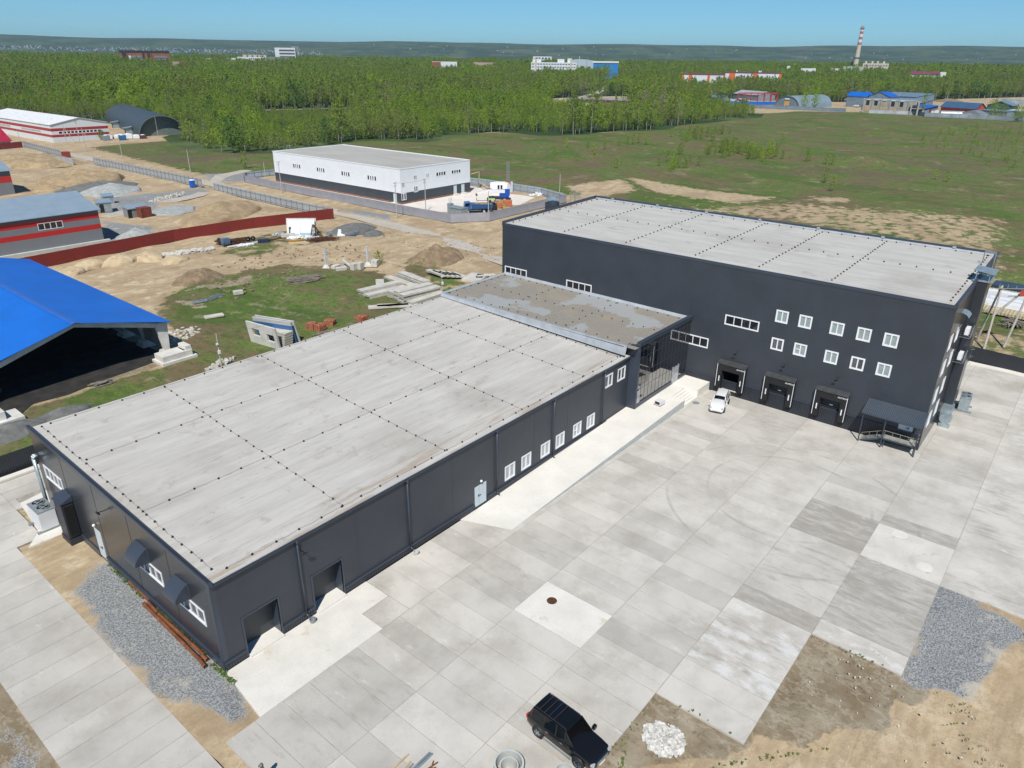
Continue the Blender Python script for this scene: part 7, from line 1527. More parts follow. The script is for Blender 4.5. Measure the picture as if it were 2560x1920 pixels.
# ---------------------------------------------------------------- far roads
M_asph = mk('old_asphalt', (0.36, 0.35, 0.33), 0.9, 0, 0.05, 0.2)
def road(name, pts, w, mat, dz=0.06, jag=0.0):
    m = MB(); P = [Vector((x, y, 0)) for x, y in pts]; L_ = []; R_ = []; Q_ = []
    for a, b in zip(P[:-1], P[1:]):
        k = max(1, int((b-a).length/max(3, w))); Q_ += [a.lerp(b, i/k) for i in range(k)]
    Q_.append(P[-1]); r_ = random.Random(4)
    for i, p_ in enumerate(Q_):
        d = (Q_[min(i+1, len(Q_)-1)]-Q_[max(i-1, 0)]).normalized(); n = Vector((-d.y, d.x, 0)); row = []
        for s in (-1, -0.35, 0.35, 1): v = p_+n*(s*w/2*(1+(r_.uniform(-jag, jag) if abs(s) == 1 else 0))); z = ground_at(v.x, v.y)+dz-(0.10 if abs(s) == 1 and jag else 0); row.append((v.x, v.y, z))
        L_.append(row)
    m.grid(L_); o = m.build(name, mat, smooth=True); return tag(o, kind='structure')
road('asphalt_road', ROADF, 9, M_asph, 0.35)
M_track = mk('gravel_track', (0.47, 0.43, 0.37), 0.95, 0, 0.06, 0.25, grain=0.4, spots=((0.37, 0.32, 0.25), 0.6, 0.56), stretch=(1.6, 0.25, 1))
road('dirt_road', [(104,420),(107,340),(107,260),(106.2,190),(104.5,135),(103.5,105),(101.0,80),(97.5,66),(94,52),(91,36),(90,20)], 5.2, M_track, 0.13, 0.14)
road('dirt_road', [(106,184),(110,193),(119,203),(131,208)], 5, M_track, 0.10, 0.25); road('dirt_road', [(104,180),(92,172),(80,168),(68,163),(60,158)], 5, M_track, 0.09, 0.2)
road('white_track', [(690,300),(700,262),(682,232),(683,210)], 9, M_asph, 0.3, 0.1)

# ================================================================ trees
def leaf_mat(name, c1, c2, c3=None, trans=0.44):
    m, t, p = nodes_of(name); oi = t.nodes.new('ShaderNodeObjectInfo'); ge = t.nodes.new('ShaderNodeNewGeometry')
    c = mix(t, oi.outputs['Random'], c1, c2); c = mix(t, ramp(t, noise(t, 0.022, 5, 0.65), 0.42, 0.60), c, mix(t, 0.75, c, c3 or c2))
    c = mix(t, mth(t, 'MULTIPLY', ge.outputs['Random Per Island'], 0.45), c, tuple(x*0.70 for x in c1))
    t.links.new(c, p.inputs['Base Color']); p.inputs['Roughness'].default_value = 0.8; p.inputs['Specular IOR Level'].default_value = 0.15
    tr = t.nodes.new('ShaderNodeBsdfTranslucent'); t.links.new(c, tr.inputs[0]); ms = t.nodes.new('ShaderNodeMixShader'); ms.inputs[0].default_value = trans
    out = t.nodes['Material Output']; t.links.new(p.outputs[0], ms.inputs[1]); t.links.new(tr.outputs[0], ms.inputs[2]); t.links.new(ms.outputs[0], out.inputs[0]); return m
M_birch = leaf_mat('birch_leaves', (0.39, 0.53, 0.060), (0.20, 0.33, 0.055), (0.27, 0.29, 0.11))
M_dkleaf = leaf_mat('dark_leaves', (0.085, 0.18, 0.045), (0.11, 0.22, 0.06), None, 0.3)
M_bare = leaf_mat('bare_twigs', (0.30, 0.25, 0.19), (0.36, 0.31, 0.23), None, 0.25)
M_willow = leaf_mat('willow_leaves', (0.50, 0.58, 0.40), (0.46, 0.54, 0.38), None, 0.3)
M_bark = mk('birch_bark', (0.34, 0.32, 0.27), 0.8, 0, 0.2, 2.5, stretch=(1, 1, 3), spots=((0.08, 0.07, 0.06), 2.5, 0.62)); M_barkd = mk('grey_bark', (0.17, 0.14, 0.11), 0.9, 0, 0.2, 2)
def tree_mesh(kind, seed, H=15.0, n=420, leaf=0.62):
    """(crown, trunk) builders: tapered trunk with limbs, crown of small leaf clumps along the limbs"""
    r_ = random.Random(seed); cr = MB(); tk = MB(); lean = Vector((r_.uniform(-.4, .4), r_.uniform(-.4, .4), 0)); top = lean+Vector((0, 0, H*0.95)); mid = lean*0.4+Vector((r_.uniform(-.2, .2), r_.uniform(-.2, .2), H*0.5))
    tk.tube((0, 0, -0.3), mid, 0.12*H/15, 0.08*H/15, 6); tk.tube(mid, top, 0.08*H/15, 0.02, 5)
    W_ = {'birch': 0.17, 'round': 0.30, 'bush': 0.42, 'sap': 0.22, 'spruce': 0.20}[kind]*H; z0 = {'birch': 0.20+0.04*(seed % 4), 'round': 0.14, 'bush': 0.05, 'sap': 0.12, 'spruce': 0.06}[kind]
    tips = []; nl = {'birch': 24, 'round': 30, 'bush': 26, 'sap': 12, 'spruce': 30}[kind]
    for i in range(nl):
        f = z0+(0.97-z0)*(i+r_.random())/nl; s = (f-z0)/(1-z0)
        env = {'birch': (math.sin(math.pi*min(1, s*0.90+0.16)))**0.8, 'round': math.sin(math.pi*(0.1+s*0.86))**0.6, 'bush': math.sin(math.pi*(0.18+s*0.78))**0.6, 'sap': 1.05*(1-s)**0.7*min(1, s*5+.4), 'spruce': (1-s)*min(1, s*6+.5)}[kind]
        a = i*2.4+r_.uniform(-.5, .5); R_ = W_*env*r_.uniform(.65, 1.15); base = mid.lerp(top, max(0, (f-.5)/.45)) if f > .5 else Vector((0, 0, 0)).lerp(mid, f*2)
        tip = base+Vector((R_*math.cos(a), R_*math.sin(a), (0.10*H if kind != 'spruce' else -0.03*H)*r_.uniform(.3, 1))); tk.tube(base, tip, 0.035*H/15, 0.01, 4, cap=False); tips.append((base, tip, R_))
    per = max(3, n//nl)
    for base, tip, R_ in tips:
        for j in range(per):
            q = base.lerp(tip, r_.uniform(.25, 1.12)) + Vector((r_.gauss(0, .24), r_.gauss(0, .24), r_.gauss(0, .30)))*max(0.5, R_*0.62)
            s = leaf*r_.uniform(.55, 1.35); v1 = Vector((r_.gauss(0, 1), r_.gauss(0, 1), r_.gauss(0, 1))).normalized(); v2 = v1.cross(Vector((r_.gauss(0, 1), r_.gauss(0, 1), r_.gauss(0, 1)))).normalized()
            if kind == 'birch': v1 = (v1+Vector((0, 0, -0.5))).normalized(); v2 = v1.cross(v2).normalized()
            cr.poly([q-v1*s*.6, q+v2*s*.38-v1*s*.1, q+v1*s*.6, q-v2*s*.38+v1*s*.1])
    return cr, tk
VAR = []
for i in range(6): VAR.append(('birch', M_birch, M_bark, tree_mesh('birch', 100+i, 15, 900, 0.38)))
VAR.append(('round', M_birch, M_barkd, tree_mesh('round', 200, 13, 900, 0.50))); VAR.append(('dark', M_dkleaf, M_barkd, tree_mesh('round', 201, 13, 900, 0.52))); VAR.append(('bare', M_bare, M_bark, tree_mesh('birch', 202, 14, 330, 0.30)))
VAR.append(('bush', M_birch, M_barkd, tree_mesh('bush', 203, 5.0, 300, 0.42))); VAR.append(('spruce', M_dkleaf, M_barkd, tree_mesh('spruce', 204, 15, 620, 0.6)))
def meshof(mb, name, mat):
    me = bpy.data.meshes.new(name); me.from_pydata(mb.v, [], mb.f); me.materials.append(mat); me.update(); return me
TM = [(meshof(t_[0], 'crown', lm), meshof(t_[1], 'trunk', bm_)) for _, lm, bm_, t_ in VAR]
def tree(kind, label, p, s=1.0, group=None, name=None, z=None, sw=1.0):
    cm, tm = TM[kind]; nm = name or {0: 'birch_tree', 9: 'bush', 10: 'spruce_tree', 7: 'dark_tree', 8: 'bare_tree', 6: 'round_tree'}.get(kind, 'birch_tree')
    T = link(bpy.data.objects.new(nm, None)); T.location = (p[0], p[1], ground_at(*p)-0.1 if z is None else z); T.rotation_euler.z = random.uniform(0, 6.28); T.scale = (s*sw, s*sw, s)
    tag(T, label, 'bush' if nm == 'bush' else 'tree', group)
    for m_, n_ in ((cm, 'crown'), (tm, 'trunk')): o = link(bpy.data.objects.new(n_, m_)); o.parent = T
    return T
fr = np.random.RandomState(21)
def scatter(x0, x1, y0, y1, step, test):
    gx_, gy_ = np.meshgrid(np.arange(x0, x1, step), np.arange(y0, y1, step)); px_ = gx_.ravel()+fr.uniform(-.5, .5, gx_.size)*step; py_ = gy_.ravel()+fr.uniform(-.5, .5, gx_.size)*step
    k = test(px_, py_); return px_[k], py_[k]
def inview(X_, Y_, m=0.66):
    a = np.arctan2(Y_-CAM.y, X_-CAM.x)-YAW; return (np.abs(a) < m)
def t_stand(X_, Y_):
    k = inpoly(X_, Y_, FSTAND) & inview(X_, Y_) & (sdist(X_, Y_, ROADF, False) > 9); 
    k &= sdist(X_, Y_, FSTAND) < 1.5-4.5*(0.5+0.5*np.sin(X_/6.3)*np.cos(Y_/7.7))-2.5*np.abs(np.sin(X_/17+Y_/13))
    k &= ~((np.sin(X_/13+1.3)*np.sin(Y_/11+.4) > 0.80))
    return k & ~inpoly(X_, Y_, [(112,340),(192,336),(222,480),(112,480)])
def t_far(X_, Y_, d0, d1):
    d = np.hypot(X_-CAM.x, Y_-CAM.y); k = (d > d0) & (d <= d1) & inview(X_, Y_) & ~inpoly(X_, Y_, FSTAND) & ~inpoly(X_, Y_, CLEAR) & (sdist(X_, Y_, ROADF, False) > 12)
    k &= (sdist(X_, Y_, FIELD_EDGE) > 6) & ~inpoly(X_, Y_, FIELD) & ~inpoly(X_, Y_, [(60,100),(60,480),(222,480),(200,330),(150,260),(240,240),(200,100)])
    return k
pts = []
sx, sy = scatter(40, 640, 180, 700, 4.1, t_stand); pts.append((sx, sy, np.full(sx.shape, 0)))
fx, fy = scatter(40, 1000, -500, 900, 5.2, lambda a_, b2_: t_far(a_, b2_, 330, 780)); pts.append((fx, fy, np.full(fx.shape, 1)))
for (d0, d1, st_, kk) in ((780, 1250, 6.6, 2), (1250, 1900, 9.5, 3), (1900, 2700, 15, 4)):
    fx, fy = scatter(-200, 2700, -1400, 2700, st_, lambda a_, b2_: t_far(a_, b2_, d0, d1)); pts.append((fx, fy, np.full(fx.shape, kk)))
PX = np.concatenate([a for a, _, _ in pts]); PY = np.concatenate([b for _, b, _ in pts]); PK = np.concatenate([c for _, _, c in pts])
# keep clear of the far buildings and their view fronts
for o in [o for o in S.objects if o.parent is None and o.type == 'EMPTY' and (o.location.x-CAM.x)**2+(o.location.y-CAM.y)**2 > 560**2]:
    ch = [c for c in o.children if c.type == 'MESH']
    if not ch: continue
    bb = [o.location + c.matrix_basis @ Vector(v) for c in ch[:2] for v in c.bound_box]
    x0_, x1_, y0b, y1b = min(v.x for v in bb)-3, max(v.x for v in bb)+3, min(v.y for v in bb)-3, max(v.y for v in bb)+3
    k = (PX > x0_) & (PX < x1_) & (PY > y0b) & (PY < y1b); PX, PY, PK = PX[~k], PY[~k], PK[~k]
D_ = np.hypot(PX-CAM.x, PY-CAM.y); AZ = np.degrees(np.arctan2(PY-CAM.y, PX-CAM.x))
gap_ = (PK == 0) & (((AZ > 30.6) & (AZ < 36.6) & (D_ > 512+10*np.sin(AZ*4))) | ((AZ > 51.3) & (AZ < 57.6) & (D_ > 424+12*np.sin(AZ*5))))      # open strips of low ground in front of the far road
LOWB = gap_
# heights: lower young growth near the front edge, taller stand behind
NF = -sdist(PX, PY, FSTAND); sc = np.where(PK == 0, 0.62+0.34*np.clip(NF/60, 0, 1)+0.10*np.sin(PX/23)*np.cos(PY/31), 1.12)*fr.uniform(0.62, 1.20, PX.shape)
low_ = (PK == 0) & (((AZ > 30.6) & (AZ < 36.6)) | ((AZ > 50.8) & (AZ < 58.0))); sc = np.where(low_, sc*0.74, sc); sc = np.where((PK == 0) & (AZ > 25) & (AZ < 30.6), sc*1.45, sc); sc = np.where(PK == 1, sc*1.12, sc)
sc = np.where(PK >= 2, 1.15*fr.uniform(.85, 1.2, PX.shape), sc); wid = np.choose(PK, [1.0, 1.15, 1.35, 1.75, 2.5])*fr.uniform(.85, 1.2, PX.shape)
sc = sc*(1+0.16*np.sin(PX/29+2)*np.sin(PY/24)+0.10*np.sin(PX/9)*np.sin(PY/8)); patchn = np.sin(PX/47+1)*np.sin(PY/39+2)+0.6*np.sin(PX/17)*np.sin(PY/21); r1 = fr.uniform(0, 1, PX.shape)
var = fr.randint(0, 6, PX.shape); var = np.where(r1 > 0.93, 6, var); var = np.where((r1 < 0.035) | ((patchn > 1.1) & (r1 < .5)), 7, var); var = np.where((r1 > .035) & (r1 < 0.075) | ((patchn < -1.15) & (r1 < .6)), 8, var); var = np.where((PK > 0) & (r1 > .90) & (r1 < .907), 10, var)
edge_ = (PK == 0) & (NF < 16) & (fr.uniform(0, 1, PX.shape) < 0.38); edge_ |= LOWB; var = np.where(edge_, 9, var); sc = np.where(edge_, fr.uniform(.7, 1.7, PX.shape), sc); sc = np.where(LOWB, fr.uniform(.35, .95, PX.shape), sc); wid = np.where(edge_, .62, wid)
ordr = np.argsort(D_+np.where(PK == 0, 0, 120)); near = ordr[:280]; rest = ordr[280:]
for i in near:
    v = int(var[i]); lb, g_ = {9: ('leafy young birch thicket at the foot of the birch forest', 'young thickets along the forest edge'), 7: ('dark green broadleaf tree in the front row of the birch forest', 'dark trees in the front of the forest'), 8: ('leafless pale brown birch in the front row of the forest', 'bare birches in the front of the forest'), 6: ('broad crowned bright green tree in the front row of the birch forest', 'broad trees in the front of the forest')}.get(v, ('slim birch with fresh green crown and pale trunk in the front of the forest', 'birch trees in the front of the forest'))
    tree(v, lb, (float(PX[i]), float(PY[i])), float(sc[i]), g_)
# the rest of the forest: one object of instances
pc = bpy.data.collections.new('forest_sources')
for i in range(len(VAR)):
    cm, tm = TM[i]; me = bpy.data.meshes.new('source'); a = MB(); a.v = list(VAR[i][3][0].v); a.f = list(VAR[i][3][0].f); n0 = len(a.v); nf0 = len(a.f); a.v += VAR[i][3][1].v; a.f += [tuple(k+n0 for k in f) for f in VAR[i][3][1].f]
    me.from_pydata(a.v, [], a.f); me.materials.append(VAR[i][1]); me.materials.append(VAR[i][2]); me.polygons.foreach_set('material_index', [0]*nf0+[1]*(len(a.f)-nf0)); me.update()
    pc.objects.link(bpy.data.objects.new('source_%02d' % i, me))
me = bpy.data.meshes.new('forest'); nR = len(rest); me.vertices.add(nR)
co = np.stack([PX[rest], PY[rest], terr(PX[rest], PY[rest])-0.1], 1); me.vertices.foreach_set('co', co.ravel().astype('f'))
for nm, ty, data in (('var', 'INT', var[rest].astype('i')), ('rot', 'FLOAT', fr.uniform(0, 6.28, nR).astype('f')), ('sc', 'FLOAT_VECTOR', np.stack([sc[rest]*wid[rest], sc[rest]*wid[rest], sc[rest]], 1).ravel().astype('f'))):
    at = me.attributes.new(nm, ty, 'POINT'); at.data.foreach_set('vector' if ty == 'FLOAT_VECTOR' else 'value', data)
forest = link(bpy.data.objects.new('forest', me)); tag(forest, 'mass of fresh green birch forest stretching to the valley', 'forest', kind='stuff')
ng = bpy.data.node_groups.new('scatter_trees', 'GeometryNodeTree'); ng.interface.new_socket('Geometry', in_out='INPUT', socket_type='NodeSocketGeometry'); ng.interface.new_socket('Geometry', in_out='OUTPUT', socket_type='NodeSocketGeometry')
N = ng.nodes.new; gi = N('NodeGroupInput'); go = N('NodeGroupOutput'); ip = N('GeometryNodeInstanceOnPoints'); ci = N('GeometryNodeCollectionInfo'); ci.inputs['Collection'].default_value = pc; ci.inputs['Separate Children'].default_value = True; ci.inputs['Reset Children'].default_value = True
def na(nm, ty): x = N('GeometryNodeInputNamedAttribute'); x.data_type = ty; x.inputs['Name'].default_value = nm; return [o for o in x.outputs if o.enabled and o.name == 'Attribute'][0]
L = ng.links.new; m2p = N('GeometryNodeMeshToPoints'); L(gi.outputs[0], m2p.inputs['Mesh']); L(m2p.outputs[0], ip.inputs['Points']); L(ci.outputs[0], ip.inputs['Instance']); ip.inputs['Pick Instance'].default_value = True
L(na('var', 'INT'), ip.inputs['Instance Index']); cx = N('ShaderNodeCombineXYZ'); L(na('rot', 'FLOAT'), cx.inputs['Z']); L(cx.outputs[0], ip.inputs['Rotation']); L(na('sc', 'FLOAT_VECTOR'), ip.inputs['Scale']); L(ip.outputs[0], go.inputs[0])
forest.modifiers.new('scatter', 'NODES').node_group = ng
print('forest instances', nR)
# single trees one can point at
tree(9, 'round bright green bush standing alone on the sand left of the white hall', (133.14, 212.13), 1.25, sw=0.62); tree(6, 'leafy poplar group tree at the left front of the pale arch hangar', (676,196), 1.15); tree(6, 'tall green tree before the right flank of the pale arch hangar', (678,188), 1.3)
q_ = tree(6, 'pale silvery willow amid the birch forest', (332.27, 351.26), 0.95, name='willow_tree', sw=1.1)
for c in q_.children:
    if c.name.startswith('crown'): c.data = c.data.copy(); c.data.materials[0] = M_willow
tree(9, 'weedy yellow green bush behind the right square post', (76.35, 72.41), 0.55); tree(7, 'big dark spruce like tree at the far end of the grey road', (985,610), 1.3)
for i, (p_, s_) in enumerate((((681.68, 101.96), 1.2), ((679.11, 51.84), 1.1), ((675.16, 45.52), 0.9), ((656.68, 33.84), 0.9), ((660.71, 30.22), 0.85))): tree(6 if i else 0, ['slim tree before the silver fence beside the blue roof', 'tree in front of the fence below the green roofed house', 'bushy tree right beside the one below the green roofed house', 'rounded tree at the right picture edge by the yards', 'dense bush like tree at the extreme right by the yards'][i], p_, s_)
for i, p_ in enumerate(((-1879.57, -3439.57), (136.55, 353.34), (140.93, 349.12), (189.40, 329.93))):
    if i in (1, 2): tree(9, ['', 'green bush left of the pole at the striped hall corner', 'green bush by the blue containers near the arch hangar'][i], p_, 0.9)
# saplings in the meadow
SAPL = [(360.66, 144.16), (396.52, 148.78), (302.56, 108.17), (318.05, 106.27), (297.11, 88.54), (300.98, 84.64), (309.22, 82.42), (306.19, 76.40), (245.80, 97.19), (291.65, 119.05), (288.16, 125.82), (303.51, 157.37), (313.43, 155.61), (281.58, 160.06), (275.54, 169.66), (244.29, 153.76), (283.08, 151.41), (351.10, 144.38), (368.75, 150.37), (379.03, 150.25), (384.58, 149.94), (390.76, 149.11), (395.02, 145.08), (305.86, 111.54), (299.75, 104.49), (292.77, 98.95), (311.63, 105.80), (317.63, 106.69), (308.01, 99.46), (317.02, 100.44), (316.31, 97.78), (302.53, 89.14), (303.71, 87.96), (302.53, 83.08), (350.62, 144.85), (295.04, 118.97), (249.36, 98.54), (255.73, 99.73), (235.95, 92.98), (248.62, 91.84), (320.46, 156.93), (309.55, 155.41), (315.82, 149.28), (255.18, 139.78), (230.79, 112.59), (304.46, 66.53), (308.47, 65.32), (302.56, 57.34), (304.40, 55.46), (251.88, 42.00), (235.79, 34.45), (388.78, 108.07), (283.26, 9.17), (287.09, 13.43)]
for p_ in SAPL: tree(9, 'small young birch sapling standing in the open meadow', (p_[0]+random.uniform(-.8, .8), p_[1]+random.uniform(-.8, .8)), random.uniform(.65, 1.15), 'saplings scattered over the meadow', name='sapling', sw=0.62)
for i in range(70):
    c_ = random.choice([(307.51, 109.90), (326.23, 112.41), (314.12, 103.33), (306.12, 91.76), (304.50, 87.17), (308.03, 83.61), (359.17, 145.58), (377.19, 147.13), (391.83, 148.11), (251.00, 99.40)]); p_ = (c_[0]+random.gauss(0, 5.5), c_[1]+random.gauss(0, 5.5))
    tree(9, 'small young birch sapling standing in the open meadow', p_, random.uniform(.6, 1.25), 'saplings scattered over the meadow', name='sapling', sw=0.62)
gx2, gy2 = scatter(150, 640, -120, 190, 9, lambda a_, b2_: inpoly(a_, b2_, [(404.73, 50.44), (526.23, 60.25), (573.05, 54.49), (611.26, 19.40), (304.54, -13.09), (371.31, 20.00), (396.58, 43.02)]) & inview(a_, b2_))
nb = len(gx2); me = bpy.data.meshes.new('scrub'); me.vertices.add(nb); me.vertices.foreach_set('co', np.stack([gx2, gy2, terr(gx2, gy2)], 1).ravel().astype('f')); s_ = fr.uniform(.35, .9, nb)
for nm, ty, data in (('var', 'INT', np.where(fr.uniform(0, 1, nb) > .45, 9, 8).astype('i')), ('rot', 'FLOAT', fr.uniform(0, 6.28, nb).astype('f')), ('sc', 'FLOAT_VECTOR', np.stack([s_*.5, s_*.5, s_*np.where(fr.uniform(0, 1, nb) > 2, 1, .75)], 1).ravel().astype('f'))):
    at = me.attributes.new(nm, ty, 'POINT'); at.data.foreach_set('vector' if ty == 'FLOAT_VECTOR' else 'value', data)
me.attributes['var'].data.foreach_set('value', np.full(nb, 9, 'i'))
scrub = link(bpy.data.objects.new('scrub_undergrowth', me)); tag(scrub, 'thin young scrub over the right side of the meadow', 'scrub', kind='stuff'); scrub.modifiers.new('scatter', 'NODES').node_group = ng
# village specks on the far slope
m = MB(); r_ = random.Random(8); cols = [mk('speck_white', (0.45, 0.46, 0.46), 0.7), mk('speck_red', (0.35, 0.15, 0.12), 0.7), mk('speck_grey', (0.4, 0.43, 0.46), 0.7), mk('speck_blue', (0.15, 0.3, 0.5), 0.7)]
for i in range(620):
    if r_.random() < .88: az = YAW+r_.uniform(0.24, 0.64); d = r_.uniform(6150, 6550)+(az-YAW-.3)*1100+r_.uniform(-120, 120)
    else: az = YAW+r_.uniform(-.66, .2); d = r_.uniform(6400, 7400)
    x = CAM.x+d*math.cos(az); y = CAM.y+d*math.sin(az); z = ground_at(x, y); s = r_.uniform(5, 11); m.obox((x, y, z+s*.3), (s, s*.8, s*.7), r_.uniform(0, 3), r_.choice([0, 0, 0, 1, 2, 3]))
tag(m.build('village', cols), 'scattered village houses on the far wooded slope', 'village', kind='stuff')
# ---------------------------------------------------------------- air between the camera and the hills
hz = MB(); hz.box(-3600, -6100, -260, 12900, 12900, 330); hm = bpy.data.materials.new('haze'); hm.use_nodes = True; t = hm.node_tree; t.nodes.remove(t.nodes['Principled BSDF'])
pv = t.nodes.new('ShaderNodeVolumePrincipled'); pv.inputs['Color'].default_value = (0.55, 0.78, 1.0, 1); pv.inputs['Density'].default_value = 6.3e-5; pv.inputs['Anisotropy'].default_value = 0.2; t.links.new(pv.outputs[0], t.nodes['Material Output'].inputs['Volume'])
o = hz.build('haze', hm); tag(o, kind='stuff')

# ================================================================ cars
def paint(name, col, rough=0.25, metal=0.0, coat=1.0):
    m = mk(name, col, rough, metal, 0.01, 0.5, coat=coat); return m
M_cblack = paint('black_car_paint', (0.006, 0.006, 0.007), 0.25, 0.0, 0.35); M_cwhite = paint('white_car_paint', (0.78, 0.79, 0.80), 0.3); M_cglass = glass('car_glass', (0.006, 0.009, 0.011), 0.25, 0.03, 1.6)
M_chrome = mk('chrome', (0.6, 0.6, 0.6), 0.15, 1.0, 0.02, 1); M_tyre = mk('tyre', (0.02, 0.02, 0.02), 0.85, 0, 0.1, 2); M_tail = mk('tail_red', (0.45, 0.01, 0.01), 0.2, 0, 0.02, 1); M_head = mk('headlamp', (0.55, 0.58, 0.62), 0.08, 0.3, 0.05, 3, spec=1)
M_plast = mk('dark_plastic', (0.03, 0.03, 0.032), 0.5, 0, 0.1, 2)
def wheel(T, x, y, r, w, rimmat, s):
    q = MB(); q.lathe([(r*.62, -w/2), (r*.93, -w/2), (r, -w/4), (r, w/4), (r*.93, w/2), (r*.62, w/2)], (0, 0, 0), 22)
    M_ = Matrix.Translation((x, y, r)) @ Matrix.Rotation(R(90), 4, 'X'); q.xf(lambda p: M_ @ p); o = q.build('wheel', M_tyre, T, local=True, smooth=True)
    q = MB(); q.lathe([(0, s*w*.30), (r*.12, s*w*.34), (r*.16, s*w*.22), (r*.60, s*w*.30), (r*.66, s*w*.44), (r*.66, -s*w*.4), (0, -s*w*.4)], (0, 0, 0), 22)
    for i in range(6): a = i*math.pi/3; q.beam((r*.1*math.cos(a), r*.1*math.sin(a), s*w*.30), (r*.6*math.cos(a), r*.6*math.sin(a), s*w*.36), r*.13, r*.08)
    M2 = Matrix.Translation((x, y, r)) @ Matrix.Rotation(R(-90 if s > 0 else -90), 4, 'X'); q.xf(lambda p: M2 @ p); q.build('rim', rimmat, o, local=True)
def car(T, body_st, gh_st, paintm, wheels, r, W_, rimmat, roofover=0.0):
    """body_st: (x, half width, bottom, belt) ; gh_st: (x, half width low, z low, half width top, z top)"""
    def ring(x, w, b, z): return [(x, -w*.90, b), (x, -w*.985, b+.12), (x, -w, b+(z-b)*.55), (x, -w*.985, z-.10), (x, -w*.93, z-.02), (x, -w*.5, z+.035), (x, 0, z+.045), (x, w*.5, z+.035), (x, w*.93, z-.02), (x, w*.985, z-.10), (x, w, b+(z-b)*.55), (x, w*.985, b+.12), (x, w*.90, b)]
    q = MB(); rows = [ring(*s) for s in body_st]; q.grid(rows, closed=True); q.poly(rows[0]); q.poly(list(reversed(rows[-1]))); o = q.build('body', paintm, T, local=True, smooth=True)
    e = o.modifiers.new('e', 'EDGE_SPLIT'); e.split_angle = R(38)
    g = MB(); rr_ = [[(x, -wl, zl), (x2, -wt, zt), (x2, 0, zt+.02), (x2, wt, zt), (x, wl, zl)] for (x, wl, zl, x2, wt, zt) in gh_st]; g.grid(rr_); g.build('windows', M_cglass, T, local=True)
    top = MB(); a = [s for s in gh_st]; rows = []
    for i, (x, wl, zl, x2, wt, zt) in enumerate(a[1:-1]): rows.append([(x2, -wt-.02, zt-.03), (x2, -wt*.92, zt+.02), (x2, -wt*.4, zt+.045), (x2, wt*.4, zt+.045), (x2, wt*.92, zt+.02), (x2, wt+.02, zt-.03)])
    top.grid(rows); top.build('roof', paintm, T, local=True, smooth=True)
    pl = MB()
    for s in (-1, 1):
        for i, (x, wl, zl, x2, wt, zt) in enumerate(a):
            if i in (0, len(a)-1): continue
            pl.beam((x, s*wl, zl), (x2, s*wt, zt), 0.07, 0.05)
        x, wl, zl, x2, wt, zt = a[0]; x_, wl_, zl_, x2_, wt_, zt_ = a[1]; pl.beam((x, s*wl, zl), (x2_, s*wt_, zt_), 0.06, 0.07)
        x, wl, zl, x2, wt, zt = a[-1]; x_, wl_, zl_, x2_, wt_, zt_ = a[-2]; pl.beam((x, s*wl, zl), (x2_, s*wt_, zt_), 0.07, 0.09)
    pl.build('pillars', paintm, T, local=True)
    for x in wheels:
        for s in (-1, 1):
            q = MB(); q.lathe([(r*1.0, .0), (r*1.16, .0), (r*1.12, .035), (r*1.03, .035)], (0, 0, 0), 24); M3 = Matrix.Translation((x, s*(W_/2-.012), r)) @ Matrix.Rotation(R(-90*s), 4, 'X'); q.xf(lambda p: M3 @ p); q.build('wheel_arch', M_plast, T, local=True); wheel(T, x, s*(W_/2-.07), r, 0.24, rimmat, s)
SUV = thing('parked_car', (10.25, -20.75, 0), 'large black off road car with roof rails parked on the near concrete slabs', 'car', rz=R(-93.5))
bs = [(-2.56, .80, .55, .92), (-2.50, .92, .42, 1.02), (-2.2, .97, .34, 1.12), (-1.6, .99, .34, 1.14), (0, 1.0, .34, 1.14), (.95, 1.0, .34, 1.12), (1.15, .99, .34, 1.10), (1.75, .97, .34, 1.04), (2.25, .93, .36, .97), (2.45, .86, .42, .84), (2.52, .76, .5, .72)]
gh = [(1.12, .86, 1.10, .42, .76, 1.80), (.45, .92, 1.12, .35, .75, 1.84), (-.25, .93, 1.13, -.3, .76, 1.88), (-1.15, .93, 1.13, -1.15, .75, 1.87), (-2.2, .90, 1.12, -2.12, .73, 1.82), (-2.47, .84, 1.05, -2.2, .70, 1.78)]
car(SUV, bs, gh, M_cblack, (-1.55, 1.52), 0.40, 2.0, M_chrome)
q = MB(); q.box(-.45, -.42, 1.905, .22, .42, 1.93); o = q.build('sunroof', M_cglass, SUV, local=True)
q = MB()
for s in (-1, 1): q.path([(.35, s*.70, 1.88), (.25, s*.70, 1.95), (-2.0, s*.68, 1.95), (-2.1, s*.68, 1.88)], 0.02, 5)
q.build('roof_rails', M_plast, SUV, local=True)
for i, x in enumerate((-.62, -.98, -1.34, -1.72)): q = MB(); q.beam((x, -.69, 1.965), (x, .69, 1.965), 0.05, 0.025); q.build('roof_bar', M_chrome if i == 1 else M_plast, SUV, local=True)
for s in (-1, 1):
    q = MB(); q.box(.98, s*1.0, 1.12, 1.2, s*1.24, 1.36); q.build('mirror', M_cblack, SUV, local=True, bevel=0.04)
    q = MB(); q.obox((2.40, s*.76, .80), (.24, .22, .16), rz=-s*.35, ry=.15); q.build('headlight', M_head, SUV, local=True)
    q = MB(); q.box(-2.56, s*.70, .85, -2.46, s*.94, 1.12); q.build('taillight', M_tail, SUV, local=True); q = MB(); q.box(-1.1, s*.98, .30, 1.0, s*1.08, .36); q.build('side_step', M_grey, SUV, local=True)
q = MB(); q.box(2.47, -.5, .58, 2.55, .5, .86); q.build('grille', M_chrome, SUV, local=True); q = MB(); q.box(2.5, -.26, .44, 2.56, .26, .55); q.build('number_plate', M_white, SUV, local=True)
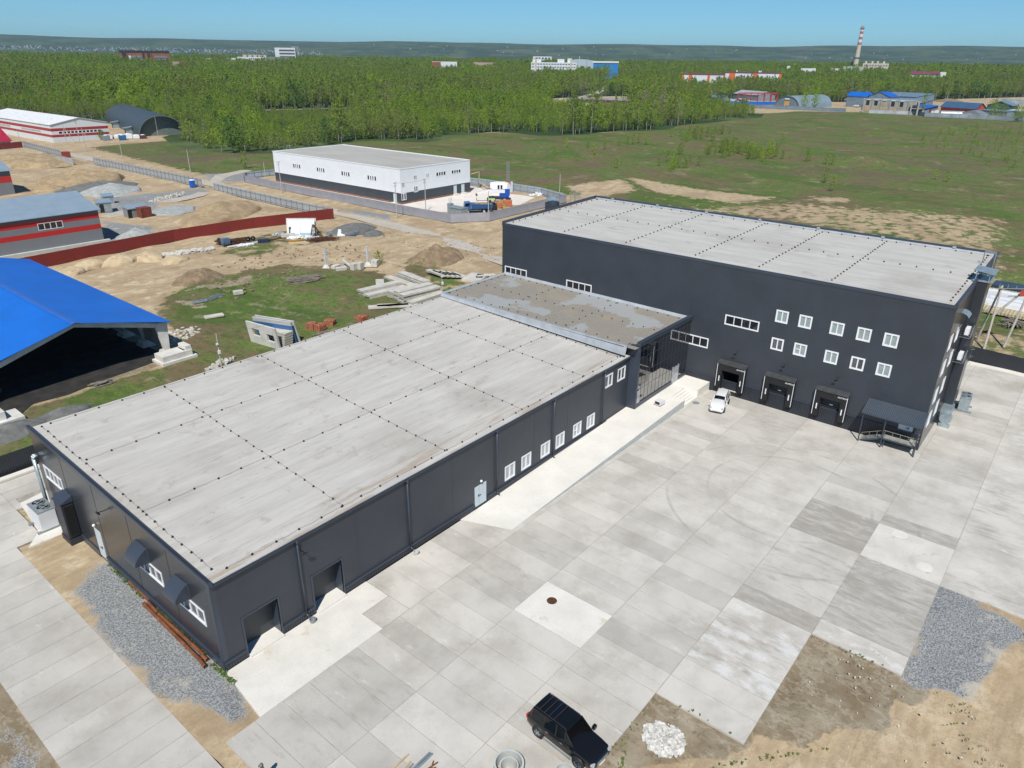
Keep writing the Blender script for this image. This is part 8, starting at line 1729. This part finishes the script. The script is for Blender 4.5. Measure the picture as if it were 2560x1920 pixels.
for z in (1.16,):
    for s in (-1, 1):
        for x in (.25, -.85): q = MB(); q.box(x-.1, s*.985, .98, x+.1, s*1.03, 1.03); q.build('handle', M_chrome, SUV, local=True)
VAN = thing('parked_car', (59.75, -7.72, 0), 'small white people carrier parked nose out beside the first loading dock', 'car', rz=R(193.3))
bs = [(-2.2, .70, .45, .88), (-2.12, .80, .34, .95), (-1.8, .83, .28, .98), (0, .845, .28, .98), (.9, .845, .28, .96), (1.2, .83, .28, .92), (1.7, .82, .28, .86), (2.02, .80, .28, .78), (2.16, .74, .30, .70), (2.22, .66, .36, .60)]
gh = [(1.45, .74, .90, .45, .62, 1.50), (.55, .80, .96, .38, .62, 1.56), (-.35, .80, .97, -.35, .63, 1.62), (-1.2, .80, .97, -1.2, .62, 1.60), (-1.95, .78, .96, -1.85, .60, 1.55), (-2.15, .72, .92, -1.95, .58, 1.50)]
car(VAN, bs, gh, M_cwhite, (-1.35, 1.32), 0.31, 1.7, M_chrome)
for s in (-1, 1):
    q = MB(); q.box(.95, s*.84, .92, 1.1, s*1.02, 1.08); q.build('mirror', M_cwhite, VAN, local=True, bevel=0.03); q = MB(); q.obox((2.06, s*.60, .70), (.26, .26, .13), ry=0.25, rz=-s*.35); q.build('headlight', M_head, VAN, local=True)
q = MB(); q.box(2.1, -.42, .33, 2.22, .42, .42); q.build('bumper_intake', M_plast, VAN, local=True)
q = MB(); 
for s in (-1, 1): q.path([(.2, s*.58, 1.62), (-1.7, s*.57, 1.64)], 0.018, 4)
q.build('roof_rails', M_grey, VAN, local=True)

# dump truck, crane, digger in the fenced yard
M_tblue = mk('truck_blue', (0.015, 0.11, 0.32), 0.4, 0, 0.05, 1, coat=0.4); M_cblue = mk('crane_blue', (0.01, 0.08, 0.42), 0.4, 0, 0.05, 1, coat=0.4)
DT = thing('dump_truck', (129.2, 93.6, 0), 'blue dump truck loaded with earth behind the ribbed fence', 'truck', rz=R(139))
q = MB(); q.box(-3.6, -.45, .75, 3.6, .45, 1.0); q.build('chassis', M_plast, DT, local=True)
q = MB(); rows = [[(x, -1.22, z), (x, 1.22, z)] for x, z in ((1.95, .8), (1.95, 2.75), (2.2, 2.95), (3.5, 2.85), (3.72, 1.9), (3.75, .8))]; q.grid(rows)
for y in (-1.22, 1.22): q.poly([(r_[0][0], y, r_[0][2]) for r_ in rows])
o = q.build('cab', M_tblue, DT, local=True)
q = MB(); q.poly([(3.56, -1.1, 2.75), (3.56, 1.1, 2.75), (3.76, 1.1, 1.95), (3.76, -1.1, 1.95)])
for y in (-1.235, 1.235): q.poly([(2.35, y, 2.65), (3.4, y, 2.6), (3.55, y, 1.95), (2.35, y, 1.95)])
q.build('window', M_cglass, o, local=True)
q = MB(); B0 = [(-3.8, -1.0, 1.15), (1.7, -1.0, 1.15), (1.7, 1.0, 1.15), (-3.8, 1.0, 1.15)]; T0 = [(-4.1, -1.25, 2.2), (1.85, -1.25, 2.45), (1.85, 1.25, 2.45), (-4.1, 1.25, 2.2)]
for i in range(4): j = (i+1) % 4; q.poly([B0[i], B0[j], T0[j], T0[i]])
q.poly(B0); q.beam((-4.1, -1.25, 2.2), (1.85, -1.25, 2.45), .12); q.beam((-4.1, 1.25, 2.2), (1.85, 1.25, 2.45), .12)
for s in (-1, 1):
    for i in range(6): x = -3.2+i*0.95; q.beam((x, s*1.03, 1.15), (x, s*1.27, 2.3), .08)
q.build('tipper_body', M_tblue, DT, local=True)
q = MB(); rows = []
for i in range(9):
    rows.append([(-3.9+5.6*i/8, -1.15+2.3*j/6, 2.15+0.55*math.sin(math.pi*(i+.6)/9)*math.sin(math.pi*(j+.5)/7)+random.uniform(-.05, .05)) for j in range(7)])
q.grid(rows); q.build('earth_load', M_soil, DT, local=True, smooth=True)
for x in (2.75, -1.6, -2.9):
    for s in (-1, 1): wheel(DT, x, s*1.05, .52, .34, M_concr, s)
CRN = thing('mobile_crane', (145.0, 99.6, 0), 'blue and white mobile crane with boom lowered over the yard', 'crane', rz=R(129))
q = MB(); q.box(-3.0, -1.2, .9, 3.0, 1.2, 1.5); q.box(-3.5, -1.25, .7, -3.0, 1.25, 1.1); q.box(3.0, -1.25, .7, 3.4, 1.25, 1.1); q.build('carrier', M_plast, CRN, local=True)
q = MB()
for s in (-1,):
    q.box(-2.9, -1.15, 1.55, -.2, 1.15, 2.5); q.grid([[(x, -.9, z), (x, .3, z)] for x, z in ((-2.8, 2.5), (-2.4, 3.5), (-1.2, 3.6), (-.6, 2.5))]); q.poly([(-2.8, -.9, 2.5), (-2.4, -.9, 3.5), (-1.2, -.9, 3.6), (-.6, -.9, 2.5)]); q.poly([(-2.8, .3, 2.5), (-2.4, .3, 3.5), (-1.2, .3, 3.6), (-.6, .3, 2.5)]); q.box(-3.2, .2, 2.0, -1.8, 1.2, 3.8)
q.build('superstructure', M_cblue, CRN, local=True)
q = MB(); q.beam((-1.8, .75, 3.2), (3.2, .3, 3.15), .75, .9); q.beam((3.2, .3, 3.2), (6.2, .1, 2.4), .5, .6); q.build('boom', M_cwhite, CRN, local=True)
q = MB(); q.beam((2.0, .3, 3.85), (3.6, .3, 3.8), .5, .1); q.build('red_trim', M_tail, CRN, local=True)
q = MB(); q.box(6.1, -.2, 1.7, 6.7, .35, 2.4); q.tube((6.4, .1, 1.7), (6.4, .1, .9), .03, n=5); q.tube((6.4, .1, .9), (6.4, .1, .4), .14, .05, 6); q.build('hook_block', M_rust, CRN, local=True)
for x in (-1.7, 1.7):
    for s in (-1, 1): wheel(CRN, x, s*1.15, .78, .5, M_concr, s)
BHO = thing('backhoe_loader', (134.9, 93.7, 0), 'dark backhoe loader with lime green canopy beside the dump truck', 'excavator', rz=R(129))
q = MB(); q.box(-1.6, -.7, .6, 2.2, .7, 1.3); q.box(.8, -.6, 1.3, 2.2, .6, 1.8); q.build('body', M_plast, BHO, local=True)
q = MB(); q.box(-1.0, -.85, 2.75, .9, .85, 2.9); q.build('cab_roof', mk('lime_green', (0.40, 0.72, 0.12), 0.45), BHO, local=True)
q = MB()
for x in (-.9, .8):
    for y in (-.75, .75): q.beam((x, y, 1.2), (x, y, 2.75), .07)
q.box(-.85, -.72, 1.3, .75, .72, 1.9); q.build('cab', M_cglass, BHO, local=True)
q = MB(); q.beam((-1.5, 0, .9), (-2.6, 0, 2.7), .22); q.beam((-2.6, 0, 2.7), (-3.5, 0, 1.2), .18); q.box(-3.8, -.35, .5, -3.2, .35, 1.1); q.build('digging_arm', mk('arm_yellow', (0.35, 0.38, 0.06), 0.5), BHO, local=True)
q = MB(); q.beam((2.0, .5, 1.1), (3.2, .5, .5), .15); q.beam((2.0, -.5, 1.1), (3.2, -.5, .5), .15); q.box(3.1, -1.1, .15, 3.7, 1.1, .8); q.build('loader_bucket', M_plast, BHO, local=True)
for x, r_ in ((-.9, .72), (1.6, .48)):
    for s in (-1, 1): wheel(BHO, x, s*.95, r_, .38, M_plast, s)
M_tarp = mk('orange_tarp', (0.46, 0.15, 0.08), 0.6, 0, 0.15, 2)
for c, s_, lb in (((138.2, 94.2), 1.5, 'orange wrapped brick pack left of its neighbour beside the backhoe'), ((141.6, 93.9), 1.6, 'orange wrapped brick pack nearest the open white yard')):
    q = MB(); q.box(-s_, -.9, 0, s_, .9, 1.7); o = q.build('brick_pack', M_tarp, bevel=0.15); o.location = (*c, 0); o.rotation_euler.z = R(-50); tag(o, lb, 'brick pack', 'orange wrapped brick packs')

# chiller units and plant at the walls
def chiller(name, label, c, L_, W_, H_, rz, nf, body, top, fx=0):
    T = thing(name, (*c, 0), label, 'cooling unit', rz=rz); q = MB(); q.box(-L_/2, -W_/2, .22, L_/2, W_/2, H_); q.build('casing', body, T, local=True, bevel=0.02)
    q = MB(); q.box(-L_/2-.03, -W_/2-.03, H_, L_/2+.03, W_/2+.03, H_+.05); q.build('top_plate', top, T, local=True)
    for i in range(nf):
        y = (i-(nf-1)/2)*L_/nf*0.92; q = MB(); r = min(W_, L_/nf)*.40; q.lathe([(r*1.1, 0), (r*1.1, .10), (r, .12), (r, .0)], (y, 0, H_+.05), 20); fr_ = q.build('fan_ring', M_grey, T, local=True)
        q = MB(); q.lathe([(0, .01), (r, .01)], (y, 0, H_+.05), 20); q.build('fan_well', M_black, fr_, local=True)
        q = MB(); q.lathe([(0, .09), (.12, .09), (.12, .03)], (y, 0, H_+.05), 10)
        for k in range(4): a = k*math.pi/2+.4; p0 = Vector((y, 0, H_+.09)); q.poly([p0+Vector((.08*math.cos(a), .08*math.sin(a), 0)), p0+Vector((r*.9*math.cos(a-.25), r*.9*math.sin(a-.25), .02)), p0+Vector((r*.9*math.cos(a+.35), r*.9*math.sin(a+.35), -.02))])
        q.build('fan_blades', M_galv, fr_, local=True)
    for x in (-L_/2+.15, L_/2-.15): q = MB(); q.box(x-.1, -W_/2-.35, 0.0, x+.1, W_/2+.35, .22); q.build('skid', M_grey, T, local=True)
    return T
M_cas = mk('unit_white', (0.66, 0.68, 0.70), 0.5, 0, 0.03, 1)
chiller('chiller', 'white twin fan cooling unit on a pale pad beside the low warehouse gable', (-1.19, 26.9), 2.3, 1.35, 2.0, R(90), 2, M_cas, M_grey)
chiller('chiller', 'grey twin fan cooling unit on the yard beside the tall hall side wall', (78.3, -30.25), 2.1, 1.1, 1.8, R(6), 2, M_galv, M_galv)
LV = thing('louvred_shaft', (-0.45, 22.9, 0), 'tall dark louvred ventilation shaft standing against the low warehouse gable', 'ventilation shaft')
q = MB(); q.box(-0.95, 22.25, .55, -.03, 23.75, 4.0); q.build('shaft', M_riby, LV); q = MB(); q.poly([(-1.05, 22.15, 4.0), (-1.05, 23.85, 4.0), (-.02, 23.85, 4.45), (-.02, 22.15, 4.45)]); q.poly([(-1.05, 22.15, 3.95), (-.02, 22.15, 3.95), (-.02, 22.15, 4.45), (-1.05, 22.15, 4.0)]); q.build('cap', M_trim, LV)
q = MB(); q.box(-1.0, 22.1, 0, -.03, 23.9, .5); q.build('plinth', M_riby, LV)
q = MB()
for i in range(26): z = .85+i*.115; q.poly([(-.88, 22.24, z), (-.12, 22.24, z), (-.12, 22.13, z-.05), (-.88, 22.13, z-.05)])
q.build('louvres', M_black, LV)
q = MB()
for dy in (0.0, .28): q.path([(-.02, 28.15+dy, 6.0), (-.35, 28.15+dy, 6.05), (-.38, 28.10+dy, 5.8), (-.38, 28.0+dy, .9), (-.8, 27.6+dy*.5, .7)], .12, 8)
tag(q.build('insulated_pipes', M_galv, smooth=True), 'pair of silver insulated pipes running down the low warehouse gable to the cooling unit', 'pipes')
# rusty pipes on the gravel by the gable
M_hole = M_black
for a, b, lb in (((-.02,13.78), (-.05,10.5), 'single rusty steel pipe lying farthest back along the gable'), ((-.22,10.4), (-.30,8.70), 'short rusty steel pipe at the upper end of the pipe row'), ((-.50,10.5), (-.66,1.95), 'long rusty steel pipe on the gravel side of the row'), ((-.30,8.6), (-.26,2.3), 'long rusty steel pipe on the wall side of the row'), ((-.62,2.6), (-.75,1.25), 'short rusty pipe stub at the near corner end of the row'), ((-.36,2.25), (-.34,1.7), 'stubby rusty pipe offcut beside the grass at the corner')):
    T = thing('steel_pipe', (*a, 0.0), lb, 'pipe', 'rusty steel pipes along the gable'); q = MB(); A_ = Vector((*a, .13)); B_ = Vector((*b, .13)); q.tube(A_, B_, .13, n=12, cap=False); q.tube(A_, B_, .112, n=12, cap=False); q.build('pipe_shell', M_rust, T, smooth=True)
# weeds along the gable foot
m = MB(); r_ = random.Random(3)
for (x0_, y0b, x1_, y1b, n_) in ((-.12, 17.4, -.12, 11.2, 200), (-.15, 9.5, -.12, 2.2, 380), (-.3, 1.5, -.25, -1.4, 120),  (10.2,-23.2,16.8,-23.3,22), (17.0,-29.1,17.1,-24.6,12), (28.8,-30,28.9,-34.9,20), (12.6,-23.6,9.8,-24.4,40), (38,-41.5,46,-44,90), (30,-38,24,-40,50), (14,-28,20,-33,40)):
    for i in range(n_):
        s = r_.random(); x = x0_+(x1_-x0_)*s+r_.gauss(0, .10); y = y0b+(y1b-y0b)*s+r_.gauss(0, .10 if y0b > -37 or n_ == 20 else 1.0); 
        if r_.random() < .35+.3*math.sin(s*19): continue
        h_ = r_.uniform(.05, .22)
        for k in range(4): a = r_.uniform(0, 6.28); m.poly([(x, y, -.05), (x+.10*math.cos(a), y+.10*math.sin(a), h_*.8), (x+.05*math.cos(a+.6), y+.05*math.sin(a+.6), h_)])
tag(m.build('weeds', mk('weed_green', (0.16, 0.27, 0.045), 0.8, 0, 0.3, 3)), 'low green weeds along the wall foot and slab edges', 'weeds', kind='stuff')
# manhole covers and rings
def cover(c, r, lb, mat, z=.004): q = MB(); q.lathe([(r*1.25, 0), (r*1.25, .006), (r, .006), (r, .02), (0, .02)], (0, 0, 0), 20); o = q.build('manhole_cover', mat); o.location = (*c, z); tag(o, lb, 'manhole cover')
cover((19.62,-12.6), .32, 'rusty brown manhole cover in the pale cast square on the yard', M_rustd); cover((46.18,-30.86), .5, 'faint round cover in the far pale cast square, upper one', M_cast); cover((42.61,-33.56), .5, 'faint round cover in the far pale cast square, lower one', M_cast); cover((58.9,-5.1), .35, 'dark manhole cover at the foot of the landing steps', M_grey)
M_ring = mk('ring_concrete', (0.50, 0.52, 0.50), 0.85, 0, 0.08, 1.5, grain=.2)
def ring(c, ro, ri, h, lb): q = MB(); q.lathe([(ri, 0), (ro, 0), (ro, h), (ri, h), (ri, 0)], (0, 0, 0), 40); o = q.build('concrete_ring', M_ring); o.location = (*c, 0.0); tag(o, lb, 'concrete ring', 'grey concrete well rings')
ring((6.35,-19.35), .88, .76, .90, 'large grey concrete well ring left of the black car'); ring((6.25,-19.45), .55, .47, .88, 'smaller concrete ring nested inside the large ring'); ring((8.15,-22.0), .58, .50, .6, 'concrete ring cut by the lower picture edge beside the black car')
# timbers and profiles
for a, b, w, mt, lb in (((2.0,-14.05),(3.45,-14.05),.10,M_woodn,'pale timber lying furthest left of the loose lengths'), ((2.2,-14.6),(3.2,-14.5),.10,M_woodn,'shorter pale timber beside the first one'), ((2.6,-14.95),(4.35,-14.95),.12,M_galv,'long pale blue steel profile on the slabs'), ((2.4,-15.15),(4.40,-15.10),.12,M_galv,'second pale blue steel profile touching the first'), ((2.6,-14.78),(3.2,-14.72),.10,M_galv,'short pale blue profile end by the timbers'), ((3.5,-15.6),(4.2,-15.75),.07,M_rust,'rusty bar at the right end of the loose lengths'), ((3.4,-15.9),(4.1,-15.5),.07,M_rust,'rusty bar crossing its neighbour by the loose lengths'), ((3.2,-15.5),(3.9,-15.9),.06,M_rust,'thin rusty bar under the crossing bars')):
    q = MB(); q.beam((*a, .06), (*b, .07), w, w*.7); tag(q.build('timber' if mt is M_woodn else 'metal_profile', mt), lb, 'timber' if mt is M_woodn else 'metal bar')
q = MB(); q.box(-.5, -.42, .08, .5, .42, .55); WB = thing('white_crate', (54.05, -2.75, .82), 'white metal crate on a pallet standing on the ramp by the glass front', 'crate', rz=-.1); q.build('casing', M_cas, WB, local=True); q = MB(); q.box(-.505, -.32, .18, -.50, .32, .5); q.build('dark_opening', M_black, WB, local=True); q = MB(); q.box(-.6, -.5, 0, .6, .5, .07); q.build('pallet', mk('red_pallet', (.35, .16, .14), .8), WB, local=True)
for x, lb in ((6.55, 'dark concrete pot under the first downpipe near the gates'), (16.88, 'pale concrete pot under the second downpipe')): q = MB(); q.lathe([(.20, 0), (.25, .3), (.20, .3), (.15, .05), (0, .05)], (0, 0, 0), 14); o = q.build('pot', M_grey if x < 10 else M_conlow); o.location = (x, -.62, 0); tag(o, lb, 'pot')
# containers, tanks by the arch hangar
for i, (c, mt, lb) in enumerate((((147.2,341.6), mk('blue_tank', (0.03, 0.12, 0.30), .5), 'blue container among white tanks beside the arch hangar'), ((141.5,346.0), M_ggr, 'grey blue container left of the blue one'), ((144.4,350.2), M_white, 'white bulk tank left in the row behind the blue container'), ((148.6,350.0), M_white, 'white bulk tank centre of the row behind the blue container'), ((152.0,346.0), M_white, 'white bulk tank right of the blue container'), ((155.0,343.8), M_white, 'low white tank nearest the arch hangar front'), ((151.0,352.0), M_white, 'white bulk tank closest to the hangar wall'), ((157.4,342.2), M_mar, 'dark maroon crate at the hangar front corner'))):
    T = thing('storage_tank', (*c, 0), lb, 'container', 'containers and tanks by the arch hangar', rz=-.3); q = MB(); q.box(-1.6, -1.2, .1, 1.6, 1.2, 2.3 if i in (0, 1, 4) else 1.7); q.build('body', mt, T, local=True, bevel=.12)
    q = MB(); q.lathe([(1.0, 0), (1.0, .18), (.9, .25), (0, .28)], (0, 0, 2.3 if i in (0, 1, 4) else 1.7), 12); q.build('lid', M_white, T, local=True)

# ================================================================ person at the lower edge
def person(c, rz):
    T = thing('person', (c[0], c[1], 0.0), 'person in blue jacket and grey cap walking over the slabs at the bottom edge', 'person', rz=rz)
    J = dict(pel=(0,0,.96,.135,.11), sp=(0,0,1.15,.135,.10), ch=(.03,0,1.36,.17,.12), nk=(.05,0,1.50,.06,.06), hb=(.07,0,1.58,.075,.085), ht=(.08,0,1.70,.08,.095), 
      ls=(.03,.19,1.42,.06,.06), le=(-.08,.25,1.16,.048,.048), lw=(.06,.26,.93,.034,.034), lh=(.12,.25,.86,.03,.045), rs=(.03,-.19,1.42,.06,.06), re=(.10,-.25,1.16,.048,.048), rw=(.28,-.24,.98,.034,.034), rh=(.35,-.23,.93,.03,.045),
      lp=(0,.09,.90,.09,.09), lk=(.18,.10,.50,.062,.062), la=(.14,.10,.10,.045,.045), lf=(.34,.11,.05,.045,.04), rp=(0,-.09,.90,.09,.09), rk=(.02,-.10,.50,.062,.062), ra=(-.26,-.10,.16,.045,.045), rf=(-.10,-.11,.04,.045,.04))
    names = list(J); E_ = [('pel','sp'),('sp','ch'),('ch','nk'),('nk','hb'),('hb','ht'),('ch','ls'),('ls','le'),('le','lw'),('lw','lh'),('ch','rs'),('rs','re'),('re','rw'),('rw','rh'),('pel','lp'),('lp','lk'),('lk','la'),('la','lf'),('pel','rp'),('rp','rk'),('rk','ra'),('ra','rf')]
    vs = [J[n][:3] for n in names]; rad_ = [J[n][3:] for n in names]; ed = [(names.index(a), names.index(b)) for a, b in E_]
    for s, h in (('l', 'lh'), ('r', 'rh')):
        hx, hy, hz_ = J[h][:3]; sy_ = 1 if s == 'l' else -1
        for k in range(5):
            a = len(vs); off = (-.03+.018*k) if k < 4 else -.03; ln = (.065, .075, .07, .055, .05)[k]
            p1 = (hx+off+.01, hy+(.0 if k < 4 else -.03*sy_), hz_-.05 if k < 4 else hz_-.02); p2 = (p1[0]+.015, p1[1]-.02*sy_, p1[2]-ln*.6); vs += [p1, p2]; rad_ += [(.011, .011), (.008, .008)]; ed += [(names.index(h), a), (a, a+1)]
    me = bpy.data.meshes.new('body'); me.from_pydata(vs, ed, []); o = bpy.data.objects.new('tmp', me); S.collection.objects.link(o); sk = o.modifiers.new('s', 'SKIN'); ss = o.modifiers.new('u', 'SUBSURF'); ss.levels = 2; ss.render_levels = 2
    for v, rr2 in zip(me.skin_vertices[0].data, rad_): v.radius = rr2
    me.skin_vertices[0].data[0].use_root = True
    dg = bpy.context.evaluated_depsgraph_get(); m2 = bpy.data.meshes.new_from_object(o.evaluated_get(dg)); bpy.data.objects.remove(o)
    b = link(bpy.data.objects.new('body', m2)); b.parent = T; m2.materials.clear()
    for mt in (mk('skin', (0.42, 0.26, 0.19), .6), mk('jacket_blue', (0.025, 0.04, 0.11), .8, 0, .2, 3), mk('trousers', (0.02, 0.02, 0.03), .85), mk('boots', (0.03, 0.025, 0.02), .7)): m2.materials.append(mt)
    for f in m2.polygons:
        c_ = f.center; hand = abs(c_.y) > .19 and c_.z < .99 and c_.z > .7; f.use_smooth = True
        f.material_index = 3 if c_.z < .13 else 0 if (hand and (c_.z < .93 or c_.x > .25)) or c_.z > 1.52 else 2 if c_.z < .93 and abs(c_.y) < .2 else 1
    q = MB(); q.lathe([(.105, 0), (.108, .05), (.09, .11), (.04, .14), (0, .145)], (.07, 0, 1.68), 16); q.box(.12, -.07, 1.68, .24, .07, 1.70); q.build('cap', mk('cap_grey', (.20, .19, .18), .9, 0, .3, 8), T, local=True, smooth=True)
    q = MB(); q.lathe([(.098, -.10), (.102, .0)], (.055, 0, 1.69), 14); q.build('hair', mk('hair', (.06, .045, .035), .8), T, local=True)
    q = MB(); q.poly([(.155, -.018, 1.60), (.185, 0, 1.585), (.155, .018, 1.60), (.158, 0, 1.65)])
    q.build('nose', _M['skin'], T, local=True)
person((-3.02, -9.35), R(160))
